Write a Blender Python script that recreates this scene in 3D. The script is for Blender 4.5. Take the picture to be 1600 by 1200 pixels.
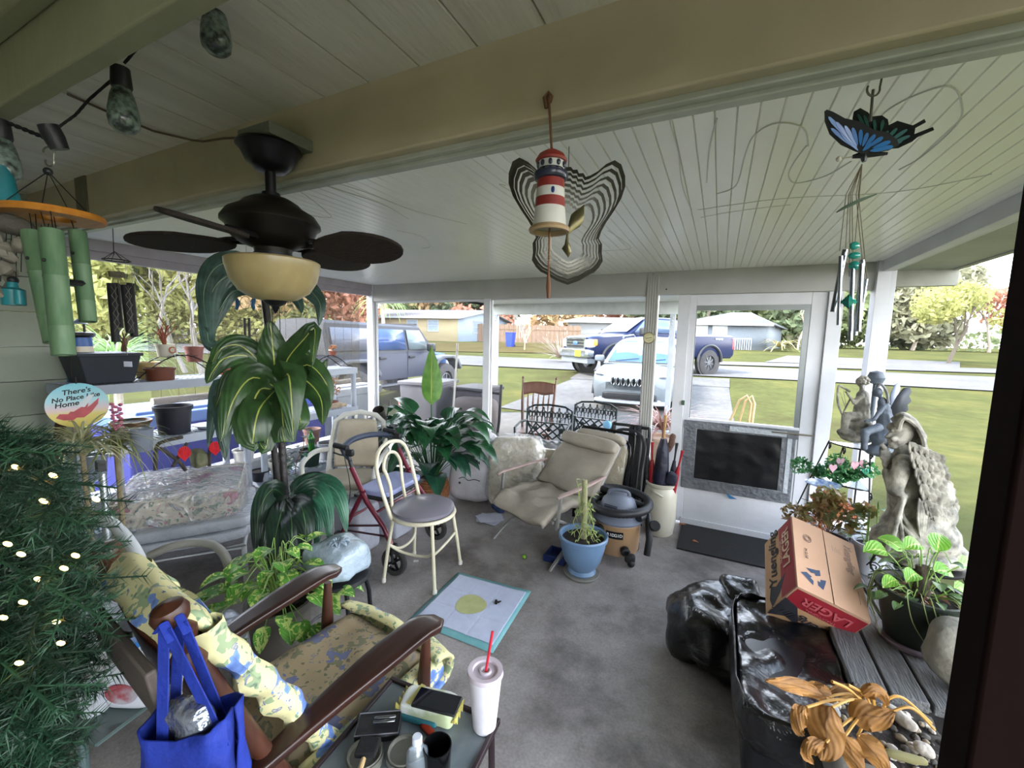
import bpy, math, random
from mathutils import Vector, Matrix, noise
PI=math.pi; R=math.radians; V=Vector
for o in list(bpy.data.objects): bpy.data.objects.remove(o)
scene=bpy.context.scene; COL=scene.collection

# ---------------------------------------------------------------- camera, sky, sun, exposure
YAW,PIT,ROL,FPX,EYE=-0.455233521,-0.109743628,0.0223818832,656.37,1.6
_w=V((math.sin(YAW)*math.cos(PIT),math.cos(YAW)*math.cos(PIT),math.sin(PIT)))
_r0=V((math.cos(YAW),-math.sin(YAW),0)); _u0=_r0.cross(_w)
_r=_r0*math.cos(ROL)+_u0*math.sin(ROL); _u=-_r0*math.sin(ROL)+_u0*math.cos(ROL)
CAM=V((0,0,EYE))
cd=bpy.data.cameras.new('camera'); co=bpy.data.objects.new('camera',cd); COL.objects.link(co)
co.matrix_world=Matrix(((_r.x,_u.x,-_w.x,0),(_r.y,_u.y,-_w.y,0),(_r.z,_u.z,-_w.z,EYE),(0,0,0,1)))
cd.sensor_width=36; cd.lens=36*FPX/1600; cd.clip_start=.02; cd.clip_end=600
scene.camera=co
scene.view_settings.view_transform='Standard'; scene.view_settings.look='None'
scene.view_settings.gamma=1; scene.view_settings.use_curve_mapping=False
scene.view_settings.exposure=3.33
wd=bpy.data.worlds.new('sky'); scene.world=wd; wd.use_nodes=True
nt=wd.node_tree; nt.nodes.clear()
_o=nt.nodes.new('ShaderNodeOutputWorld'); _b=nt.nodes.new('ShaderNodeBackground')
_tc=nt.nodes.new('ShaderNodeTexCoord'); _sx=nt.nodes.new('ShaderNodeSeparateXYZ'); _cr=nt.nodes.new('ShaderNodeValToRGB')
nt.links.new(_tc.outputs['Generated'],_sx.inputs[0]); nt.links.new(_sx.outputs['Z'],_cr.inputs[0])
_e=_cr.color_ramp.elements; _e[0].position=0; _e[0].color=(1,1,1,1); _e[1].position=.75; _e[1].color=(.26,.34,.48,1)
_m=_e.new(.30); _m.color=(.80,.86,.95,1)
nt.links.new(_cr.outputs[0],_b.inputs[0]); _b.inputs[1].default_value=1.5
nt.links.new(_b.outputs[0],_o.inputs[0])
sl=bpy.data.lights.new('sun','SUN'); sl.energy=1.2; sl.angle=R(12); sl.color=(1,.95,.86)
so=bpy.data.objects.new('sun',sl); COL.objects.link(so); so.rotation_euler=(R(38),R(-18),R(-20)); so.location=(0,0,20)

# ---------------------------------------------------------------- pixel -> world points (placement only)
def ray(x,y): return _w+_r*((x-800)/FPX)-_u*((y-600)/FPX)
def pz(x,y,z): d=ray(x,y); return CAM+d*((z-EYE)/d.z)
def pY(x,y,Y): d=ray(x,y); return CAM+d*(Y/d.y)
def pX(x,y,X): d=ray(x,y); return CAM+d*(X/d.x)
def pd(x,y,dep): return CAM+ray(x,y)*dep
HF=V((math.sin(YAW),math.cos(YAW),0))
PROF=[(-30,-.12),(7.5,-.1),(9.3,-.04),(14.5,.34),(18.5,.46),(24,.55),(40,1.1),(100,1.35),(500,1.35)]
def gz(x,y):
    d=x*HF.x+y*HF.y
    for (a,za),(b,zb) in zip(PROF,PROF[1:]):
        if d<=b: return za+(zb-za)*max(0,(d-a))/(b-a)
    return PROF[-1][1]
def gp(x,y):
    d=ray(x,y); t=4.0
    while t<400:
        p=CAM+d*t
        if p.z<=gz(p.x,p.y): return V((p.x,p.y,gz(p.x,p.y)))
        t+=.02 if t<60 else .2
    return CAM+d*300
def gd(x,dep):
    "ground point seen in column x at a horizontal depth"
    s=(x-800)/FPX*dep; p=_r0*s+HF*dep; return V((p.x,p.y,gz(p.x,p.y)))

# ---------------------------------------------------------------- mesh builder
def frame(d,up=V((0,0,1))):
    d=V(d).normalized()
    if abs(d.dot(up))>.98: up=V((1,0,0)) if abs(d.x)<.9 else V((0,1,0))
    a=d.cross(up).normalized(); b=a.cross(d).normalized(); return a,b,d
def rotm(rx=0,ry=0,rz=0): return (Matrix.Rotation(R(rz),4,'Z')@Matrix.Rotation(R(ry),4,'Y')@Matrix.Rotation(R(rx),4,'X'))
class MB:
    def __init__(s): s.v=[]; s.f=[]; s.uv=[]
    def add(s,vs,fs,uv=None,mat=None):
        b=len(s.v)
        s.v+= [ (mat@V(p)) if mat else V(p) for p in vs]
        s.f+=[tuple(i+b for i in f) for f in fs]
        s.uv+= uv if uv else [(.5,.5)]*len(vs)
        return s
    def box(s,c,d,rz=0,rx=0,ry=0):
        x,y,z=d[0]/2,d[1]/2,d[2]/2
        vs=[(i*x,j*y,k*z) for k in(-1,1) for j in(-1,1) for i in(-1,1)]
        fs=[(0,2,3,1),(4,5,7,6),(0,1,5,4),(2,6,7,3),(0,4,6,2),(1,3,7,5)]
        return s.add(vs,fs,None,Matrix.Translation(c)@rotm(rx,ry,rz))
    def bb(s,a,b):
        return s.box([(a[i]+b[i])/2 for i in range(3)],[abs(b[i]-a[i]) for i in range(3)])
    def bar(s,p0,p1,w,h,up=V((0,0,1))):
        p0,p1=V(p0),V(p1); a,b,d=frame(p1-p0,up)
        vs=[p+a*(i*w/2)+b*(j*h/2) for p in(p0,p1) for i,j in((-1,-1),(1,-1),(1,1),(-1,1))]
        return s.add(vs,[(3,2,1,0),(4,5,6,7),(0,1,5,4),(1,2,6,5),(2,3,7,6),(3,0,4,7)])
    def tube(s,pts,r,n=8,closed=False,cap=True,flat=1):
        pts=[V(p) for p in pts]; N=len(pts)
        rs=r if isinstance(r,(list,tuple)) else [r]*N
        vs=[];fs=[]; t0=None;a=None
        for i,p in enumerate(pts):
            if closed: t=(pts[(i+1)%N]-pts[i-1])
            else: t=pts[min(i+1,N-1)]-pts[max(i-1,0)]
            if t.length<1e-9: t=V((0,0,1))
            t.normalize()
            if a is None: a,b,_=frame(t)
            else:
                a=a-t*a.dot(t)
                if a.length<1e-6: a,_,_=frame(t)
                a.normalize(); b=t.cross(a)*-1
            b=a.cross(t).normalized()*-1
            for k in range(n):
                an=2*PI*k/n; vs.append(p+a*(math.cos(an)*rs[i])+b*(math.sin(an)*rs[i]*flat))
        M_=N if closed else N-1
        for i in range(M_):
            j=(i+1)%N
            for k in range(n):
                l=(k+1)%n; fs.append((i*n+k,i*n+l,j*n+l,j*n+k))
        if cap and not closed: fs.append(tuple(range(n-1,-1,-1))); fs.append(tuple((N-1)*n+k for k in range(n)))
        uv=[((i%n)/n,(i//n)/max(1,N-1)) for i in range(N*n)]
        return s.add(vs,fs,uv)
    def lathe(s,prof,c=(0,0,0),n=24,mat=None,fn=None):
        vs=[];fs=[];N=len(prof)
        for i,(r,z) in enumerate(prof):
            for k in range(n):
                an=2*PI*k/n; rr=max(r,1e-5)*(fn(an,z) if fn else 1); vs.append((rr*math.cos(an),rr*math.sin(an),z))
        for i in range(N-1):
            for k in range(n):
                l=(k+1)%n; fs.append((i*n+k,i*n+l,(i+1)*n+l,(i+1)*n+k))
        if prof[0]!=prof[-1]:
            if prof[0][0]>1e-4: fs.append(tuple(range(n-1,-1,-1)))
            if prof[-1][0]>1e-4 and len(prof)>2: fs.append(tuple((N-1)*n+k for k in range(n)))
        m=Matrix.Translation(c)
        if mat: m=m@mat
        return s.add(vs,fs,None,m)
    def cyl(s,p0,p1,r0,r1=None,n=16): return s.tube([p0,p1],[r0,r1 if r1 is not None else r0],n)
    def ball(s,c,r,n=12,rot=None):
        if not isinstance(r,(tuple,list)): r=(r,r,r)
        vs=[];fs=[];m=max(5,n*2//3)
        for i in range(m+1):
            ph=PI*i/m-PI/2
            for k in range(n):
                th=2*PI*k/n; vs.append((r[0]*math.cos(ph)*math.cos(th),r[1]*math.cos(ph)*math.sin(th),r[2]*math.sin(ph)))
        for i in range(m):
            for k in range(n):
                l=(k+1)%n; fs.append((i*n+k,i*n+l,(i+1)*n+l,(i+1)*n+k))
        M_=Matrix.Translation(c)
        if rot: M_=M_@rotm(*rot)
        return s.add(vs,fs,None,M_)
    def sbox(s,c,d,e=.35,n=20,rz=0,rx=0,ry=0,amp=0,fr=6,seed=0):
        "soft super-ellipsoid box: cushions, bags"
        vs=[];fs=[];m=n*2//3
        sg=lambda a,p: math.copysign(abs(a)**p,a)
        for i in range(m+1):
            ph=PI*i/m-PI/2
            for k in range(n):
                th=2*PI*k/n
                p=V((sg(math.cos(ph),e)*sg(math.cos(th),e)*d[0]/2,sg(math.cos(ph),e)*sg(math.sin(th),e)*d[1]/2,sg(math.sin(ph),e)*d[2]/2))
                if amp: p+=p.normalized()*(noise.noise(p*fr+V((seed,seed*2,0)))*amp)
                vs.append(p)
        for i in range(m):
            for k in range(n):
                l=(k+1)%n; fs.append((i*n+k,i*n+l,(i+1)*n+l,(i+1)*n+k))
        return s.add(vs,fs,None,Matrix.Translation(c)@rotm(rx,ry,rz))
    def prism(s,poly,t,mat=None,z0=None):
        n=len(poly); z0=-t/2 if z0 is None else z0
        vs=[(x,y,z0) for x,y in poly]+[(x,y,z0+t) for x,y in poly]
        fs=[tuple(range(n-1,-1,-1)),tuple(range(n,2*n))]+[(i,(i+1)%n,(i+1)%n+n,i+n) for i in range(n)]
        return s.add(vs,fs,None,mat)
    def grid(s,fn,nu,nv):
        vs=[fn(i/nu,j/nv) for j in range(nv+1) for i in range(nu+1)]
        uv=[(i/nu,j/nv) for j in range(nv+1) for i in range(nu+1)]
        return s.add(vs,[(j*(nu+1)+i,j*(nu+1)+i+1,(j+1)*(nu+1)+i+1,(j+1)*(nu+1)+i) for j in range(nv) for i in range(nu)],uv)
    def leaf(s,base,dr,L,W,droop=.5,fold=.25,n=7,wave=0,shape=.5,roll=0,up=V((0,0,1)),nw=2):
        "curved blade; droop bends it down along its length"
        p=V(base); d=V(dr).normalized(); vs=[];uv=[]; st=L/n
        for i in range(n+1):
            t=i/n
            w=W/2*(math.sin(PI*min(1,t**(shape)*.985+.015)))**.85 if shape!=0 else W/2*(1-t*.85)
            a,b,_=frame(d,up)
            if roll: q=Matrix.Rotation(roll,3,d); a=q@a; b=q@b
            for k in range(-nw,nw+1):
                u=k/nw; ww=math.sin(t*9+k)*wave*W
                vs.append(p+a*(u*w)+b*(abs(u)*fold*w+ww*abs(u))); uv.append((.5+u/2,t))
            p=p+d*st
            d=(d+V((0,0,-1))*(droop/n*(1.2))).normalized()
        m=2*nw+1
        s.add(vs,[(i*m+k,i*m+k+1,(i+1)*m+k+1,(i+1)*m+k) for i in range(n) for k in range(m-1)],uv)
        return p
def spl(pts,k=5):
    P=[V(p) for p in pts]; out=[]
    for i in range(len(P)-1):
        a=P[max(0,i-1)];b=P[i];c=P[i+1];d=P[min(len(P)-1,i+2)]
        for j in range(k):
            t=j/k; out.append(.5*((2*b)+(c-a)*t+(2*a-5*b+4*c-d)*t*t+(3*b-a-3*c+d)*t**3))
    return out+[P[-1]]
def wm(o):
    m=Matrix.Translation(o.location)@o.rotation_euler.to_matrix().to_4x4()
    return (wm(o.parent)@m) if o.parent else m
def mk(name,mb,mat,parent=None,world=False,smooth=True,ang=38,bevel=0,sub=0,solid=0,loc=None,remesh=0,disp=None,seg=2):
    me=bpy.data.meshes.new(name)
    vs=mb.v
    if parent is not None and world:
        inv=wm(parent).inverted(); vs=[inv@p for p in vs]
    elif parent is None and loc is None:
        mn=[min(p[i] for p in vs) for i in range(3)]; mx=[max(p[i] for p in vs) for i in range(3)]
        loc=V(((mn[0]+mx[0])/2,(mn[1]+mx[1])/2,mn[2])); vs=[p-loc for p in vs]
    me.from_pydata([tuple(p) for p in vs],[],mb.f)
    ul=me.uv_layers.new(name='UVMap'); uvs=mb.uv
    flat=[0.0]*(2*len(me.loops)); li=[0]*len(me.loops); me.loops.foreach_get('vertex_index',li)
    for i,k in enumerate(li): flat[2*i],flat[2*i+1]=uvs[k]
    ul.data.foreach_set('uv',flat)
    me.materials.append(mat); me.validate()
    if smooth:
        me.shade_smooth(); me.set_sharp_from_angle(angle=R(ang))
    o=bpy.data.objects.new(name,me); COL.objects.link(o)
    if parent is not None: o.parent=parent
    if loc is not None: o.location=loc
    if solid: m=o.modifiers.new('thick','SOLIDIFY'); m.thickness=solid; m.offset=0
    if remesh: m=o.modifiers.new('fuse','REMESH'); m.mode='VOXEL'; m.voxel_size=remesh; m.use_smooth_shade=True
    if remesh: m=o.modifiers.new('soft','SMOOTH'); m.iterations=3; m.factor=.5
    if disp:
        tx=bpy.data.textures.get('cl%g'%disp[0]) or bpy.data.textures.new('cl%g'%disp[0],'CLOUDS'); tx.noise_scale=disp[0]; tx.noise_depth=2
        m=o.modifiers.new('bumps','DISPLACE'); m.texture=tx; m.strength=disp[1]; m.texture_coords='LOCAL'
    if bevel: m=o.modifiers.new('bevel','BEVEL'); m.width=bevel; m.segments=seg; m.limit_method='ANGLE'; m.angle_limit=R(35)
    if sub: m=o.modifiers.new('sub','SUBSURF'); m.levels=sub; m.render_levels=sub
    return o
def tag(o,label,cat,group=None):
    o['label']=label; o['category']=cat
    if group: o['group']=group
    return o
def thing(name,label,cat,loc=(0,0,0),rz=0,group=None):
    o=bpy.data.objects.new(name,None); COL.objects.link(o); o.location=loc; o.rotation_euler=(0,0,R(rz)); o.empty_display_size=.05
    return tag(o,label,cat,group)
def part(name,mb,mat,parent,**k): return mk(name,mb,mat,parent,**k)
def solo(name,mb,mat,label,cat,group=None,**k): return tag(mk(name,mb,mat,**k),label,cat,group)
def struct(name,mb,mat,parent=None,**k):
    o=mk(name,mb,mat,parent,**k)
    if parent is None: o['kind']='structure'
    return o
def dup(root,loc,rz=None,label=None,group=None):
    def cp(o,par):
        c=o.copy(); COL.objects.link(c); c.parent=par
        for ch in [q for q in bpy.data.objects if q.parent==o]: cp(ch,c)
        return c
    r=cp(root,None); r.location=loc
    if rz is not None: r.rotation_euler=(0,0,R(rz))
    if label: r['label']=label
    if group: r['group']=group
    return r

# ---------------------------------------------------------------- materials
def hx(h): 
    c=[int(h[i:i+2],16)/255 for i in (0,2,4)]
    return tuple(((x/12.92) if x<=.04045 else ((x+.055)/1.055)**2.4) for x in c)+(1,)
_mc={}
def M(name,col,rough=.6,metal=0,col2=None,vs=8,bump=0,bs=30,coat=0,coatbump=0,cbs=14,trans=0,emit=None,es=0,contrast=.25,alpha=1,stretch=None,sheen=0,spec=.5,sub=0,dist=0,coord='Object',ior=1.45):
    if name in _mc: return _mc[name]
    m=bpy.data.materials.new(name); m.use_nodes=True; t=m.node_tree; b=t.nodes['Principled BSDF']; L=t.links; N=t.nodes.new
    c=hx(col) if isinstance(col,str) else tuple(col)+(1,)
    b.inputs['Roughness'].default_value=rough; b.inputs['Metallic'].default_value=metal
    b.inputs['Specular IOR Level'].default_value=spec; b.inputs['IOR'].default_value=ior
    tc=N('ShaderNodeTexCoord'); src=tc.outputs[coord]
    if stretch:
        mp=N('ShaderNodeMapping'); mp.inputs['Scale'].default_value=stretch; L.new(src,mp.inputs[0]); src=mp.outputs[0]
    c2=(hx(col2) if isinstance(col2,str) else tuple(col2)+(1,)) if col2 is not None else tuple(x*.8 for x in c[:3])+(1,)
    nz=N('ShaderNodeTexNoise'); nz.inputs['Scale'].default_value=vs; nz.inputs['Detail'].default_value=5; nz.inputs['Distortion'].default_value=dist
    L.new(src,nz.inputs['Vector'])
    cr=N('ShaderNodeValToRGB'); cr.color_ramp.elements[0].position=.5-contrast; cr.color_ramp.elements[1].position=.5+contrast
    cr.color_ramp.elements[0].color=c2; cr.color_ramp.elements[1].color=c
    L.new(nz.outputs['Fac'],cr.inputs[0]); L.new(cr.outputs[0],b.inputs['Base Color'])
    if bump:
        n2=N('ShaderNodeTexNoise'); n2.inputs['Scale'].default_value=bs; n2.inputs['Detail'].default_value=4; L.new(src,n2.inputs['Vector'])
        bp=N('ShaderNodeBump'); bp.inputs['Strength'].default_value=min(1,bump); bp.inputs['Distance'].default_value=.02 if bs<60 else .004
        L.new(n2.outputs['Fac'],bp.inputs['Height']); L.new(bp.outputs[0],b.inputs['Normal'])
    if coat:
        b.inputs['Coat Weight'].default_value=coat; b.inputs['Coat Roughness'].default_value=.12
        if coatbump:
            n3=N('ShaderNodeTexNoise'); n3.inputs['Scale'].default_value=cbs; n3.inputs['Detail'].default_value=3; n3.inputs['Distortion'].default_value=1.5; L.new(src,n3.inputs['Vector'])
            bp=N('ShaderNodeBump'); bp.inputs['Strength'].default_value=1; bp.inputs['Distance'].default_value=coatbump
            L.new(n3.outputs['Fac'],bp.inputs['Height']); L.new(bp.outputs[0],b.inputs['Coat Normal'])
    if trans: b.inputs['Transmission Weight'].default_value=trans
    if alpha<1: b.inputs['Alpha'].default_value=alpha
    if sub: b.inputs['Subsurface Weight'].default_value=sub; b.inputs['Subsurface Radius'].default_value=(.05,.03,.01)
    if sheen: b.inputs['Sheen Weight'].default_value=sheen
    if emit: b.inputs['Emission Color'].default_value=hx(emit); b.inputs['Emission Strength'].default_value=es
    _mc[name]=m; return m
def leafmat(name,c1,c2,rib,ribw=.05,vari=0,varic='c8d878',rough=.4,vs=12,trl=.25):
    if name in _mc: return _mc[name]
    m=bpy.data.materials.new(name); m.use_nodes=True; t=m.node_tree; b=t.nodes['Principled BSDF']; L=t.links; N=t.nodes.new
    b.inputs['Roughness'].default_value=rough
    if name.startswith('foliage'): b.inputs['Specular IOR Level'].default_value=.15; b.inputs['Roughness'].default_value=.8
    tc=N('ShaderNodeTexCoord'); nz=N('ShaderNodeTexNoise'); nz.inputs['Scale'].default_value=vs; L.new(tc.outputs['Object'],nz.inputs['Vector'])
    cr=N('ShaderNodeValToRGB'); cr.color_ramp.elements[0].position=.35; cr.color_ramp.elements[1].position=.65
    cr.color_ramp.elements[0].color=hx(c1); cr.color_ramp.elements[1].color=hx(c2); L.new(nz.outputs['Fac'],cr.inputs[0])
    sp=N('ShaderNodeSeparateXYZ'); L.new(tc.outputs['UV'],sp.inputs[0])
    def math_(op,a,bv,cl=False):
        q=N('ShaderNodeMath'); q.operation=op; q.use_clamp=cl
        for i,x in enumerate((a,bv)):
            if x is None: continue
            if isinstance(x,(int,float)): q.inputs[i].default_value=x
            else: L.new(x,q.inputs[i])
        return q.outputs[0]
    au=math_('ABSOLUTE',math_('SUBTRACT',sp.outputs[0],.5),None)
    rb=math_('LESS_THAN',au,ribw)
    mx=N('ShaderNodeMix'); mx.data_type='RGBA'; L.new(rb,mx.inputs[0]); L.new(cr.outputs[0],mx.inputs[6]); mx.inputs[7].default_value=hx(rib)
    out=mx.outputs[2]
    if vari:
        n2=N('ShaderNodeTexNoise'); n2.inputs['Scale'].default_value=22; n2.inputs['Distortion'].default_value=2; L.new(tc.outputs['Object'],n2.inputs['Vector'])
        g=math_('GREATER_THAN',n2.outputs['Fac'],1-vari)
        m2=N('ShaderNodeMix'); m2.data_type='RGBA'; L.new(g,m2.inputs[0]); L.new(out,m2.inputs[6]); m2.inputs[7].default_value=hx(varic); out=m2.outputs[2]
    # side veins as gentle bump
    wv=N('ShaderNodeTexWave'); wv.inputs['Scale'].default_value=3.2; wv.bands_direction='DIAGONAL'; L.new(tc.outputs['UV'],wv.inputs['Vector'])
    bp=N('ShaderNodeBump'); bp.inputs['Strength'].default_value=.3; bp.inputs['Distance'].default_value=.004; L.new(wv.outputs['Fac'],bp.inputs['Height']); L.new(bp.outputs[0],b.inputs['Normal'])
    L.new(out,b.inputs['Base Color'])
    tr=N('ShaderNodeBsdfTranslucent'); L.new(out,tr.inputs[0]); ms=N('ShaderNodeMixShader'); ms.inputs[0].default_value=trl
    L.new(b.outputs[0],ms.inputs[1]); L.new(tr.outputs[0],ms.inputs[2]); L.new(ms.outputs[0],t.nodes['Material Output'].inputs[0])
    _mc[name]=m; return m
def screenmat(name,col,fac,lines=0,hole=0):
    m=bpy.data.materials.new(name); m.use_nodes=True; t=m.node_tree; t.nodes.clear(); N=t.nodes.new; L=t.links
    o=N('ShaderNodeOutputMaterial'); tr=N('ShaderNodeBsdfTransparent'); df=N('ShaderNodeBsdfDiffuse'); df.inputs[0].default_value=hx(col)
    ms=N('ShaderNodeMixShader'); nz=N('ShaderNodeTexNoise'); nz.inputs['Scale'].default_value=3; tc=N('ShaderNodeTexCoord'); L.new(tc.outputs['Object'],nz.inputs[0])
    mr=N('ShaderNodeMapRange'); mr.inputs[1].default_value=.3; mr.inputs[2].default_value=.7; mr.inputs[3].default_value=fac*.85; mr.inputs[4].default_value=fac*1.15
    L.new(nz.outputs[0],mr.inputs[0]); out=mr.outputs[0]
    if lines:
        w=N('ShaderNodeTexWave'); w.inputs['Scale'].default_value=lines; w.bands_direction='Z'; w.inputs['Distortion'].default_value=1; L.new(tc.outputs['Object'],w.inputs[0])
        a=N('ShaderNodeMath'); a.operation='MULTIPLY_ADD'; L.new(w.outputs['Fac'],a.inputs[0]); a.inputs[1].default_value=hole; L.new(out,a.inputs[2]); out=a.outputs[0]
    L.new(out,ms.inputs[0]); L.new(tr.outputs[0],ms.inputs[1]); L.new(df.outputs[0],ms.inputs[2]); L.new(ms.outputs[0],o.inputs[0])
    _mc[name]=m; return m
def wrapmat(name='crinkled_clear_plastic',lo=.05,hi=.7,sc=9):
    if name in _mc: return _mc[name]
    m=bpy.data.materials.new(name); m.use_nodes=True; t=m.node_tree; t.nodes.clear(); N=t.nodes.new; L=t.links
    o=N('ShaderNodeOutputMaterial'); tr=N('ShaderNodeBsdfTransparent'); p=N('ShaderNodeBsdfPrincipled'); p.inputs['Base Color'].default_value=hx('aab2be'); p.inputs['Roughness'].default_value=.12; p.inputs['Specular IOR Level'].default_value=1
    tc=N('ShaderNodeTexCoord'); nz=N('ShaderNodeTexNoise'); nz.inputs['Scale'].default_value=sc; nz.inputs['Detail'].default_value=6; nz.inputs['Distortion'].default_value=2.5; L.new(tc.outputs['Object'],nz.inputs[0])
    mr=N('ShaderNodeMapRange'); mr.inputs[1].default_value=.5; mr.inputs[2].default_value=.68; mr.inputs[3].default_value=lo; mr.inputs[4].default_value=hi; L.new(nz.outputs[0],mr.inputs[0])
    bp=N('ShaderNodeBump'); bp.inputs['Strength'].default_value=1; bp.inputs['Distance'].default_value=.07; L.new(nz.outputs[0],bp.inputs['Height']); L.new(bp.outputs[0],p.inputs['Normal'])
    gl=N('ShaderNodeBsdfGlossy'); gl.inputs['Roughness'].default_value=.1; L.new(bp.outputs[0],gl.inputs['Normal'])
    ms=N('ShaderNodeMixShader'); L.new(mr.outputs[0],ms.inputs[0]); L.new(tr.outputs[0],ms.inputs[1]); L.new(p.outputs[0],ms.inputs[2])
    m2=N('ShaderNodeMixShader'); m2.inputs[0].default_value=.2; L.new(ms.outputs[0],m2.inputs[1]); L.new(gl.outputs[0],m2.inputs[2]); L.new(m2.outputs[0],o.inputs[0]); _mc[name]=m; return m
def floral(name,base,f1,f2,lf,scale=7,rough=.8,coat=0,dark=None):
    if name in _mc: return _mc[name]
    m=bpy.data.materials.new(name); m.use_nodes=True; t=m.node_tree; b=t.nodes['Principled BSDF']; L=t.links; N=t.nodes.new
    b.inputs['Roughness'].default_value=rough
    tc=N('ShaderNodeTexCoord'); nz=N('ShaderNodeTexNoise'); nz.inputs['Scale'].default_value=scale*3.5; L.new(tc.outputs['Object'],nz.inputs[0])
    mix=N('ShaderNodeMix'); mix.data_type='RGBA'; mix.blend_type='LINEAR_LIGHT'; mix.inputs[0].default_value=.09; L.new(tc.outputs['Object'],mix.inputs[6]); L.new(nz.outputs['Color'],mix.inputs[7])
    out=None; cur=None
    def layer(prev,col,col2,sc,th,off,rnd=.5):
        mp=N('ShaderNodeMapping'); mp.inputs['Location'].default_value=(off,off*1.7,off*.6); L.new(mix.outputs[2],mp.inputs[0])
        vo=N('ShaderNodeTexVoronoi'); vo.inputs['Scale'].default_value=sc; vo.inputs['Randomness'].default_value=.9; L.new(mp.outputs[0],vo.inputs['Vector'])
        lt=N('ShaderNodeMath'); lt.operation='LESS_THAN'; L.new(vo.outputs['Distance'],lt.inputs[0]); lt.inputs[1].default_value=th
        rp=N('ShaderNodeValToRGB'); rp.color_ramp.elements[0].position=0; rp.color_ramp.elements[1].position=th; rp.color_ramp.elements[0].color=hx(col2); rp.color_ramp.elements[1].color=hx(col); L.new(vo.outputs['Distance'],rp.inputs[0])
        mx=N('ShaderNodeMix'); mx.data_type='RGBA'; L.new(lt.outputs[0],mx.inputs[0])
        if isinstance(prev,str): mx.inputs[6].default_value=hx(prev)
        else: L.new(prev,mx.inputs[6])
        L.new(rp.outputs[0],mx.inputs[7]); return mx.outputs[2]
    o=layer(base,lf,lf,scale*2.1,.33,3.1); o=layer(o,lf,dark or '3f5a48',scale*3.1,.24,7.7); o=layer(o,f1,f2,scale*.95,.30,0); o=layer(o,f2,base,scale*2.6,.2,5.5)
    L.new(o,b.inputs['Base Color'])
    if coat:
        b.inputs['Coat Weight'].default_value=coat; b.inputs['Coat Roughness'].default_value=.1
        n3=N('ShaderNodeTexNoise'); n3.inputs['Scale'].default_value=12; n3.inputs['Distortion'].default_value=2; L.new(tc.outputs['Object'],n3.inputs[0])
        bp=N('ShaderNodeBump'); bp.inputs['Strength'].default_value=1; bp.inputs['Distance'].default_value=.05; L.new(n3.outputs['Fac'],bp.inputs['Height']); L.new(bp.outputs[0],b.inputs['Coat Normal'])
    _mc[name]=m; return m
# ================================================================ SETTING
XL,XR,YF,ZC,ZP=-3.81,1.0,3.88,2.19,2.39
PAINT=M('aged_paint','9a9c8e',.55,col2='84877a',vs=3,bump=.25,bs=14,contrast=.3)
BEAM=M('beam_paint','b9ae90',.6,col2='a0957a',vs=2.2,bump=.35,bs=9,contrast=.3)
CEILM=M('ceiling_gloss_paint','f3f2e8',.30,col2='e6e5da',vs=1.5,bump=.1,bs=5,contrast=.35,spec=.9)
PLANK=M('plank_paint','d6d2c4',.55,col2='c2bdae',vs=2.5,bump=.25,bs=12,stretch=(6,.6,1))
WHITE=M('white_trim','cfd0d4',.45,col2='bebfc3',vs=4,bump=.1,bs=18)
GREYW=M('grey_white_trim','aaa9a4',.45,col2='9c9b96',vs=4,bump=.1,bs=18)
ALU=M('grey_aluminium','8f9392',.35,metal=.3,col2='7c8080',vs=5)
BLACKG=M('dark_gap','1a1a18',.9)
CONC=bpy.data.materials.new('porch_concrete'); CONC.use_nodes=True
def _conc():
    t=CONC.node_tree; b=t.nodes['Principled BSDF']; N=t.nodes.new; L=t.links; tc=N('ShaderNodeTexCoord')
    n1=N('ShaderNodeTexNoise'); n1.inputs['Scale'].default_value=1.7; n1.inputs['Detail'].default_value=6; n1.inputs['Roughness'].default_value=.65; L.new(tc.outputs['Object'],n1.inputs[0])
    n2=N('ShaderNodeTexNoise'); n2.inputs['Scale'].default_value=90; n2.inputs['Detail'].default_value=3; L.new(tc.outputs['Object'],n2.inputs[0])
    c=N('ShaderNodeValToRGB'); e=c.color_ramp.elements; e[0].position=.36; e[0].color=hx('5f5955'); e[1].position=.66; e[1].color=hx('a39c99'); L.new(n1.outputs[0],c.inputs[0])
    k=e.new(.5); k.color=hx('8b8481')
    mx=N('ShaderNodeMix'); mx.data_type='RGBA'; mx.blend_type='OVERLAY'; mx.inputs[0].default_value=.35; L.new(c.outputs[0],mx.inputs[6]); L.new(n2.outputs['Fac'],mx.inputs[7])
    # broad worn pale patch and rust stain
    L.new(mx.outputs[2],b.inputs['Base Color']); b.inputs['Roughness'].default_value=.55
    r=N('ShaderNodeMapRange'); r.inputs[3].default_value=.38; r.inputs[4].default_value=.75; L.new(n1.outputs[0],r.inputs[0]); L.new(r.outputs[0],b.inputs['Roughness'])
    bp=N('ShaderNodeBump'); bp.inputs['Strength'].default_value=.35; bp.inputs['Distance'].default_value=.004; L.new(n2.outputs[0],bp.inputs['Height']); L.new(bp.outputs[0],b.inputs['Normal'])
_conc()
struct('floor',MB().bb((XL-.1,-1.7,-.12),(XR+.1,YF+.08,0)),CONC)
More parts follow.
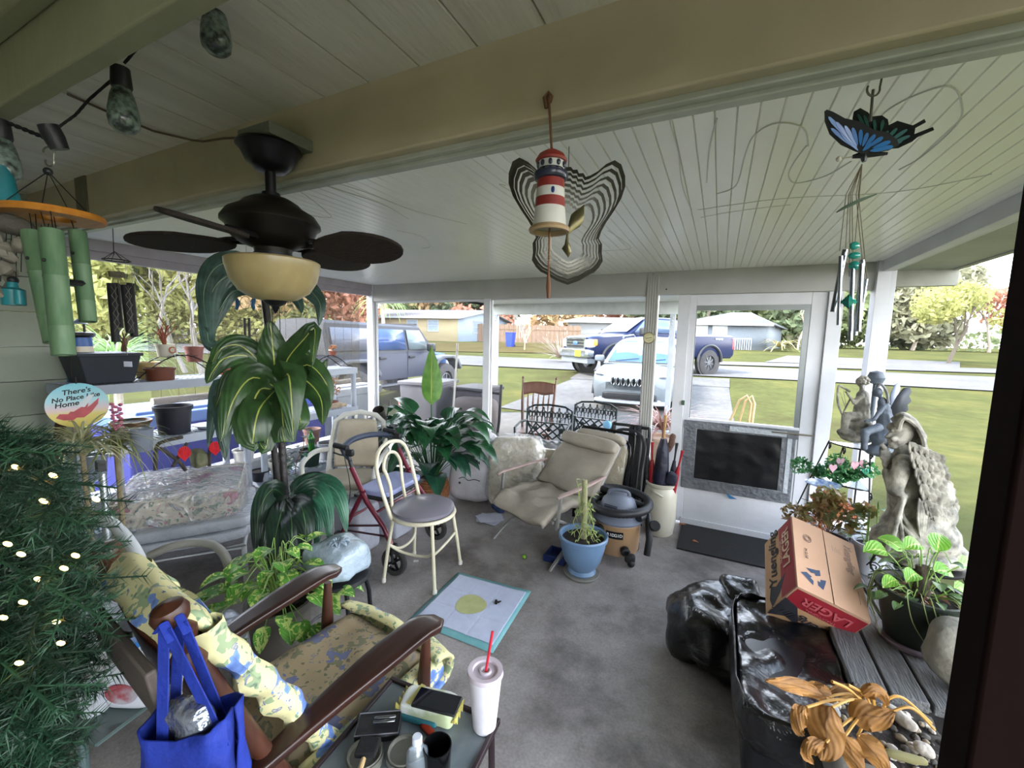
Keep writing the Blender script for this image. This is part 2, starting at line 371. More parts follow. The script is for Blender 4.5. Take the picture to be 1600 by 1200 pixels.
# low beadboard ceiling with v-grooves along the depth
def low_ceiling():
    m=MB(); x=XL-.05; y0,y1=1.17,YF+.02; prof=[]
    while x<XR+.06:
        prof+= [(x,ZC),(x+.0465,ZC),(x+.0492,ZC+.005),(x+.052,ZC)]; x+=.0522
    vs=[];fs=[]
    for (a,z) in prof: vs+=[(a,y0,z),(a,y1,z)]
    for i in range(len(prof)-1): fs.append((2*i,2*i+1,2*i+3,2*i+2))
    m.add(vs,fs); m.bb((XL-.05,y0,ZC+.012),(XR+.06,y1,ZC+.06))
    c=struct('ceiling',m,CEILM,ang=10)
    rnd=random.Random(4); s=MB()
    def sq(pts,r=.0022): s.tube(spl([pz(x,y,ZC-.001) for x,y in pts]),r,5)
    sq([(1120,303),(1150,290),(1165,240),(1180,210),(1215,192),(1255,200),(1263,228)])
    sq([(1260,228),(1240,255),(1232,275),(1245,286),(1290,275),(1330,252)]); sq([(1360,200),(1390,170),(1440,145),(1485,135),(1502,160),(1495,195),(1440,245),(1405,265)])
    sq([(445,296),(470,300),(515,335),(512,340),(480,335),(450,325)],.0018); sq([(488,283),(540,300),(600,320),(638,342)]); sq([(510,282),(570,300),(650,330),(730,350)],.0015)
    sq([(620,360),(660,370),(672,385),(660,388)],.0015); sq([(790,290),(780,288),(800,300)],.0015)
    sq([(950,360),(985,385),(975,390),(940,392)],.0015); sq([(1090,328),(1160,318),(1240,309),(1400,300),(1550,272)],.0012); sq([(1095,340),(1150,330),(1235,320)],.0012)
    sq([(1075,165),(1050,172),(1047,190),(1060,240),(1066,290),(1080,328)],.0018); sq([(1120,185),(1108,235),(1104,285)],.0025)
    struct('trim_1',s,M('raised_caulk','d2d2c8',.4),parent=c,world=True)
low_ceiling()
def plank_ceiling():
    m=MB(); x=-.455+.2*6; rnd=random.Random(2)
    while x>XL-.2:
        m.bb((x-.196,-1.7,ZP+rnd.uniform(0,.002)),(x,1.1,ZP+.02)); x-=.2
    struct('ceiling_planks',m,PLANK,bevel=.003)
    struct('ceiling_backing',MB().bb((XL-.2,-1.75,ZP+.021),(XR+.1,1.2,ZP+.08)),BLACKG)
plank_ceiling()
struct('roof_sky_block',MB().bb((XL-.35,-1.8,ZP+.1),(1.62,4.5,ZP+.2)),GREYW)  # unseen slab over the ceilings, put in to block sky light
m=MB(); m.bb((XL-.1,1.07,2.17),(XR+.05,1.16,ZP+.01)); struct('trim_beam',m,BEAM,bevel=.006)
m=MB(); m.bb((XL-.1,1.105,2.155),(XR+.05,1.13,2.172)); m.bb((XL-.1,1.13,2.145),(XR+.05,1.162,2.175)); m.tube([(XL-.1,1.178,2.178),(XR+.05,1.178,2.178)],.014,10)
struct('trim_moulding',m,M('moulding_paint','b4b7ab',.45,col2='9a9c8c',vs=6,bump=.3,bs=12),bevel=.003)
m=MB(); m.bb((-3.14,1.062,2.18),(-3.02,1.07,ZP)); struct('trim_plate',m,M('plate_brown','6f6a54',.7,bump=.3))
m=MB(); m.bb((XL-.1,.45,2.17),(XR,.495,2.36)); m.bb((XL-.1,.41,2.30),(XR,.45,2.36)); struct('trim_near_beam',m,M('near_beam_paint','8f8f72',.6,col2='78795c',vs=2.2,bump=.35,bs=9),bevel=.005)
# block wall, left of camera
m=MB(); z=0
while z<2.39:
    m.bb((XL-.1,-1.7,z),(XL,1.2,z+.2085)); z+=.2115
struct('wall_left',m,M('block_paint','878e80',.6,col2='7c8375',vs=3,bump=.2,bs=22),bevel=.0025)

struct('wall_back',MB().bb((XL-.1,-1.8,0),(XR+.1,-1.7,2.4)),M('back_wall_paint','b9b9a8',.6))
# corner + mullion posts; every one is its own piece
def post(n,x0,x1,y0,y1,z0,z1,mat=WHITE,groove=None):
    m=MB().bb((x0,y0,z0),(x1,y1,z1))
    if groove:
        for k in range(groove): 
            g=x0+(k+.5)*(x1-x0)/groove; m.bb((g-.004,y0-.004,z0),(g+.004,y0,z1))
    return struct(n,m,mat,bevel=.002)
post('trim_2',XL-.06,XL+.035,YF-.03,YF+.05,0,ZC)
post('trim_3',-2.235,-2.165,YF-.02,YF+.04,0,2.0)
post('trim_4',-.60,-.50,YF-.035,YF+.05,0,2.17,GREYW,groove=5)
post('trim_5',-.335,-.245,YF-.03,YF+.05,0,1.99,WHITE)
post('trim_6',.70,.79,YF-.03,YF+.05,0,1.99,WHITE)
post('trim_7',.955,1.06,YF-.07,YF+.05,0,ZC,WHITE)
b=struct('trim_header_front',MB().bb((XL,YF-.02,1.995),(XR,YF+.05,ZC)),GREYW,bevel=.002)
m=MB()
for zz in (2.165,2.12,2.085): m.ball((-.555,YF-.024,zz),.011,8)
m.ball((-.44,YF-.024,2.04),.006,6); m.ball((.74,YF-.024,2.03),.006,6)
struct('trim_8',m,BLACKG,parent=b,world=True)
struct('trim_header_left',MB().bb((XL-.03,1.17,2.115),(XL+.03,YF,ZC)).bb((XL-.05,1.17,2.06),(XL+.01,YF,2.115)),M('lilac_trim','a39ca3',.5,col2='928b92'),bevel=.002)
struct('trim_header_right',MB().bb((XR-.02,-1.7,2.115),(XR+.05,YF,ZC)),WHITE,bevel=.002)
struct('wall_knee_left',MB().bb((XL-.07,1.2,0),(XL+.0,YF,.42)).bb((XL-.09,1.2,.42),(XL+.05,YF,.45)),WHITE,bevel=.003)
struct('wall_knee_front',MB().bb((XL,YF-.0,0),(-.6,YF+.06,.38)),WHITE,bevel=.003)
struct('wall_knee_side',MB().bb((-.51,YF,0),(-.33,YF+.05,.38)),WHITE,bevel=.003)
struct('wall_knee_right',MB().bb((XR,-1.7,0),(XR+.06,YF,.3)).bb((.79,YF,0),(XR,YF+.05,.3)),WHITE,bevel=.003)
struct('trim_post_right',MB().bb((XR,.2,0),(XR+.06,.3,ZC)),WHITE)
# insect screens
def scr(n,vs,mat): 
    struct(n,MB().add(vs,[(0,1,2,3)]),mat)
S1=screenmat('insect_screen_left','8f929a',.09); S2=screenmat('insect_screen_corner','7d7f8c',.17); S3=screenmat('insect_screen_front','8f9296',.05); S4=screenmat('insect_screen_right','80817a',.14)
scr('window_1',[(XL-.03,1.2,.45),(XL-.03,YF,.45),(XL-.03,YF,2.06),(XL-.03,1.2,2.06)],S1)
scr('window_2',[(XL,YF+.03,.38),(-2.23,YF+.03,.38),(-2.23,YF+.03,2.0),(XL,YF+.03,2.0)],S2)
scr('window_3',[(-2.17,YF+.03,.38),(-.6,YF+.03,.38),(-.6,YF+.03,2.0),(-2.17,YF+.03,2.0)],S3)
scr('window_4',[(XR+.03,.3,.3),(XR+.03,YF,.3),(XR+.03,YF,2.12),(XR+.03,.3,2.12)],S4)
# thin inner frames of the screens
def sframe(n,a,b,z0,z1,y,w=.022):
    m=MB(); m.bb((a,y-.01,z0),(a+w,y+.015,z1)); m.bb((b-w,y-.01,z0),(b,y+.015,z1)); m.bb((a+w,y-.01,z1-w),(b-w,y+.015,z1)); m.bb((a+w,y-.01,z0),(b-w,y+.015,z0+w)); struct(n,m,WHITE)
sframe('window_5',XL+.04,-2.235,.38,1.995,YF+.02); sframe('window_6',-2.165,-.6,.38,1.995,YF+.02,.012)
# door with taped lower panel
d=struct('door_1',MB().bb((-.245,YF-.005,.02),(-.195,YF+.03,1.99)).bb((.60,YF-.005,.02),(.70,YF+.03,1.99)).bb((-.195,YF-.005,1.90),(.60,YF+.03,1.99)).bb((-.195,YF-.005,.86),(.60,YF+.03,.95)).bb((-.195,YF+.0,.02),(.60,YF+.02,.86)).bb((-.21,YF-.02,.0),(.66,YF+.0,.06)),WHITE,bevel=.003)
struct('door_inner_frame',MB().bb((-.195,YF+.0,1.86),(.60,YF+.035,1.90)).bb((.565,YF+.0,.95),(.60,YF+.035,1.86)).bb((-.197,YF,.95),(-.188,YF+.03,1.88)),ALU,parent=d,world=True)
def crink(x0,x1,z0,z1,y,amp,seed,nu=18,nv=10):
    m=MB()
    m.grid(lambda u,v:V((x0+(x1-x0)*u,y-.003-amp*max(0,noise.noise(V((u*5+seed,v*4,seed)))),z0+(z1-z0)*v)),nu,nv); return m
struct('door_plastic_sheet',crink(-.13,.50,.42,.87,YF-.008,.012,3,40,26),M('black_sheet','08080a',.4,col2='0e0e12',bump=.25,bs=9),parent=d,world=True)
TAPE=M('duct_tape','75787c',.38,metal=.25,col2='5a5d62',vs=9,bump=.6,bs=28)
m=MB()
for i,a in enumerate(((-.225,-.125,.34,.925),(.49,.585,.342,.927),(-.22,.58,.335,.43),(-.23,.6,.86,.932))):
    m.bb((a[0],YF-.018-.003*(i//2),a[2]),(a[1],YF-.006,a[3]))
struct('door_tape',m,TAPE,parent=d,world=True,bevel=.003)
struct('door_pale_tape',MB().bb((.53,YF-.022,.42),(.56,YF-.016,.86)).bb((.12,YF-.03,.875),(.52,YF-.012,.915)),M('pale_tape','b2b8bd',.3,bump=.5),parent=d,world=True)
struct('door_bar',MB().tube([(.42,YF-.03,.905),(.68,YF-.03,.905)],.007,8),M('bar_brass','8d8676',.4,metal=.6),parent=d,world=True)
struct('door_blue_tape',MB().add([(.13,YF-.02,.345),(.16,YF-.021,.30),(.22,YF-.02,.305)],[(0,1,2)]),M('blue_tape','2d6f9c',.5),parent=d,world=True)
struct('door_latch',MB().bb((-.26,YF-.045,1.06),(-.235,YF-.03,1.10)),M('latch_green','56705f',.4,metal=.7),parent=d,world=True)
# outdoors overhang on the right, and its fascia
struct('ceiling_overhang',MB().bb((XR+.05,-1.7,2.2),(1.6,4.5,2.27)),PAINT)
struct('trim_fascia',MB().bb((XR+.05,4.44,2.075),(1.6,4.5,2.2)).bb((1.56,-1.7,2.19),(1.6,4.5,2.3)),M('fascia_grey','8d8c80',.6,col2='7c7b6f',bump=.2))
# dark door edge beside the camera
struct('trim_dark_door_edge',MB().bb((.231,.5,.0),(.36,.55,2.4)),M('dark_stained_edge','190b08',.8,spec=.1,col2='110605',vs=6,stretch=(1,1,.1)),bevel=.004)
# ---------------------------------------------------------------- ground outdoors
def gmat(name,cols,sc=1.2,bump=.4):
    m=bpy.data.materials.new(name); m.use_nodes=True; t=m.node_tree; b=t.nodes['Principled BSDF']; N=t.nodes.new; L=t.links; tc=N('ShaderNodeTexCoord')
    n1=N('ShaderNodeTexNoise'); n1.inputs['Scale'].default_value=sc; n1.inputs['Detail'].default_value=8; n1.inputs['Roughness'].default_value=.7; L.new(tc.outputs['Object'],n1.inputs[0])
    c=N('ShaderNodeValToRGB'); e=c.color_ramp.elements; e[0].position=.36; e[0].color=hx(cols[0]); e[1].position=.64; e[1].color=hx(cols[2]); e.new(.5).color=hx(cols[1]); L.new(n1.outputs[0],c.inputs[0])
    n2=N('ShaderNodeTexNoise'); n2.inputs['Scale'].default_value=sc*14; n2.inputs['Detail'].default_value=6; L.new(tc.outputs['Object'],n2.inputs[0])
    mx=N('ShaderNodeMix'); mx.data_type='RGBA'; mx.blend_type='OVERLAY'; mx.inputs[0].default_value=.3; L.new(c.outputs[0],mx.inputs[6]); L.new(n2.outputs['Fac'],mx.inputs[7])
    L.new(mx.outputs[2],b.inputs['Base Color']); b.inputs['Roughness'].default_value=1; b.inputs['Specular IOR Level'].default_value=.0
    bp=N('ShaderNodeBump'); bp.inputs['Strength'].default_value=bump; bp.inputs['Distance'].default_value=.03; L.new(n2.outputs[0],bp.inputs['Height']); L.new(bp.outputs[0],b.inputs['Normal'])
    return m
GRASS=gmat('lawn_grass',('403d28','46482b','53502f'),.35); DRY=gmat('dry_grass',('463c2a','4a432b','524a32'),.3)
ROAD=gmat('road_asphalt',('5d5b5a','62605f','686665'),.5,.15); DRIVE=gmat('drive_concrete',('5a5856','605e5b','676461'),.5,.15)
def lawn():
    ds=[-30,-10,0,3,5,7.5,8.4,9.3,10.6,12,13.2,14.5,16.5,18.5,21,24,32,40,60,100,300,600]; ss=[-600,-200,-100,-60,-40,-25,-15,-8,-3,0,3,8,15,25,40,60,100,200,600]
    m=MB(); vs=[];fs=[]
    for dd in ds:
        for s_ in ss:
            p=_r0*s_+HF*dd; vs.append((p.x,p.y,gz(p.x,p.y)-.02))
    n=len(ss)
    for j in range(len(ds)-1):
        for i in range(n-1): fs.append((j*n+i,j*n+i+1,(j+1)*n+i+1,(j+1)*n+i))
    m.add(vs,fs); struct('ground_lawn',m,GRASS,loc=V((0,0,0)),smooth=False)
lawn()
def drape(name,quad,mat,eps,nu=10,nv=24):
    a,b,c,d_=[V((p[0],p[1],0)) for p in quad]
    def f(u,v):
        p=(a*(1-u)+b*u)*(1-v)+(d_*(1-u)+c*u)*v; return V((p.x,p.y,gz(p.x,p.y)+eps))
    struct(name,MB().grid(f,nu,nv),mat)
# patio slab under the outer roof, drive, street, sidewalk, far verge
struct('patio_slab',MB().bb((-4.5,YF+.06,-.14),(.35,8.6,-.06)),DRIVE)
P=lambda x,y: tuple(gp(x,y)[:2])
drape('driveway_slab',[(-4.5,8.55),(.4,8.55),P(1139,606),P(905,588)],DRIVE,.0)
sA,sB=gp(560,563),gp(1560,612); sC,sD=gp(1560,590),gp(560,549)
ext=lambda a,b,k: (a.x+(b.x-a.x)*k,a.y+(b.y-a.y)*k)
drape('street',[ext(sB,sA,4),ext(sA,sB,3),ext(sD,sC,3),ext(sC,sD,4)],ROAD,.02,60,8)
drape('driveway_apron',[P(890,592),P(1140,606),P(1140,592),P(905,583)],DRIVE,.01,6,6)
kA,kB=gp(1110,570),gp(1560,584); kC,kD=gp(1560,577),gp(1110,565)
drape('sidewalk_far',[(kA.x,kA.y),ext(kA,kB,4),ext(kD,kC,4),(kD.x,kD.y)],ROAD,.03,30,4)
drape('ground_dry_yard',[P(600,548),P(1100,556),P(1090,541),P(600,535)],DRY,.02,20,10)
drape('neighbour_drive',[P(1195,566),P(1500,576),P(1500,566),P(1230,556)],ROAD,.02,20,6)
# outer patio roof on two posts
struct('ceiling_patio',MB().bb((-4.55,YF+.06,2.30),(-.45,8.15,2.36)),M('patio_roof_white','d5d6d2',.5))
struct('trim_patio_beam',MB().bb((-4.55,8.02,2.08),(-.45,8.12,2.30)),M('patio_beam_white','b5b9b6',.5),bevel=.003)
m=MB()
for k in range(3): m.bb((-4.5+k*.0,4.0,2.26),(-4.44,8.1,2.31))
struct('trim_patio_edge',m,M('patio_edge_grey','a5a8a4',.5))
for k,x in enumerate((-4.36,-.78)):
    m=MB().bb((x-.045,8.02,-.06),(x+.045,8.11,2.08))
    for zz in (2.02,1.96,1.9): m.ball((x,8.015,zz),.013,6)
    struct('trim_patio_post_%d'%(k+1),m,M('patio_post_white','a4a9ac',.45),bevel=.003)
# ================================================================ OUTDOORS
RUB=M('tyre_rubber','2b2a2b',.85,col2='3a3836',bump=.5,bs=30); RUBD=M('dusty_tyre','4f4b49',.9,col2='3c3938',bump=.6,bs=26)
GLS=M('car_glass_sky_reflection','1c3458',.15,col2='3a567c',vs=1.2,spec=.35); GLD=M('car_glass_dark','39465a',.08,col2='52617a',vs=1.5)  # windshield blue is the sky's reflection put into the glass colour
CHR=M('chrome','c9ced2',.15,metal=.9,col2='9aa0a5'); BLK=M('black_plastic','17181a',.45,col2='222326',bump=.15); BLKG=M('black_gloss','0c0c0e',.15)
LAMP=M('lamp_glass','d7dde2',.1,metal=.3,col2='8f979f',vs=20); REDL=M('red_lamp','b3222c',.2,col2='e04a50')
def loft(mb,st,closed_ends=True):
    rings=[]
    for x,h in st:
        full=[(x,y,z) for y,z in h]+[(x,-y,z) for y,z in reversed(h[1:-1] if h[0][0]<1e-6 and h[-1][0]<1e-6 else h)]
        rings.append(full)
    n=len(rings[0]); vs=[p for r in rings for p in r]; fs=[]
    for i in range(len(rings)-1):
        for k in range(n):
            l=(k+1)%n; fs.append((i*n+k,i*n+l,(i+1)*n+l,(i+1)*n+k))
    fs.append(tuple(range(n-1,-1,-1))); fs.append(tuple((len(rings)-1)*n+k for k in range(n)))
    return mb.add(vs,fs)
def wheel(root,x,y,r,w,tm,rm,spokes=6,rr=.62,open_=True):
    s=1 if y>0 else -1; mt=Matrix.Rotation(R(90),4,'X'); m=MB()
    m.lathe([(r*.55,-w/2),(r*.86,-w/2),(r*.97,-w*.42),(r,-w*.25),(r,w*.25),(r*.97,w*.42),(r*.86,w/2),(r*.55,w/2),(r*.55,-w/2)],(x,y,r),36,mt,fn=lambda a,z: 1+.012*math.sin(a*36))
    t=part('tyre',m,tm,root)
    m=MB(); m.lathe([(r*rr,-w*.3),(r*rr,w*.38),(r*rr*.9,w*.40),(r*rr*.86,w*.1),(r*rr*.86,-w*.3),(r*rr,-w*.3)],(x,y,r),30,mt)
    for k in range(spokes):
        a=2*PI*k/spokes+.2
        for da in(-.11,.11):
            m.bar((x+math.cos(a+da)*r*.1,y+s*w*.36,r+math.sin(a+da)*r*.1),(x+math.cos(a)*r*rr*.92,y+s*w*.34,r+math.sin(a)*r*rr*.92),.035,.03,V((0,1,0)))
    m.cyl((x,y,r),(x,y+s*w*.4,r),r*.16,n=14); m.cyl((x,y,r),(x,y+s*w*.12,r),r*rr*.84,n=24)
    part('rim',m,rm,t)
# ---- white compact suv, nose to the porch
def cherokee():
    o=gd(986,9.85); t=thing('car','white compact suv parked on the drive facing the porch','car',(-1.76,9.55+2.3,-.0),-90); t.rotation_euler=(0,R(1.8),R(-90))
    W=.93; wp=M('car_white','666d72',.4,col2='5f666b',spec=.25)
    def sec(w,zb,zs,zt,cr=.97): return [(0,zb),(w*.85,zb),(w*.97,zb+.08),(w,zb+.3),(w,zs-.1),(w*.975,zs),(w*.86,zt-.03),(w*.5,zt),(0,zt+.02)]
    st=[(2.29,sec(.52,.42,.66,.72)),(2.24,sec(.72,.32,.72,.80)),(2.12,sec(.84,.26,.80,.90)),(1.9,sec(.91,.24,.88,.985)),(1.5,sec(W,.24,.95,1.04)),(1.0,sec(W,.24,.99,1.09)),(.4,sec(W,.24,1.0,1.1)),(-.8,sec(W,.24,1.02,1.1)),(-1.8,sec(W*.98,.26,1.04,1.1)),(-2.15,sec(W*.9,.32,1.0,1.06)),(-2.27,sec(W*.82,.4,.9,1.0))]
    b=part('body',loft(MB(),st),wp,t,ang=50)
    gs=[(1.28,.80,1.06,1.07),(.95,.78,1.06,1.26),(.6,.74,1.06,1.47),(.28,.70,1.06,1.6),(-.1,.68,1.06,1.66),(-1.2,.66,1.06,1.66),(-1.7,.62,1.06,1.55),(-2.1,.6,1.06,1.12)]
    st=[(x,[(0,z0),(.84,z0),(.84-(.84-w)*min(1,(z1-z0)/.5),z1-.05 if z1>1.2 else z1-.01),(w*.8,z1),(0,z1+.02)]) for x,w,z0,z1 in gs]
    part('roof',loft(MB(),st),wp,t,ang=50)
    # glass panes lie on the greenhouse
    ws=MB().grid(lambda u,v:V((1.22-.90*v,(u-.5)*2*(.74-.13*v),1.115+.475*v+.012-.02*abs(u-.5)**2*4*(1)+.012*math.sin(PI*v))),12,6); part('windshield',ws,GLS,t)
    m=MB(); m.tube([(1.235,-.73,1.105),(1.26,0,1.11),(1.235,.73,1.105)],.014,6); m.tube([(1.22,.1,1.13),(1.10,.62,1.2)],.008,5); m.tube([(1.22,-.55,1.13),(1.12,.0,1.2)],.008,5); part('wiper',m,BLK,t)
    st=MB().tube([(.62+.05*math.sin(a),.36+.17*math.cos(a),1.22+.14*math.sin(a)) for a in [PI*k/8 for k in range(9)]],.012,6); part('steering_wheel',st,M('pale_trim','cfd6dc',.4),t)
    for s in(-1,1):
        m=MB().add([(1.1,s*.815,1.12),(-.2,s*.82,1.12),(-.2,s*.725,1.52),(.45,s*.735,1.5)],[(0,1,2,3)]); m.add([(-.25,s*.825,1.12),(-1.5,s*.81,1.12),(-1.3,s*.72,1.5),(-.25,s*.725,1.52)],[(0,1,2,3)]); part('side_window',m,GLD,t,solid=.006)
        m=MB().sbox((.98,s*1.02,1.16),(.14,.24,.16),.5); m.bar((.98,s*.85,1.1),(.98,s*.98,1.12),.05,.04); part('mirror',m,wp,t)
        m=MB().tube([(.3,s*.58,1.66),(.2,s*.58,1.72),(-1.2,s*.58,1.73),(-1.4,s*.56,1.66)],.018,8); part('roof_rail',m,M('rail_grey','8b9196',.3,metal=.6),t)
        m=MB().sbox((2.03,s*.70,.87),(.26,.30,.055),.5,rz=s*38,ry=-12*1); h=part('headlight',m,LAMP,t)
        m=MB().sbox((2.17,s*.70,.64),(.1,.17,.105),.6,rz=s*25); part('daylight_lamp',m,M('dark_lamp','5b6068',.2,metal=.4),t)
        m=MB().ball((2.2,s*.62,.37),(.05,.075,.07),10); part('fog_lamp',m,LAMP,t)
        wheel(t,1.42,s*.84,.36,.22,RUB,CHR); wheel(t,-1.3,s*.84,.36,.22,RUB,CHR)
        m=MB().tube([(1.42+.43*math.cos(a),s*.935,.36+.43*math.sin(a)) for a in [PI*k/14 for k in range(15)]],.03,6); part('wheel_arch',m,BLK,t)
    m=MB()
    for k in range(7):
        y=(k-3)*.118; x=2.345-abs(y)*.2
        m.sbox((x,y,.755),(.09,.072,.17),.45,12)
    part('grille_slot',m,BLKG,t)
    m=MB()
    for k in range(7):
        y=(k-3)*.118; x=2.395-abs(y)*.2
        m.tube([(x+(.0),y+.044*math.cos(a),.755+.092*math.sin(a)) for a in [2*PI*j/12 for j in range(12)]],.007,5,closed=True)
    part('grille_ring',m,CHR,t)
    part('lower_grille',MB().sbox((2.22,0,.42),(.24,1.2,.17),.3),BLK,t)
    part('bumper',MB().sbox((2.1,0,.29),(.42,1.62,.10),.35),M('bumper_grey','a5abb0',.35),t)
cherokee()
# ---- dark blue pickup across the end of the drive
def pickup():
    a=gd(957,14.4); b=gd(1101,15.9); dv=(V((a.x,a.y,0))-V((b.x,b.y,0))); L=dv.length; c=(a+b)/2
    ang=math.degrees(math.atan2(dv.y,dv.x)); k=L/3.7; c.z=min(a.z,b.z)-.02
    # near wheels are on the truck's left side (+y)
    off=V((-dv.y,dv.x,0)).normalized()
    t=thing('pickup_truck','dark blue pickup truck with chrome grille parked across the street end of the drive','truck',tuple(V((c.x,c.y,c.z))-off*.86),ang)
    t.scale=(1,1.06,1.1)
    bl=M('truck_blue','151c36',.35,col2='1b2340',spec=.25); W=.98; hw=L/2
    def sec(w,zb,zt): return [(0,zb),(w*.9,zb),(w,zb+.1),(w,zt-.2),(w*.97,zt-.05),(w*.8,zt),(0,zt+.02)]
    fx=hw+.95
    st=[(fx,sec(W*.9,.62,1.22)),(fx-.1,sec(W*.97,.58,1.27)),(fx-.5,sec(W,.58,1.30)),(hw-.5,sec(W,.58,1.36)),(.35,sec(W,.55,1.38)),(-.9,sec(W,.55,1.38))]
    part('front_body',loft(MB(),st),bl,t,ang=50)
    st=[(-.95,sec(W,.58,1.40)),(-hw-1.15,sec(W,.62,1.42)),(-hw-1.22,sec(W*.97,.66,1.40))]
    part('bed',loft(MB(),st),bl,t,ang=50)
    gs=[(hw-.45,.84,1.37),(hw-.9,.8,1.62),(hw-1.3,.76,1.86),(hw-1.7,.74,1.93),(-.6,.74,1.93),(-.85,.74,1.84),(-.98,.8,1.4)]
    part('cab',loft(MB(),[(x,[(0,1.3),(.9,1.34),(.9-(.9-w)*min(1,max(0,z-1.35)/.5),z-.05),(w*.85,z),(0,z+.02)]) for x,w,z in gs]),bl,t,ang=50)
    part('windshield',MB().grid(lambda u,v:V((hw-.5-.8*v,(u-.5)*2*(.80-.1*v),1.42+.45*v+.02)),8,4),M('truck_glass','3a4d66',.2,col2='52667c',vs=1,spec=.3),t)
    for s in(-1,1):
        m=MB().add([(hw-.75,s*.90,1.42),(.45,s*.905,1.42),(.45,s*.79,1.85),(hw-1.25,s*.80,1.83)],[(0,1,2,3)]); m.add([(.35,s*.905,1.42),(-.75,s*.90,1.42),(-.65,s*.79,1.83),(.35,s*.79,1.85)],[(0,1,2,3)]); part('side_window',m,GLD,t,solid=.006)
        part('mirror',MB().sbox((hw-.9,s*1.12,1.45),(.12,.22,.26),.5),BLK,t)
        m=MB().sbox((fx-.06,s*.78,1.05),(.2,.36,.26),.35); h=part('headlight',m,LAMP,t); part('amber_lamp',MB().sbox((fx-.12,s*.93,1.08),(.16,.1,.2),.4),M('amber','d98a3a',.2),h)
        part('tail_light',MB().sbox((-hw-1.17,s*.93,1.12),(.14,.12,.4),.4),REDL,t)
        for xx in (hw,-hw):
            wheel(t,xx,s*.86,.46,.3,RUB,M('dark_alloy','6a6e73',.3,metal=.7,col2='2c2e31',vs=40),8,.6)
            m=MB().tube([(xx+.58*math.cos(a),s*.985,.50+.56*math.sin(a)) for a in [PI*j/14 for j in range(15)]],.055,6); part('wheel_arch',m,BLK,t)
            part('wheel_well',MB().lathe([(.56,0),(.56,.02)],(xx,s*.965,.52),24,Matrix.Rotation(R(90),4,'X')),BLK,t)
        m=MB(); 
        for j in range(3): m.box((-hw-.55+j*.13,s*.985,1.28),(.09,.006,.05))
        part('bed_badge',m,M('badge_pale','c9ccd6',.4),t)
    part('grille',MB().sbox((fx-.02,0,1.04),(.12,1.2,.38),.25),BLK,t)
    m=MB()
    for z in(.89,1.0,1.09,1.19): m.box((fx+.045,0,z),(.03,1.18,.035))
    for y in(-.58,.58): m.box((fx+.045,y,1.04),(.04,.07,.38))
    part('grille_bar',m,CHR,t); part('oval_badge',MB().ball((fx+.06,0,1.05),(.02,.15,.065),14),M('badge_blue','3a5c9c',.3),t)
    part('bumper',MB().sbox((fx+.03,0,.74),(.3,1.9,.26),.25),CHR,t)
    part('licence_plate',MB().box((fx+.19,.38,.74),(.02,.32,.2)),M('yellow_plate','d8e22a',.5),t)
    part('air_dam',MB().box((fx-.05,0,.52),(.3,1.7,.16)),M('grey_dam','6b6f72',.6),t)
pickup()
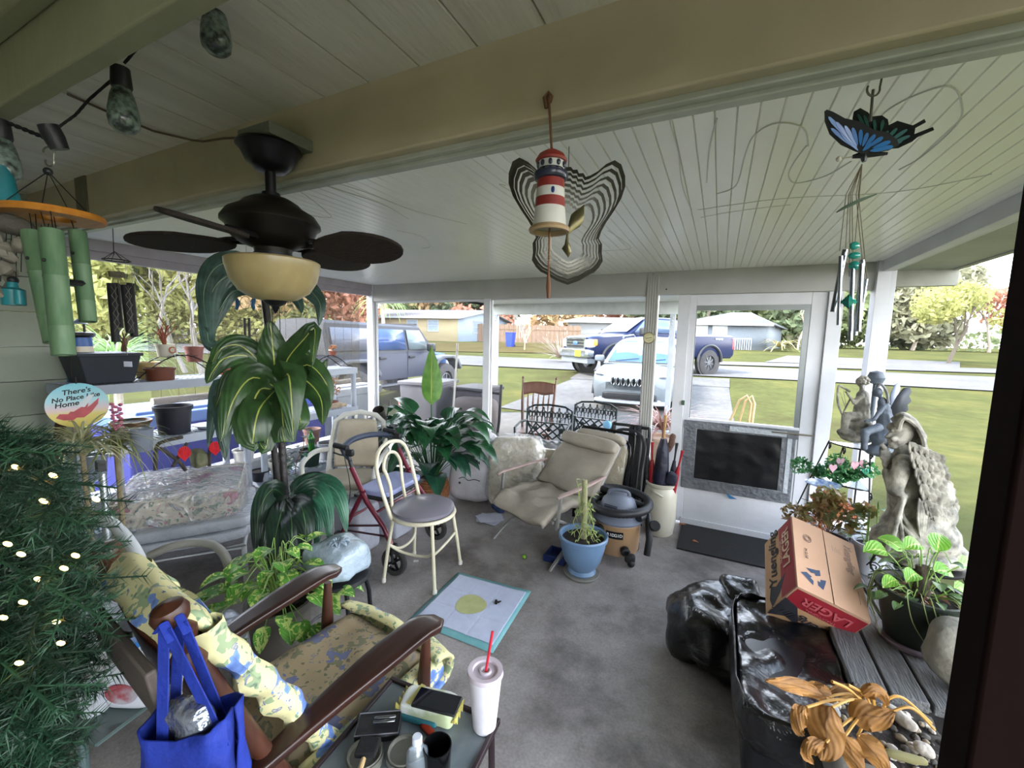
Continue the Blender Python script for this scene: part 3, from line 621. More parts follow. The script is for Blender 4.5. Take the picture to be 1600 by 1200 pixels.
# ---- blue-grey off-roader on the left
def offroader():
    t=thing('off_road_car','dusty blue boxy off-road vehicle with large tyres beyond the corner screens','car',(-7.28,7.5,gz(-6.8,8)-.02),90)
    bl=M('dusty_blue','1f2537',.5,col2='1a2030',vs=2); gy=M('soft_top_grey','35363b',.6); W=.8
    def sec(w,zb,zt): return [(0,zb),(w,zb),(w,zt-.06),(w*.96,zt),(0,zt)]
    part('body',loft(MB(),[(1.25,sec(W,.62,1.22)),(-2.0,sec(W,.62,1.24)),(-2.05,sec(W*.97,.7,1.2))]),bl,t)
    part('hood',loft(MB(),[(2.15,[(0,.75),(.5,.75),(.5,1.05),(.45,1.12),(0,1.16)]),(1.25,[(0,.7),(.62,.7),(.62,1.16),(.56,1.22),(0,1.26)])]),M('hood_blue','2c4670',.5,spec=.2,col2='365280'),t)
    st=[(1.2,[(0,1.2),(.79,1.2),(.78,1.26),(.7,1.28),(0,1.28)]),(.78,[(0,1.2),(.79,1.2),(.66,1.78),(.6,1.82),(0,1.84)]),(-2.0,[(0,1.2),(.79,1.2),(.68,1.80),(.62,1.86),(0,1.88)]),(-2.05,[(0,1.2),(.78,1.2),(.70,1.6),(.62,1.62),(0,1.64)])]
    part('roof',loft(MB(),st),gy,t)
    sd=screenmat('car_side_glass','96a6c4',.75)
    for s in(-1,1):
        for (x0,x1,x2,x3,mt) in ((1.02,.25,.25,.74,M('pane_pale','6f796f',.15,col2='5c6878',vs=2)),(.15,-.72,-.70,.15,M('pane_blue','3a5480',.15,col2='2c4066',vs=2)),(-.85,-1.9,-1.9,-.85,M('pane_haze','565f70',.2,col2='646268',vs=3))):
            p=part('side_window',MB().add([(x0,s*.80,1.27),(x1,s*.80,1.27),(x2,s*.705,1.72),(x3,s*.695,1.72)],[(0,1,2,3)]),mt,t,solid=.01)
        for x in(1.13,.2,-.78): part('door_seam',MB().box((x,s*.802,.95),(.012,.01,.6)),BLK,t)
        for x in(.33,-.62): part('door_handle',MB().sbox((x,s*.82,1.10),(.2,.04,.06),.4),BLK,t)
        part('mirror',MB().sbox((.85,s*.98,1.32),(.14,.2,.2),.4),BLK,t)
        for xx in(1.55,-1.5):
            wheel(t,xx,s*.82,.45,.3,RUBD,M('dusty_rim','6f6e70',.5,metal=.4),5,.45)
            m=MB()
            pts=[(xx-.64,.62),(xx-.42,1.02),(xx-.2,1.1),(xx+.3,1.1),(xx+.52,1.0),(xx+.68,.78)]
            m.prism(pts+[(x+( .06 if x<xx else -.06),z-.07) for x,z in reversed(pts)],.34,Matrix.Translation((0,s*.82,0))@Matrix.Rotation(R(90),4,'X'))
            part('fender_flare',m,M('flare_grey','4c4d52',.6,col2='5e5f63'),t,bevel=.02)
        part('side_step',MB().tube([(1.0,s*.9,.5),(-1.0,s*.9,.5)],.05,8),BLK,t)
    part('bumper',MB().sbox((2.3,0,.68),(.25,1.5,.22),.4),BLK,t)
    part('spare_wheel',MB().lathe([(.1,-.13),(.38,-.13),(.44,-.05),(.44,.05),(.38,.13),(.1,.13)],(-2.25,0,1.05),28,Matrix.Rotation(R(90),4,'Y')),RUBD,t)
    part('roof_bar',MB().tube([(.95,-.5,1.42),(.80,-.55,1.78)],.02,6).box((.72,0,1.86),(.1,1.2,.04)),BLK,t)
offroader()
# ---- houses
def house(name,label,A,B,D,h,wall,roof,rise,over=.5,gable_mat=None,windows=(),group=None,ridge_in=0):
    "A-B front wall, B-D side wall (gable end); ridge runs parallel to A-B"
    a,b,c=V((A.x,A.y,0)),V((B.x,B.y,0)),V((D.x,D.y,0)); e=(b-a); f=(c-b); dd=a+f; z0=min(A.z,B.z,D.z)-.4; zt=B.z+h
    up=lambda p,z:V((p.x,p.y,z))
    t=thing(name,label,'house',tuple(up((a+c)/2,z0)),0,group)
    part('front_wall',MB().add([up(a,z0),up(b,z0),up(b,zt),up(a,zt)],[(0,1,2,3)]),wall,t,world=True,solid=.1)
    mid=(b+c)/2; m=MB().add([up(b,z0),up(c,z0),up(c,zt),up(mid,zt+(0 if ridge_in else rise)),up(b,zt)],[(0,1,2,3,4)]); 
    g=part('gable_wall',m,gable_mat or wall,t,world=True,solid=.1)
    part('rear_wall',MB().add([up(dd,z0),up(c,z0),up(c,zt),up(dd,zt)],[(0,1,2,3)]).add([up(a,z0),up(dd,z0),up(dd,zt),up((a+dd)/2,zt+(0 if ridge_in else rise)),up(a,zt)],[(0,1,2,3,4)]),wall,t,world=True,solid=.1)
    eu=e.normalized(); fu=f.normalized(); k=over
    a1,b1=a-eu*k-fu*k,b+eu*k-fu*k; a2,b2=(a+dd)/2-eu*k,mid+eu*k; a3,b3=dd-eu*k+fu*k,c+eu*k+fu*k; zk=zt-rise*k/(f.length/2)
    a2=a2+eu*ridge_in; b2=b2-eu*ridge_in
    rf=part('roof',MB().add([up(a1,zk),up(b1,zk),up(b2,zt+rise),up(a2,zt+rise),up(b3,zk),up(a3,zk)],[(0,1,2,3),(3,2,4,5)]+([(1,4,2),(0,3,5)] if ridge_in else [])),roof,t,world=True,solid=.12)
    part('fascia',MB().bar(up(a1,zk-.03),up(b1,zk-.03),.05,.22).bar(up(b1,zk-.03),up(b2,zt+rise-.03),.05,.2),M('fascia_white','a2a5a4',.5),t,world=True)
    for (w,s0,s1,z1,z2) in windows:
        o_,d_=(a,e) if w=='f' else (b,f); n_=V((d_.y,-d_.x,0)).normalized(); n_=-n_ if n_.dot(V((0,0,0))-o_)<0 else n_
        p,q=o_+d_*s0+n_*.08,o_+d_*s1+n_*.08
        wf=part('window_frame',MB().bar(up(p,zt-z1),up(q,zt-z1),.08,.08).bar(up(p,zt-z2),up(q,zt-z2),.08,.08).bar(up(p,zt-z1),up(p,zt-z2),.08,.08,d_).bar(up(q,zt-z1),up(q,zt-z2),.08,.08,d_).bar(up(p,zt-(z1+z2)/2),up(q,zt-(z1+z2)/2),.05,.05),M('frame_white','9a9c9b',.5),t,world=True)
        part('pane',MB().add([up(p,zt-z1),up(q,zt-z1),up(q,zt-z2),up(p,zt-z2)],[(0,1,2,3)]),M('pane_grey','8b98a3',.2,col2='6c7883'),wf,world=True)
    return t
CREAM=M('cream_stucco','877c60',.8,col2='928667'); SHN=M('grey_shingle','6d6869',.9,col2='5f5b5b',vs=30,bump=.3); BLW=M('blue_white_siding','828e9a',.6,col2='788490'); SHP=M('pale_shingle','57585d',.9,col2='4e4f54',vs=20)
house('house','cream bungalow with grey shingle roof and pale blue gable across the street','A' and gd(520,46),gd(714,42),gd(790,54),2.45,CREAM,SHN,1.0,.5,BLW,[('f',.62,.70,.35,1.5),('f',.78,.86,.35,1.5),('s',.25,.42,.3,1.55)])
house('house','white house with pale hipped roof and porch rail behind the pickup bed',gd(1070,38),gd(1192,37),gd(1215,48),2.35,M('white_siding','5f666c',.6,col2='595f65'),SHP,1.25,.6,None,[('f',.05,.25,.3,1.9),('f',.32,.5,.3,1.7)],ridge_in=3)
house('house','low white house partly hidden behind the pickup cab',gd(885,50),gd(1010,50),gd(1040,60),2.6,M('white_wall_far','70706d',.6),M('white_roof_far','6a6c6c',.7),.7,.4,None,[('f',.52,.6,.7,1.6)])
house('house','small pale lilac house among the trees far to the left',gd(120,30),gd(262,30),gd(300,38),1.1,M('lilac_wall','8a8290',.7),M('lilac_roof','706a76',.8),.8,.4,None,[])
m=MB()
for k in range(9):
    a=gd(1142,35.8)+(gd(1170,35.8)-gd(1142,35.8))*(k/8); m.bar(a+V((0,0,.05)),a+V((0,0,1.0)),.04,.04)
a,b=gd(1142,35.8),gd(1170,35.8); m.bar(a+V((0,0,1)),b+V((0,0,1)),.06,.06); solo('porch_railing',m,M('rail_white','9a9da0',.5),'white picket porch railing in front of the white house','railing')
def fence():
    t=thing('wooden_fence','weathered brown board fence across the street behind the blue bin','fence',tuple(gd(815,46)))
    a,b=gd(742,46),gd(905,46); n=46; mt=[M('fence_a','75604f',.9,col2='65523f',vs=4),M('fence_b','6a5648',.9,col2='7c6858',vs=4)]
    for k in range(n):
        p=a+(b-a)*((k+.5)/n); e=(b-a).normalized()
        part('board',MB().bar(p+V((0,0,-.3)),p+V((0,0,1.85+.04*(k%3))),.24,.03,e.cross(V((0,0,1)))),mt[k%2],t,world=True)
    part('rail',MB().bar(a+V((0,0,1.4)),b+V((0,0,1.4)),.1,.08),mt[0],t,world=True)
fence()
# ---- vegetation outdoors
FOL=[leafmat('foliage_mid','6f7a55','868f66','8f986c',.02,trl=.35),leafmat('foliage_yellow','8f9156','a5a468','adaa74',.02,trl=.35),leafmat('foliage_dark','5f6a52','74805f','7d8866',.02,trl=.3),leafmat('foliage_red','a8705c','b88a74','a06a58',.02,trl=.3),leafmat('foliage_dry','b59a72','c7ad86','a98a66',.02,trl=.35),leafmat('foliage_grey','86866e','9b9a80','a5a58c',.02,trl=.35)]
BARK=M('bark_pale','a59a8c',.9,col2='857a6c',vs=12,bump=.4); BARKW=M('bark_white','7f7a74',.85,col2='67625c',vs=10)
def crown(m,c,rx,ry,rz,n,s,rnd,lob=7):
    lobes=[(V((rnd.gauss(0,.45)*rx,rnd.gauss(0,.45)*ry,rnd.gauss(0,.4)*rz)),rnd.uniform(.35,.6)) for _ in range(lob)]
    for _ in range(n):
        l,q=rnd.choice(lobes); d=V((rnd.gauss(0,1),rnd.gauss(0,1),rnd.gauss(0,1))).normalized()*rnd.uniform(.55,1)*q
        p=V(c)+l+V((d.x*rx,d.y*ry,d.z*rz)); a=V((rnd.gauss(0,1),rnd.gauss(0,1),rnd.gauss(0,1))).normalized(); b=a.cross(V((rnd.gauss(0,1),rnd.gauss(0,1),rnd.gauss(0,1)))).normalized()
        ss=s*rnd.uniform(.6,1.4); m.add([p-a*ss,p+b*ss*.5,p+a*ss,p-b*ss*.5],[(0,1,2,3)],[(0,0),(.5,.5),(0,1),(1,.5)])
def branch(m,p,d,L,r,depth,rnd,spread=.6):
    pts=[p];rs=[r];q=V(p);dd=V(d).normalized()
    for i in range(4):
        dd=(dd+V((rnd.uniform(-.15,.15),rnd.uniform(-.15,.15),rnd.uniform(-.02,.1)))).normalized(); q=q+dd*(L/4); pts.append(q); rs.append(r*(1-.13*(i+1)))
    m.tube(pts,rs,6,cap=False); ends=[q]
    if depth>0:
        for k in range(rnd.choice((2,3))):
            nd=(dd+V((rnd.uniform(-spread,spread),rnd.uniform(-spread,spread),rnd.uniform(-.1,.5)))).normalized(); ends+=branch(m,pts[rnd.choice((2,3,4))],nd,L*rnd.uniform(.6,.8),r*.55,depth-1,rnd,spread)
    return ends
def tree(base,h,rx,rz,mat,label,n=1500,s=.22,seed=0,group='trees beyond the street',name='tree',trunk=True,bark=None,czf=.62):
    rnd=random.Random(seed); t=thing(name,label,'tree' if name=='tree' else 'shrub',tuple(base),0,group)
    m=MB(); crown(m,(0,0,h*czf),rx,rx,rz,n,s,rnd); part('foliage',m,mat,t)
    if trunk:
        m=MB(); branch(m,V((0,0,-.2)),V((.05,0,1)),h*.5,h*.022,2,rnd); part('trunk',m,bark or BARK,t)
    return t
G='distant trees closing off the view'
specs=[(30,30,9,5,4.2,2,'dark green tree at the far left edge of the view behind the bamboo chime'),(110,26,8,4,4,1,'yellow green tree above the white lilac house on the left'),(215,34,10,5,4.8,5,'grey green tree behind the white branched tree on the left'),(300,33,10,5,5,1,'yellow leaved tree behind the left bamboo blind'),(390,34,10,5,5,0,'mid green tree behind the hanging long leaves'),(455,36,10,5,5,4,'tan dry-leaved tree behind the glass lamp bowl'),(530,40,10,5,5,3,'reddish tree at the left corner window'),(600,64,13,7,6,0,'green tree behind the cream bungalow roof'),(665,66,15,6,6.4,4,'orange brown tree rising over the bungalow ridge'),(735,68,13,7,6,2,'dark green tree right of the bungalow ridge'),(800,62,12,6,5.5,3,'rusty red tree behind the board fence'),(865,60,12,6,5.5,4,'tan palm-like tree at the right end of the fence'),(930,66,12,7,5.5,3,'red brown tree above the low white house'),(1010,70,13,7,6,4,'brownish tree behind the central post'),(1095,58,13,7,6,2,'dark green tree behind the pale roof'),(1160,60,13,7,6,0,'green tree above the white house'),(1225,62,12,7,6,5,'grey green tree at the top of the door opening'),(1290,58,10,6,5,0,'green tree right of the door opening'),(1350,60,11,6,5,2,'dark tree behind the hanging chime tubes'),(1420,52,11,6,5,5,'olive grey tree behind the right corner post')]
for i,(x,dp,h,r,rz,k,lb) in enumerate(specs):
    b=gd(x,dp); tree(b,h,r,rz*1.1,FOL[k],lb,3600,.33 if dp<45 else .5,i+10,G,czf=.46)
tree(gd(1540,50),8.3,8,2.6,FOL[3],'wide red flowering tree at the far right above the green shrub',2600,.3,77,None,czf=.74)
tree(gd(1478,26),5.2,2.9,2.0,FOL[1],'broad yellow green shrub tree beyond the right-hand street',3200,.14,78,None,czf=.58,bark=M('bark_dark','5f564c',.9))
m=MB(); rnd=random.Random(3)
hg=thing('hedge','long low green hedge line behind the far gardens','hedge',tuple(gd(1300,60)))
crown(m,(0,0,1.4),30,3,2.0,3000,.4,rnd,26); part('foliage',m,FOL[0],hg); hg.rotation_euler=(0,0,R(15))
hg=thing('hedge','dense yellow green shrubbery on the left behind the bamboo blind','hedge',tuple(gd(250,29)))
m=MB(); crown(m,(0,0,2.0),11,3,2.6,4200,.22,rnd,30); part('foliage',m,FOL[1],hg); hg.rotation_euler=(0,0,R(35))
# white bare branched tree, left
def bare(base,label,h,r,seed,mat=BARKW,lean=(.3,0,1)):
    rnd=random.Random(seed); t=thing('bare_tree',label,'tree',tuple(base)); m=MB(); branch(m,V((0,0,-.2)),V(lean),h*.42,r,3,rnd,.8); part('branches',m,mat,t); return t
bare(gd(318,13),'white barked tree with bare forked branches behind the bamboo blind',4.4,.10,5,lean=(-.45,-.2,1)); bare(gd(290,13.5),'second pale forked tree just left of the first behind the blind',4.6,.09,8,lean=(-.5,-.2,1))
bare(gd(1243,40),'leafless tree behind the mailbox seen through the door opening',5.5,.10,9,M('bark_dry','b5a690',.9),(0,0,1)); bare(gd(822,44),'leaning pale trunk in front of the board fence',6,.13,15,lean=(-.5,0,1)); bare(gd(818,30),'cluster of bare whips beside the blue bin',3.2,.04,17,M('bark_tan','c9b088',.9),(0,0,1))
def fan_plant(name,label,base,n,L,W,mat,seed,cat='plant',up=1.2,droop=.8,hz=0,group=None):
    rnd=random.Random(seed); t=thing(name,label,cat,tuple(base),0,group); m=MB()
    for k in range(n):
        a=2*PI*k/n+rnd.uniform(-.2,.2); e=rnd.uniform(.15,1)*up
        m.leaf((0,0,hz),(math.cos(a),math.sin(a),e),L*rnd.uniform(.7,1.1),W,droop*rnd.uniform(.6,1.3),.2,7,shape=0)
    part('fronds',m,mat,t)
    if hz>.3: part('trunk',MB().tube([(0,0,-.1),(.03,0,hz*.5),(0,0,hz)],[.09,.07,.06],8),BARK,t)
    return t
fan_plant('palm_shrub','feathery pale green palm outside the left screen behind the lighthouse jar',gd(178,8.5)+V((0,0,0)),130,1.7,.04,leafmat('palm_green','6a8a50','80a060','90a870',.1,trl=.4),3,'palm',1.8,1.7,1.0)
fan_plant('spiky_shrub','pale spiky yucca-like shrub at the street beside the pickup grille',gd(873,20),90,1.5,.06,leafmat('yucca_pale','8a7a6a','9c8e7e','7d6c5c',.1),4,'shrub',1.6,.4,.2)
fan_plant('spiky_shrub','green and rust cycad beside the white house',gd(1215,36),50,2.2,.16,leafmat('cycad','8e9a54','b8a070','b09880',.1),5,'shrub',1.2,1.3,.3)
fan_plant('palm_shrub','bright green palm above the off-road vehicle by the corner post',gd(598,16),44,1.5,.07,leafmat('palm_lime','86a858','a9c274','b8d090',.1,trl=.4),6,'palm',.8,1.6,2.4)
# mailbox, blue wheelie bin across the street
def mailbox():
    b=gp(1255,573); d=(V((b.x,b.y,0))).dot(HF); s=d/FPX; t=thing('mailbox','white mailbox on a white post across the street','mailbox',tuple(b)); w=M('mail_white','9a9da0',.4)
    part('post',MB().box((0,0,16*s),(5*s,5*s,32*s)),w,t); part('mailbox_body',MB().box((3*s,0,37*s),(11*s,16*s,10*s)).tube([(3*s,-8*s,42*s),(3*s,8*s,42*s)],5.5*s,12),w,t)
mailbox()
def wheelie(name,label,b,h,w,mats,rz=0,group=None,lid='4d6fd0'):
    t=thing(name,label,'bin',tuple(b),rz,group)
    m=MB(); q=[(.40,0),(.5,.9),(.5,1)]; vs=[]
    for k,z in q: vs+=[(-w*k,-w*k,z*h),(w*k,-w*k,z*h),(w*k,w*k,z*h),(-w*k,w*k,z*h)]
    m.add(vs,[(3,2,1,0),(8,9,10,11)]+[(4*i+j,4*i+(j+1)%4,4*i+4+(j+1)%4,4*i+4+j) for i in range(2) for j in range(4)]); part('bin_body',m,mats[0],t,bevel=.02)
    part('lid',MB().box((0,0,h*1.02),(w*1.08,w*1.08,h*.05)).tube([(-w*.4,w*.58,h*.98),(w*.4,w*.58,h*.98)],.02,6),mats[1],t,bevel=.015)
    for s in(-1,1): part('wheel',MB().cyl((s*w*.42-.02,w*.42,.1),(s*w*.42+.02,w*.42,.1),.1,n=14),BLK,t)
    return t
BB=M('bin_blue','1c3488',.4,col2='182c76'); wheelie('wheelie_bin','bright blue wheelie bin standing alone across the street',gd(796,33.5),1.1,.62,(BB,BB)); 
GB=M('bin_grey','5f5e63',.6,col2='545357')
wheelie('wheelie_bin','grey bin just outside the corner screen, next to the off-road wheel',(-3.62,4.75,-.06),1.0,.58,(GB,GB),8); wheelie('wheelie_bin','darker grey bin behind the peace lily, right of the paler grey bin',(-2.98,5.0,-.06),.94,.5,(M('bin_grey_dark','46434a',.6),)*2,-6)
solo('broom_handle',MB().tube([(-3.05,4.35,-.06),(-2.98,4.4,.6),(-2.93,4.42,1.52)],.013,8),M('pole_white','c8c4bd',.4),'thin pale pole leaning outside the corner screen','pole')
# blue storage bins outside the left wall, red bucket
def tote(label,c,sz,mats,rz=0,name='storage_tote'):
    t=thing(name,label,'storage bin',c,rz); x,y,z=sz
    part('tub',MB().box((0,0,z*.46),(x*.92,y*.92,z*.92)),mats[0],t,bevel=.02); m=MB().box((0,0,z*.95),(x,y,z*.1)); m.box((0,0,z*1.0),(x*.75,y*.75,z*.05)); part('lid',m,mats[1],t,bevel=.012); return t
BTB=M('tote_blue','2b2f80',.35,col2='242870'); LID=M('lid_blue','253c94',.3,col2='2f4aa6'); LIDP=M('lid_pale','5c74a8',.3,col2='4f689c')
tote('blue lidded tote outside the left screen below the top shelf',(-4.5,2.05,-.1),(.75,1.0,1.0),(BTB,LIDP)); tote('second blue tote right of it, outside the left screen',(-4.55,3.1,-.1),(.7,.9,.98),(BTB,LID)); tote('white lidded tote farthest along outside the left screen',(-4.6,4.1,-.1),(.7,.8,1.0),(M('tote_white','8f9499',.4),)*2)
solo('red_bucket',MB().lathe([(.0,0),(.14,0),(.17,.3),(.175,.3),(.165,.29),(.13,.02),(0,.02)],(-4.7,5.6,.18),24),M('bucket_red','c97068',.5,col2='b86058'),'faded red bucket outside below the right end of the shelves','bucket')
# patio furniture outside
def spindle_chair():
    wd_=M('chair_brown','6e4a3a',.45,col2='543526',vs=5,stretch=(4,4,1)); t=thing('wooden_chair','brown spindle-back wooden chair outside the front screen','chair',(-2.10,4.98,-.06),14)
    m=MB().prism([(-.22,-.2),(.22,-.2),(.2,.2),(-.2,.2)],.035,Matrix.Translation((0,0,.45))); part('seat',m,wd_,t,bevel=.01)
    for x in(-.19,.19): 
        part('back_post',MB().tube([(x,.18,.45),(x*1.12,.26,.78),(x*1.2,.34,1.10)],[.018,.02,.013],8).ball((x*1.21,.345,1.12),.018,8),wd_,t)
    part('crest_rail',MB().grid(lambda u,v:V((-.21+.42*u,.32+.03*math.sin(PI*u)-.03*(1-v),.90+.15*v+.02*math.sin(PI*u)*v-(.012*math.cos(2*PI*u*1.5))*(1-v))),16,4),wd_,t,solid=.02)
    for k in range(5):
        x=-.13+k*.065; part('spindle',MB().tube([(x,.19,.46),(x*1.05,.23,.6),(x*1.06,.25,.68),(x*1.08,.27,.78),(x*1.12,.31,.91)],[.007,.012,.008,.013,.007],8),wd_,t)
    for x in(-.18,.18):
        for y in(-.17,.17): part('leg',MB().tube([(x*.9,y*.9,.44),(x,y,.2),(x*1.12,y*1.12,0)],[.018,.022,.013],8),wd_,t)
    part('stretcher',MB().tube([(-.19,-.18,.2),(.19,-.18,.2)],.01,6).tube([(-.19,.18,.2),(.19,.18,.2)],.01,6),wd_,t)
spindle_chair()
def lattice_chair(label,loc,rz):
    gm=M('cast_green_black','1d2b2b',.4,metal=.4,col2='121c1c'); t=thing('lattice_chair',label,'chair',loc,rz,'cast metal patio chairs')
    part('seat',MB().box((0,0,.42),(.52,.48,.03)),gm,t,bevel=.01)
    m=MB(); w,z0,z1=.27,.42,.83
    m.tube([(-w,.22,z0),(-w*1.03,.27,z1-.03),(-w*.7,.275,z1+.015),(0,.275,z1+.03),(w*.7,.275,z1+.015),(w*1.03,.27,z1-.03),(w,.22,z0)],.014,6); part('back_frame',m,gm,t)
    m=MB(); n=5
    for k in range(-1,n+1):
        x0=-w+2*w*k/n
        for s in(-1,1):
            xa,xb=x0,x0+s*(2*w/n)*2; 
            if s<0: xa,xb=x0+2*w/n,x0-2*w/n
            pa,pb=V((max(-w,min(w,xa)),.225,z0+.03)),V((max(-w,min(w,xb)),.262,z0+.21)); m.bar(pa,pb,.018,.014,V((0,1,0)))
    for x in(-w*.6,0,w*.6): m.ball((x,.245,z0+.14),(.03,.008,.03),8)
    part('lattice',m,gm,t)
    m=MB(); m.bar((-w,.258,z0+.22),(w,.258,z0+.22),.014,.02,V((0,1,0)))
    for k in range(11):
        x=-w+.03+k*(2*w-.06)/10; m.tube([(x+.02*math.cos(a),.268,z0+.32+.04*math.sin(a)) for a in [2*PI*j/8 for j in range(8)]],.006,4,closed=True)
        m.bar((x,.262,z0+.23),(x+(.02 if k%2 else -.02),.27,z1),.01,.008,V((0,1,0)))
    m.bar((-w,.268,z0+.345),(w,.268,z0+.345),.01,.035,V((0,1,0)))
    part('scrollwork',m,gm,t)
    for s in(-1,1):
        part('arm',MB().tube([(s*w,.24,.66),(s*(w+.02),.0,.68),(s*(w+.02),-.2,.65),(s*w,-.23,.43)],.015,6),gm,t)
        for y in(-.2,.2): part('leg',MB().tube([(s*.24,y,.42),(s*.25,y*1.1,.2),(s*.27,y*1.25,0)],.014,6),gm,t)
lattice_chair('dark green lattice-back patio chair nearest the front screen',(-1.76,4.46,-.06),8); lattice_chair('farther dark green lattice-back patio chair, right of the nearest',(-1.40,5.02,-.06),-4)
solo('enamel_disc',MB().ball((-1.06,4.6,.66),(.05,.02,.05),14).cyl((-1.06,4.6,-.06),(-1.06,4.6,.63),.008,n=6),M('sky_blue','7fb6d8',.4),'small light blue round disc on a stick outside beside the patio chair','ornament')
fan_plant('cordyline','pink and cream striped cordyline in a pot outside, right of the central post',(-.62,5.9,.25),110,.85,.035,leafmat('cordyline_pink','8f5460','b08a7c','c0ac8c',.12),12,'plant',1.5,1.3,.15)
solo('plant_pot',MB().lathe([(0,0),(.16,0),(.21,.34),(.225,.34),(.225,.38),(.2,.38),(.19,.34),(0,.34)],(-.62,5.9,-.06),20),M('terracotta_pale','b59a84',.8),'pale pot holding the pink cordyline outside','pot')
m=MB(); 
for s in(0,.12): m.tube([(.05+s,6.3,-.06),(.16+s,6.25,.45),(.28+s*.6,6.2,.85),(.36+s*.5,6.2,.92),(.42+s*.3,6.2,.82),(.40+s*.3,6.2,.35),(.44,6.2,-.06)],.016,8)
m.bar((.22,6.3,.5),(.42,6.2,.45),.02,.02); solo('hose_cart',m,M('tan_tube','b39a6e',.5,col2='9a7f58'),'tan tubular cart frame with curved handle outside the door','cart')
solo('shoe',MB().sbox((-3.0+.9,4.4,.02),(.26,.12,.1),.5,rz=20),M('shoe_white','d6dade',.6,col2='8c9298'),'grey and white sneaker on the patio ledge right of the left post','shoe')
m=MB().tube([(-2.5,4.6,-.06),(-2.42,4.6,.55),(-2.4,4.6,1.02)],.018,8); m.tube([(-3.1,4.6,.93),(-2.4,4.6,.90)],.016,8)
t=thing('wheelbarrow','dark wheelbarrow tipped up outside behind the peace lily','wheelbarrow',(-2.75,4.65,-.06)); part('handle',m,M('barrow_black','25262a',.5),t,world=True); part('tray',MB().sbox((-2.78,4.62,.45),(.6,.25,.75),.3),M('barrow_tray','6c6260',.6,col2='544c4a'),t,world=True); part('wheel',MB().lathe([(.03,-.04),(.15,-.04),(.17,0),(.15,.04),(.03,.04)],(-2.78,4.6,.11),18,Matrix.Rotation(R(90),4,'X')),RUB,t,world=True)
# ================================================================ HANGING THINGS
DK=M('oil_bronze','1b1a1c',.35,metal=.6,col2='242226',vs=10); WIRE=M('dark_wire','2a2826',.5,metal=.5); CORD=M('black_cord','161518',.8,bump=.4,bs=60)
def at(x,y,dep): return pd(x,y,dep)   # dep: distance along the view axis
def hpos(x,y,dep):
    p=pd(x,y,dep); return p
def cam_ang(phi): return R(phi)+math.atan2(_r0.y,_r0.x)
# ---- ceiling fan
def fan():
    c=pd(427,390,1.45); cx,cy=c.x,c.y; t=thing('ceiling_fan','dark ceiling fan with oval wicker blades and cream glass bowl light below the beam','ceiling fan',(cx,cy,1.66))
    L=lambda z:z-1.66
    part('mount_block',MB().bb((-.07,-.06,L(2.225)),(.09,1.075-cy,L(2.26))),M('grey_green_block','6d7062',.8,bump=.4),t)
    part('canopy',MB().lathe([(0,L(2.225)),(.095,L(2.222)),(.1,L(2.212)),(.088,L(2.20)),(.072,L(2.165)),(.045,L(2.14)),(.0,L(2.135))],(0,0,0),32),DK,t)
    part('downrod',MB().cyl((0,0,L(2.0)),(0,0,L(2.14)),.017,n=14).lathe([(.0,L(2.075)),(.028,L(2.07)),(.03,L(2.03)),(0,L(2.03))],(0,0,0),18),DK,t)
    part('motor',MB().lathe([(0,L(2.06)),(.06,L(2.05)),(.085,L(2.035)),(.1,L(2.02)),(.135,L(2.0)),(.152,L(1.975)),(.153,L(1.965)),(.14,L(1.955)),(.125,L(1.92)),(.1,L(1.90)),(.06,L(1.885)),(.055,L(1.86)),(0,L(1.86))],(0,0,0),40),M('fan_motor','15130f',.4,metal=.5,col2='221d16',vs=12),t)
    part('fitter',MB().lathe([(0,L(1.87)),(.06,L(1.87)),(.065,L(1.84)),(.06,L(1.835)),(0,L(1.835))],(0,0,0),24),M('brushed_fitter','55565a',.3,metal=.9),t)
    b=part('glass_bowl',MB().lathe([(.055,L(1.838)),(.14,L(1.848)),(.148,L(1.842)),(.147,L(1.825)),(.135,L(1.78)),(.11,L(1.74)),(.07,L(1.715)),(.03,L(1.708)),(0,L(1.707))],(0,0,0),40),M('alabaster_glass','a39468',.3,col2='8c7c54',vs=7,dist=1.5,sub=.2),t)
    part('finial',MB().lathe([(0,L(1.712)),(.04,L(1.71)),(.032,L(1.70)),(.014,L(1.69)),(.008,L(1.675)),(0,L(1.665))],(0,0,0),18),DK,b)
    for k,dx in enumerate((-.02,.02)): part('pull_chain',MB().tube([(dx,0,L(1.70)),(dx,0,L(1.6))],.0015,5),WIRE,b)
    for phi,R_,pt in ((180,.50,9),(262,.40,-13),(6,.44,-24),(70,.48,-16)):
        a=cam_ang(phi); M_=Matrix.Rotation(a,4,'Z')@Matrix.Translation((0,0,L(1.90)))@Matrix.Rotation(R(pt),4,'X')
        m=MB(); out=[]
        for i in range(28):
            q=2*PI*i/28; x=.13+ (R_-.13)*(.5+.5*math.cos(q)); w=.088*(math.sin(q)); w*= (1.0 if math.cos(q)<.2 else 1.0)
            out.append((x,w*(1-.25*(math.cos(q)<-.3)*abs(math.cos(q)))))
        m.prism(out,.012,M_)
        bl=part('blade',m,M('wicker_blade','15100c',.85,col2='261a12',vs=60,bump=.8,bs=120),t,bevel=.003)
        m=MB(); 
        for i in range(5): pass
        m.add([],[]); m.tube([M_@V((.06,0,.0)),M_@V((.10,.02,.012)),M_@V((.15,.012,.012)),M_@V((.2,0,.01))],.008,6); m.tube([M_@V((.06,0,.0)),M_@V((.10,-.02,.012)),M_@V((.15,-.012,.012)),M_@V((.2,0,.01))],.008,6)
        part('blade_arm',m,DK,bl)
fan()
m=MB(); pts=[pz(105,147,ZP-.004),pz(180,180,ZP-.006),pz(240,205,ZP-.006),pz(300,219,ZP-.01)]
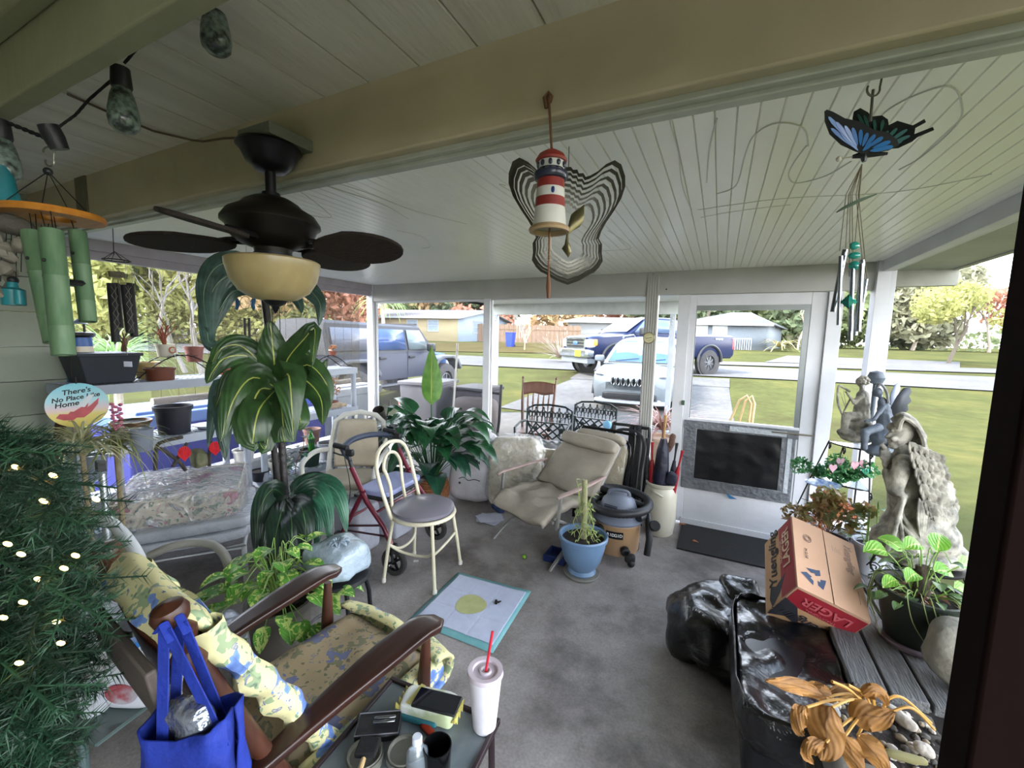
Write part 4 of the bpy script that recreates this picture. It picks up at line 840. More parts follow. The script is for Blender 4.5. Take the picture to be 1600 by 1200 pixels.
e=[pY(x,y,1.066) for x,y in ((318,221),(350,216),(380,215),(405,220),(422,232))]
m.tube(pts+e,.004,6); solo('power_cable',m,M('cable_brown','5b4b38',.6),'brown cable stapled along the planks and beam to the ceiling fan','cable')
# ---- string lights
BG=M('bulb_speckled','1c2420',.35,col2='6f7f76',vs=60,contrast=.12,coat=.5)
def bulb(x,y,dep,label,ang=0,L=.115,r=.034):
    p=pd(x,y,dep); t=thing('string_light_bulb',label,'light bulb',tuple(p+V((0,0,-L))),0,'speckled bulbs of the string lights')
    part('socket',MB().lathe([(0,L+.045),(.02,L+.045),(.023,L+.0),(.021,L-.005),(0,L-.005)],(0,0,0),16),BLK,t)
    part('bulb_glass',MB().lathe([(0,0),(r*.6,.003),(r*.92,.014),(r,.032),(r*.95,.055),(r*.75,.09),(r*.55,L-.005),(0,L-.003)],(0,0,0),20),BG,t)
    t.rotation_euler=(R(ang),R(-ang*.5),0); return p
bulb(190,135,1.1,'speckled string light bulb hanging highest of those fully in view'); bulb(335,8,1.05,'speckled string light bulb cut off by the top edge of the photo'); bulb(2,215,1.15,'speckled string light bulb at the left edge above the teal chime')
t=thing('string_lights','twisted black cord of the string lights hanging from the near beam','cord',tuple(pd(185,100,1.1)))
m=MB()
def twist(pts,r=.0035):
    pts=[V(p) for p in pts]; out=[[],[]]
    for i in range(len(pts)-1):
        for k in range(14):
            u=k/14; p=pts[i].lerp(pts[i+1],u); a=(i*14+k)*.75
            for s in(0,1): out[s].append(p+V((math.cos(a+PI*s),math.sin(a+PI*s)*.5,math.sin(a+PI*s)*.8))*r)
    for o in out: m.tube(o,r*.9,5)
twist([pd(285,-12,1.06),pd(240,45,1.08),pd(192,102,1.1)]); twist([pd(178,122,1.1),pd(140,155,1.11),pd(118,180,1.12),pd(90,200,1.13)]); twist([pd(72,216,1.13),pd(40,203,1.14),pd(2,188,1.15)])
part('wire_strand',m,CORD,t,world=True)
part('empty_socket',MB().lathe([(0,-.03),(.02,-.03),(.024,.0),(.022,.028),(0,.028)],pd(84,214,1.13),14,rotm(20,0,0)),BLK,t,world=True)
# ---- s hook + bamboo wind chime
GRN=M('bamboo_green_paint','66805f',.5,col2='3d5f42',vs=9,stretch=(8,8,1),contrast=.35); 
def hook(m,p,s,r=.0025,flip=1):
    pts=[p+_r0*(flip*s*.35*math.cos(a))+V((0,0,s*.3*math.sin(a)+s*.3)) for a in [PI*1.05-PI*1.2*k/9*1 for k in range(10)]]
    pts+= [p+_r0*(-flip*s*.28*math.cos(a)*1.0)+V((0,0,s*.28*math.sin(a)-s*.3)) for a in [PI*.9+PI*1.25*k/9 for k in range(10)]]
    m.tube(pts,r,6)
def bamboo():
    dep=1.2; c=pd(84,338,dep); t=thing('bamboo_wind_chime','large green bamboo wind chime hanging from an orange wooden ring at the upper left','wind chime',(c.x,c.y,c.z-.45))
    rg=part('ring',MB().lathe([(.045,-.007),(.108,-.007),(.112,0),(.108,.011),(.045,.011),(.045,-.007)],c,40,rotm(0,0,0)),M('orange_wood','c07f2c',.45,col2='a5661c',vs=8,stretch=(1,6,1)),t,world=True)
    k=pd(75,268,dep); part('top_knot',MB().ball(k,.011,10),BLK,t,world=True)
    m=MB()
    for a in (0,95,180,265): m.tube([k,c+V((math.cos(R(a))*.095,math.sin(R(a))*.095,.01))],.0013,4)
    part('cord',m,WIRE,t,world=True)
    m=MB(); hook(m,pd(77,245,dep),.045); part('hook',m,M('hook_steel','8f9080',.35,metal=.8),t,world=True)
    for (x0,y0,x1,y1,r,dd) in ((48,362,84,535,.021,1.14),(80,360,100,555,.024,1.1),(121,362,138,503,.020,1.22),(60,372,90,520,.018,1.3)):
        p0,p1=pd(x0,y0,dd),pd(x1,y1,dd); d_=(p1-p0); L=d_.length; a,b,dn=frame(d_); M_=Matrix((( a.x,b.x,dn.x,p0.x),(a.y,b.y,dn.y,p0.y),(a.z,b.z,dn.z,p0.z),(0,0,0,1)))
        m=MB().lathe([(r*.8,0),(r,0),(r,L*.36),(r*1.06,L*.37),(r,L*.38),(r,L*.76),(r*1.05,L*.77),(r,L*.78),(r*.98,L),(r*.8,L),(r*.8,0)],(0,0,0),16,M_)
        tb=part('bamboo_tube',m,GRN,t,world=True)
        q=p0.lerp(p1,.25); m=MB(); cc=c+(p0-c)*.75; cc.z=c.z-.007; m.tube([cc,q+V((r*.8,0,0))],.0011,4); m.tube([c+V(((p0-c).x*.5,(p0-c).y*.9,-.007)),q],.0011,4); m.ball(q-_r0*.0+HF*-r,.005,6); part('tube_cord',m,WIRE,tb,world=True)
    m=MB().lathe([(0,-.008),(.035,-.008),(.04,0),(.035,.008),(0,.008)],pd(108,442,1.2),18); s_=part('striker',m,BLK,t,world=True); part('striker_cord',MB().tube([c,pd(104,440,1.2),pd(108,520,1.2),pd(112,590,1.2)],.0012,4),WIRE,s_,world=True)
bamboo()
# ---- teal and shell chime at the left edge
t=thing('shell_wind_chime','wind chime of grey shells and driftwood with teal bells at the left edge','wind chime',tuple(pd(20,475,1.15)))
TEAL=M('teal_paint','1f7f86',.45,col2='14595f',vs=12)
part('teal_top',MB().lathe([(0,.05),(.018,.05),(.026,-.01),(.032,-.045),(.02,-.05),(0,-.05)],pd(6,290,1.15),14),TEAL,t,world=True)
part('driftwood_bar',MB().tube([pd(-12,345,1.15),pd(15,350,1.13),pd(42,358,1.15),pd(55,362,1.16)],[.02,.028,.024,.012],10),M('driftwood_dark','57534a',.9,col2='3c3a34',vs=14,bump=.7),t,world=True)
rnd=random.Random(8)
for k in range(15):
    x,y=rnd.uniform(-4,40),rnd.uniform(368,455); p=pd(x,y,1.15+rnd.uniform(-.03,.03))
    part('shell',MB().lathe([(0,0),(.014,.004),(.021,.012),(.014,.022),(0,.028)],p,10,rotm(rnd.uniform(0,180),rnd.uniform(0,180),0),fn=lambda a,z:1+.15*math.sin(a*7)),M('shell_grey','8b8578',.7,col2='5f5a50',vs=25,bump=.4),t,world=True)
m=MB()
for k in range(6): m.tube([pd(2+k*8,360,1.15),pd(1+k*8,440-(k%3)*15,1.15)],.001,4)
m.tube([pd(15,440,1.15),pd(20,462,1.15)],.001,4); part('cord',m,WIRE,t,world=True)
part('teal_bell',MB().lathe([(0,.024),(.01,.024),(.012,.01),(.024,.004),(.023,-.038),(0,-.038)],pd(20,455,1.14),14),TEAL,t,world=True)
part('teal_bell',MB().lathe([(0,.01),(.01,.008),(.011,-.03),(0,-.03)],pd(30,458,1.12),10),TEAL,t,world=True)
part('bead',MB().ball(pd(20,438,1.15),.012,10),BLK,t,world=True)
# ---- black tube chime behind the fan blade
def blackchime():
    dep=2.4; t=thing('black_wind_chime','wind chime with black tubes hanging left of the fan in front of the left screen','wind chime',tuple(pd(190,535,dep)))
    m=MB(); hook(m,pd(175,348,dep),.05,.002); part('hook',m,WIRE,t,world=True)
    part('rod',MB().tube([pd(176,355,dep),pd(178,398,dep)],.002,5),WIRE,t,world=True)
    top=pd(179,393,dep); m=MB(); c=pd(182,407,dep)
    for a in range(0,360,60): m.tube([top,c+V((math.cos(R(a))*.06,math.sin(R(a))*.06,0))],.0015,4)
    m.lathe([(.057,-.003),(.063,-.003),(.063,.003),(.057,.003),(.057,-.003)],c,24); part('ring_frame',m,WIRE,t,world=True)
    m=MB().lathe([(0,-.018),(.034,-.018),(.036,.012),(0,.012)],pd(182,428,dep),18); part('striker',m,M('weathered_wood','77705c',.8,bump=.4),t,world=True)
    for (x0,y0,x1,y1) in ((173,443,181,534),(181,443,187,512),(194,446,203,520),(203,443,210,526)):
        p0,p1=pd(x0,y0,dep+(.05 if x0 in(181,203) else -.03)),pd(x1,y1,dep+(.05 if x0 in (181,203) else -.03)); part('chime_tube',MB().cyl(p0,p1,.019,n=14),BLK,t,world=True)
    m=MB()
    for x in (176,184,196,206): m.tube([pd(x,408,dep),pd(x+1,446,dep)],.001,4); 
    m.tube([pd(183,433,dep),pd(192,500,dep),pd(199,555,dep)],.0012,4)
    for k in range(5):
        for x in(178,200):
            y=448+k*14; m.tube([pd(x-4+k*1.2,y,dep-.05),pd(x+5+k*1.2,y+14,dep-.05)],.0012,4); m.tube([pd(x+5+k*1.2,y,dep-.05),pd(x-4+k*1.2,y+14,dep-.05)],.0012,4)
    part('cord',m,M('pale_cord','8d867c',.8),t,world=True)
    part('tag',MB().box(pd(200,569,dep),(.045,.004,.03),rz=26),M('tag_white','d8dcf0',.5),t,world=True)
blackchime()
# ---- small butterfly sun catcher
t=thing('butterfly_sun_catcher','small blue butterfly sun catcher ring hanging before the bamboo blind','ornament',tuple(pd(382,530,2.9)))
m=MB().tube([pd(383+8*math.cos(a),473+10*math.sin(a),2.9) for a in [2*PI*k/16 for k in range(16)]],.002,4,closed=True).tube([pd(383,462,2.9),pd(385,400,2.9),V((pd(385,400,2.9).x,pd(385,400,2.9).y,ZC))],.001,4); part('ring',m,WIRE,t,world=True)
for s in(-1,1):
    m=MB(); vs=[pd(383+s*a,473+b,2.9) for a,b in ((8,-2),(15,-12),(17,-8),(15,3),(16,9),(12,12),(8,2))]; m.add(vs,[tuple(range(7))]); part('butterfly_wing',m,M('wing_blue','3f6f9c',.3,col2='2c4c66',vs=30),t,world=True,solid=.004)
for x in (382,389): part('chime_rod',MB().cyl(pd(x,497,2.9),pd(x+1,530,2.9),.008,n=8),BLK,t,world=True)
# ---- lighthouse bell
def lighthouse():
    Y=1.03; c=pY(858,363,Y); k=(pY(858,235,Y).z-c.z)/.21; t=thing('lighthouse_bell','ceramic lighthouse bell with red and white stripes hanging by a rope from the beam','bell',tuple(c))
    S=lambda pr:[(r*k,z*k) for r,z in pr]
    RD=M('glaze_red','8f2f27',.4,col2='6e241f',vs=14); WH=M('glaze_white','cfccc0',.4,col2='aeb0a8',vs=9); NV=M('glaze_navy','1d2230',.25,col2='2a3142',vs=20)
    part('rim',MB().lathe(S([(.044,.0),(.053,.0),(.055,.006),(.052,.012),(.045,.016),(.040,.012),(.044,0)]),(0,0,0),32),M('glaze_tan','a98f6a',.5,col2='8b7350',vs=20),t)
    z=[.014,.062,.086,.110,.132]; rr=[.0455,.0405,.039,.0375,.036]
    for i,mt in enumerate((WH,RD,WH,RD)): part('stripe',MB().lathe(S([(rr[i]-.003,z[i]),(rr[i],z[i]),(rr[i+1],z[i+1]),(rr[i+1]-.003,z[i+1]),(rr[i]-.003,z[i])]),(0,0,0),32),mt,t)
    part('window',MB().sbox((0,0,0),(.010*k,.006*k,.016*k),.8),M('window_blue','2c3f7a',.3),t).location=V((_r0.x*.004-HF.x*.037*k,-HF.y*.037*k,.098*k))
    part('gallery',MB().lathe(S([(.03,.130),(.042,.134),(.046,.142),(.045,.150),(.036,.156),(.034,.160),(.03,.16),(.03,.13)]),(0,0,0),32),NV,t)
    lt=part('lantern',MB().lathe(S([(.03,.158),(.034,.160),(.034,.178),(.030,.180),(.03,.158)]),(0,0,0),32),WH,t)
    m=MB()
    for q in range(10): a=2*PI*q/10; m.sbox((math.cos(a)*.034*k,math.sin(a)*.034*k,.169*k),(.011*k,.011*k,.015*k),.8,8,rz=math.degrees(a))
    part('lantern_opening',m,NV,lt)
    part('cap',MB().lathe(S([(0,.178),(.040,.178),(.042,.183),(.034,.196),(.018,.206),(.006,.209),(.004,.214),(0,.215)]),(0,0,0),32),RD,t)
    m=MB(); p0=V((0,0,.212*k)); p1=pY(858,160,1.062)-c; m.tube([p0,p0.lerp(p1,.5),p1],.0035*k,6); m.tube([p1+V((-.006,0,-.012)),p1+V((-.010,-.004,.012)),p1+V((0,-.004,.02)),p1+V((.006,-.004,.012)),p1],.006,6); part('rope',m,M('jute_rope','6b4a30',.9,bump=.8,bs=80),t)
    m=MB(); e=pY(857,466,Y)-c; mid=pY(857,430,Y)-c; m.tube([V((0,0,.15*k)),mid],.0025,6); m.tube([mid,mid.lerp(e,.5),e],[.004,.0065,.0045],8); part('clapper',m,M('clapper_wood','7a4e2a',.6,col2='5a3519'),t)
lighthouse()
# ---- angel wind spinner of nested steel rings
def spinner():
    Y=1.3; sc=3.428; W=lambda a,b,y=Y:pY(780+a/sc,130+b/sc,y)
    t=thing('angel_wind_spinner','nested ring steel wind spinner in the shape of an angel, behind the lighthouse bell','wind spinner',tuple(W(360,1080)))
    half=[(0,-350),(18,-352),(30,-336),(52,-338),(60,-318),(84,-320),(96,-300),(120,-308),(160,-332),(205,-372),(250,-394),(285,-372),(305,-310),(306,-255),(285,-190),(245,-120),(205,-60),(178,-10),(165,30),(182,60),(180,110),(186,150),(166,185),(140,212),(118,222),(60,258),(0,280)]
    full=half+[(-x,y) for x,y in reversed(half[1:-1])]
    c=(366,800); m=MB(); n=len(full); bt=V((0,1,0))
    ST=M('spinner_steel','6e6c62',.35,metal=.85,col2='4f4e46',vs=15)
    O=W(*c)
    for k in range(7):
        s0=1-.078*k; s1=s0-(.045 if k else .06); ry=Matrix.Rotation(R(4+k*7),3,'Z'); vs=[]
        for s_ in (s0,s1):
            for (x,y) in full:
                p=W(c[0]+x*s_,c[1]+y*s_+(k*3))-O; q=ry@V((p.x,p.y,p.z)); vs.append(O+q)
        m2=MB().add(vs,[(i,(i+1)%n,(i+1)%n+n,i+n) for i in range(n)]); part('steel_ring',m2,ST,t,world=True,solid=.0012,smooth=False)
    fig=[(345,900),(370,935),(385,905),(382,870),(372,850),(372,810),(395,790),(430,770),(450,740),(455,700),(455,650),(430,670),(400,690),(385,705),(375,740),(362,800),(355,840),(350,865),(335,885)]
    part('angel_cutout',MB().add([W(a,b) for a,b in fig],[tuple(range(len(fig)))]),M('cutout_gold','8e8560',.4,metal=.7),t,world=True,solid=.0012)
    m=MB().tube([W(372,450),W(374,330)],.0012,4)
    for q in range(4): m.tube([W(374+6*math.cos(a),255+q*22+9*math.sin(a)) for a in [2*PI*j/10 for j in range(10)]],.001,4,closed=True)
    m.tube([W(374,240),W(378,224)],.002,5); part('chain',m,WIRE,t,world=True)
spinner()
# ---- butterfly wind chime
def bfly():
    Y=1.22; W=lambda a,b,y=Y:pY(1250+a/2.5,80+b/2.5,y)
    t=thing('butterfly_wind_chime','blue and black metal butterfly wind chime with silver tubes hanging at the right','wind chime',tuple(W(200,1130)))
    BK=M('wing_black','0d1013',.35); BL=M('wing_cell_blue','2f7fae',.3,col2='3a5fae',vs=6,coat=.3); GN=M('wing_cell_green','2d5f57',.4,col2='234a4a')
    near=[(95,235),(105,228),(130,237),(175,262),(235,275),(290,308),(345,318),(378,345),(387,368),(345,388),(290,397),(240,400),(215,392),(160,367),(115,325),(96,275)]
    far=[(205,262),(210,237),(235,223),(265,240),(280,256),(320,252),(343,268),(346,290),(380,273),(440,291),(485,266),(491,278),(450,300),(446,325),(518,297),(523,308),(460,335),(440,352),(385,378),(300,385),(240,392),(220,330)]
    w1=part('wing',MB().add([W(a,b,1.20+ (400-b)*-.00016) for a,b in near],[tuple(range(len(near)))]),BK,t,world=True,solid=.002,smooth=False)
    w2=part('wing',MB().add([W(a,b,1.235+(400-b)*.0002) for a,b in far],[tuple(range(len(far)))]),BK,t,world=True,solid=.002,smooth=False)
    rnd=random.Random(2)
    def cells(par,root,tips,mat,yf,w):
        for (a,b,fr) in tips:
            m=MB(); dx,dy=a-root[0],b-root[1]; L=math.hypot(dx,dy); ux,uy=dx/L,dy/L; vs=[]
            for i in range(12):
                q=2*PI*i/12; u=fr+(1-fr)*(.5+.5*math.cos(q)); ww=w*math.sin(q)*(.45+.55*(u-fr)/(1-fr)); vs.append(W(root[0]+dx*u-uy*ww,root[1]+dy*u+ux*ww,yf(root[1]+dy*u)))
            m.add(vs,[tuple(range(12))]); part('wing_cell',m,mat,par,world=True,solid=.001,smooth=False)
    cells(w1,(235,396),[(110,255,.4),(140,275,.25),(175,290,.2),(120,300,.2),(205,298,.3),(238,305,.3),(265,318,.3),(295,325,.3),(325,335,.35),(355,352,.4),(365,372,.4),(330,380,.4),(280,360,.2),(160,320,.1)],BL,lambda b:1.195+(400-b)*-.00016,11)
    cells(w2,(300,385),[(225,245,.55),(250,250,.6),(290,268,.6),(325,268,.6),(345,310,.4),(380,300,.3),(420,305,.3),(430,330,.3),(400,350,.3)],GN,lambda b:1.231+(400-b)*.0002,9)
    part('body',MB().tube([W(205,412),W(240,405),W(290,402),W(342,400)],[.004,.0075,.006,.003],8).tube([W(250,405),W(250,432)],[.008,.004],8),BK,t,world=True)
    part('crystal_head',MB().tube([W(205,412),W(165,418)],.0015,5).ball(W(152,421),.006,10),M('crystal','c9c2ae',.1,coat=1),t,world=True)
    m=MB(); hook(m,W(290,120),.05,.0022); m.tube([W(285,150),W(275,275)],.0028,6); m.ball(W(298,55),.006,8); part('hook',m,M('hook_steel2','77756a',.35,metal=.8),t,world=True)
    lm=MB(); lm.leaf(W(142,630),W(300,558)-W(142,630),(W(300,558)-W(142,630)).length,.026,0,.3,8,shape=.8); part('leaf_clapper',lm,M('leaf_grey_green','56685a',.4,metal=.4),t,world=True,solid=.002)
    m=MB(); k0=W(243,440)
    for (a,b) in ((155,780),(178,770),(207,850),(243,815),(262,890),(192,880)): m.tube([k0,W(200+(a-200)*.45,560),W(a,b)],.0008,4)
    m.tube([k0,W(215,745)],.0008,4); part('cord',m,M('cord_brown','6d614e',.8),t,world=True)
    for (a,b,c_,d_,w) in ((176,775,128,1018,9),(160,800,150,1070,7),(205,850,196,1130,8),(245,815,215,1110,8),(240,830,228,1095,8),(260,890,235,1050,5)):
        part('chime_tube',MB().cyl(W(a,b,1.22+(a%3-1)*.02),W(c_,d_,1.22+(a%3-1)*.02),.0048*w/8,n=12),M('chime_steel','8d949b',.2,metal=.9),t,world=True)
    TQ=M('turquoise_glass','1f9a86',.15,col2='157a6c',coat=.6)
    for (b,rx,rz) in ((760,8,7),(798,10,6),(838,9,8)): part('glass_bead',MB().ball(W(212,b),(rx*.0012,.006,rz*.0013),10),TQ,t,world=True)
    part('glass_diamond',MB().add([W(157,980),W(195,945),W(224,980),W(190,1008),W(190,975,Y-.02),W(190,975,Y+.02)],[(0,1,4),(1,2,4),(2,3,4),(3,0,4),(1,0,5),(2,1,5),(3,2,5),(0,3,5)]),TQ,t,world=True,smooth=False)
bfly()
# thermometer on the central post
t=thing('thermometer','small round cream dial thermometer fixed to the central post','thermometer',tuple(pY(1014,528,3.83)))
c=pY(1014,528,3.83); q=rotm(90,0,0); part('case',MB().lathe([(0,0),(.048,0),(.05,.01),(.045,.014),(0,.014)],c,24,q),M('dial_brass','8f8a6c',.4,metal=.4),t,world=True)
part('dial',MB().lathe([(0,.0145),(.042,.0145),(.042,.016),(0,.016)],c,24,q),M('dial_cream','cfcaa6',.5,col2='a8a17a',vs=40),t,world=True)
part('needle',MB().bar(c+V((-.025,-.018,-.006)),c+V((.03,-.018,.006)),.004,.002,V((0,1,0))),BLK,t,world=True)
# bamboo roll-up blind outside the left screen
def blind():
    X=XL-.10; a,b=pX(222,412,X),pX(560,470,X); y0,y1=a.y,min(b.y,3.85); z1=2.10; z0=pX(300,625,X).z
    t=thing('bamboo_blind','see-through bamboo roll-up blind hanging outside the left screen','blind',(X,(y0+y1)/2,z0))
    mt=screenmat('bamboo_slats','6f6850',.26,lines=26,hole=.28)
    part('slat_curtain',MB().add([(X,y0,z0+.03),(X,y1,z0+.03),(X,y1,z1),(X,y0,z1)],[(0,1,2,3)]),mt,t,world=True)
    BW=M('bamboo_brown','6a5a42',.7); m=MB(); m.tube([(X,y0,z1),(X,y1,z1)],.009,6); part('top_rod',m,BW,t,world=True); part('bottom_roll',MB().tube([(X,y0,z0+.02),(X,y1,z0+.02)],.03,10),M('roll_grey','8a8278',.8,bump=.5),t,world=True)
    k=0; y=y0+.06
    while y<y1: part('cord',MB().tube([(X+.006,y,z0),(X+.006,y,z1)],.0018,4),BW,t,world=True); y+=.12
    for x,yy in ((291,419),(538,452)):
        p=pX(x,yy,X+.03); part('pulley',MB().ball(p,.014,8).tube([p,p+V((0,0,.07))],.003,5),BLK,t,world=True)
blind()
# ================================================================ FURNITURE AND LARGE THINGS ON THE PORCH
WOOD=M('dark_walnut','38201a',.33,col2='22110d',vs=5,stretch=(8,1,8),coat=.2); WOODR=M('reddish_wood','4c2a1c',.4,col2='331b12',vs=6,stretch=(8,8,1))
FLO=floral('yellow_blue_floral','cbc594','6f8fc8','3f5592','8a9c78',6.4,dark='3f5a50'); FLOW=floral('worn_floral','97866a','5b6288','6f6f7c','6f6d56',6.4,dark='4c4b40')
def rocking_chair():
    t=thing('rocking_chair','dark wooden rocking chair with yellow and blue floral cushions in the foreground','rocking chair',(-1.11,.87,0),-7)
    # seat frame
    part('seat_frame',MB().box((0,.03,.36),(.50,.50,.035)).bar((.25,-.2,.33),(.25,.27,.33),.03,.05),WOODR,t,bevel=.008)
    for s in(-1,1):
        p=part('back_post',MB().tube(spl([(s*.235,-.16,.10),(s*.235,-.21,.40),(s*.225,-.31,.66),(s*.212,-.40,.90)],5),[.019]*5+[.021]*5+[.022]*5+[.020],12).lathe([(0,0),(.026,0),(.030,.012),(.024,.03),(.019,.045),(.030,.075),(.033,.09),(.026,.10),(.020,.108),(.031,.125),(.034,.14),(.028,.155),(0,.165)],(s*.211,-.405,.90),18,rotm(14,0,0)),WOODR,t)
        m=MB(); n=14
        def arm(u,v,s=s):
            y=-.33+.60*u; w=(.022+.030*min(1,u*1.6))*(1-.55*max(0,u-.93)/.07 if u>.93 else 1); x=s*(.245+.035*u)+(v-.5)*2*w; z=.60+.055*math.sin(u*PI*.55)-.02*(1-u)-.02*max(0,u-.85)/.15
            return V((x,y,z))
        m.grid(arm,4,n); m2=MB(); m2.grid(lambda u,v:arm(v,u),4,n); part('arm',m2,WOOD,t,solid=.024,bevel=.006)
        part('arm_post',MB().tube([(s*.265,.20,.36),(s*.27,.205,.42),(s*.273,.21,.50),(s*.275,.215,.60)],[.016,.024,.020,.014],12),WOODR,t)
        part('leg',MB().tube([(s*.235,.2,.36),(s*.24,.21,.2),(s*.245,.215,.07)],[.018,.024,.016],12),WOODR,t)
        part('rocker',MB().tube([(s*.245,y,.045+.16*((y+.02)**2)) for y in [-.5+.08*k for k in range(13)]],.017,8),WOOD,t)
        part('side_rail',MB().tube([(s*.24,-.18,.2),(s*.24,.2,.2)],.01,8),WOODR,t)
    part('top_rail',MB().grid(lambda u,v:V((-.2+.4*u,-.385-.02*math.sin(PI*u)-.035*v,.80+.12*v+.02*math.sin(PI*u)*v)),10,4),WOODR,t,solid=.022)
    part('back_board',MB().bar((0,-.455,.80),(0,-.475,.93),.42,.02,V((0,1,0))),M('worn_board','5f5650',.6,col2='4a423d',vs=6,stretch=(1,8,8)),t,bevel=.005)
    for k in range(5): part('spindle',MB().tube([(-.15+k*.075,-.21,.38),(-.15+k*.075,-.29,.6),(-.15+k*.075,-.38,.82)],[.008,.012,.008],8),WOODR,t)
    part('front_rail',MB().tube([(-.24,.21,.18),(.24,.21,.18)],.012,8),WOODR,t)
    # worn seat cushion, bright rolled front and back cushion
    def pad(u,v):
        x=-.235+.47*u; y=-.2+.5*v; e=min(u,1-u,v,1-v)*9; z=.41+.05*min(1,e)**.5+.016*noise.noise(V((x*9,y*9,0)))-.018*math.sin(PI*u)*math.sin(PI*v); return V((x,y,z))
    sc=part('seat_cushion',MB().grid(pad,24,24),FLOW,t,solid=.03)
    def roll(u,v):
        a=-1.9+3.6*v; x=-.26+.54*u; r=.05+.012*noise.noise(V((x*11,a,2))); return V((x,.27+r*1.5*math.cos(a)+.03*math.sin(PI*u),.425+r*math.sin(a)*1.1))
    part('seat_cushion_front',MB().grid(roll,26,14),FLO,sc,solid=.012)
    def side(u,v):
        a=-PI/2+PI*v; y=-.2+.5*u; r=.05+.01*noise.noise(V((y*11,a,5))); return V((.225+r*math.cos(a)*.9,y,.42+r*math.sin(a)))
    part('seat_cushion_side',MB().grid(side,24,10),FLO,sc,solid=.012)
    def back(u,v):
        # from seat, up the slats, over the top rail and down behind it
        L=v*.98; 
        if L<.56: y=-.135-.26*(L/.56); z=.44+.50*(L/.56)
        else:
            a=(L-.56)/.56*PI*1.05; y=-.425+.04*math.cos(a)-(0.0)-.02*max(0,a-2); z=.935+.065*math.sin(a)-.05*max(0,a-PI*.6)
        x=-.215+.43*u; e=min(1,min(u,1-u)*8)**.5; nb=.012*noise.noise(V((x*8,L*9,4)))
        puff=(.05 if L<.56 else .03)*(.35+.65*e)*(1-.35*abs(math.sin(L*11)))+nb
        return V((x*(1+.02*math.sin(L*20)),y+puff*.9,z+puff*.35))
    bc=part('back_cushion',MB().grid(back,24,44),FLO,t,solid=.02)
    def edge(u,v,s):
        L=u*.60; y=-.11-.27*(L/.58); z=.46+.50*(L/.58); a=2*PI*v; r=.038+.012*math.sin(L*26)**2*-1+.01*noise.noise(V((L*12,a,s)))
        return V((s*.205+math.cos(a)*r,y+math.sin(a)*r*1.15,z))
    for s in(-1,1): part('cushion_edge',MB().grid(lambda u,v:edge(u,v,s),30,12),FLO,bc)
    part('tie_string',MB().tube(spl([(.215,-.42,.93),(.235,-.44,.88),(.23,-.43,.78),(.245,-.42,.70)]),.006,6),FLO,bc)
rocking_chair()
# ---- blue tote bag on the near finial
def tote_bag():
    top=V((-1.0,.43,1.0)); bl=M('royal_blue_fabric','142f94',.75,col2='10267a',vs=14,bump=.5,bs=22); c=pd(300,1215,.80)
    t=thing('tote_bag','royal blue tote bag hanging by its straps from the rocking chair finial','bag',tuple(pd(300,1260,.80)))
    def wall(u,v):
        a=2*PI*u; sx=math.copysign(abs(math.cos(a))**.5,math.cos(a)); sy=math.copysign(abs(math.sin(a))**.5,math.sin(a)); nz=.012*noise.noise(V((a*2,v*3,1)))
        p=pd(300,1112,.80)+_r0*(sx*(.082+nz))+HF*(sy*(.045+nz)); p.z+= -.02-.30*(1-v)+ .012*sx+.02*abs(sx)*v; return p
    part('bag_body',MB().grid(wall,40,10),bl,t,world=True,solid=.004)
    fin=pd(268,985,.82)
    for off,(xa,xb) in ((-.03,(250,350)),(.035,(268,362))):
        m=MB(); a=pd(xa,1118,.80+off); b=pd(xb,1122,.80+off)
        for A,B in ((a,fin+V((0,off*.4,.01))),(b,fin+V((.01,off*.4,.012)))):
            m.bar(A+V((0,0,-.06)),B,.022,.003,HF)
        m.tube([fin+V((-.028,off*.4,-.005)),fin+V((0,off*.4,.022)),fin+V((.028,off*.4,-.005))],.009,6,flat=.4)
        part('strap',m,bl,t,world=True,bevel=.001)
    part('wrapped_bundle',MB().sbox(pd(300,1132,.80),(.115,.06,.10),.7,20,amp=.012,fr=30),M('foil_plastic','9aa0ac',.15,metal=.6,col2='5c6270',vs=18,bump=.9,bs=25),t,world=True)
tote_bag()
# ---- glass side table right of the rocker
def side_table():
    t=thing('glass_side_table','low patio side table with dusty glass top and dark rim in the foreground','table',(-.675,.74,0),4); t.scale=(.88,1,1)
    part('glass_top',MB().box((0,0,.485),(.42,.46,.008)),M('dusty_glass_top','5c666c',.12,col2='7a8184',vs=7,coat=.6,dist=1),t)
    part('rim',MB().bb((-.22,-.24,.478),(.22,-.225,.497)).bb((-.22,.225,.478),(.22,.24,.497)).bb((-.22,-.225,.478),(-.205,.225,.497)).bb((.205,-.225,.478),(.22,.225,.497)),M('rim_brown','33272a',.4,metal=.4),t,bevel=.003)
    for x in(-1,1):
        for y in(-1,1): part('leg',MB().tube([(x*.2,y*.215,.48),(x*.205,y*.22,.2),(x*.21,y*.225,0)],.011,8),M('rim_brown','33272a'),t)
side_table()
TZ=.490
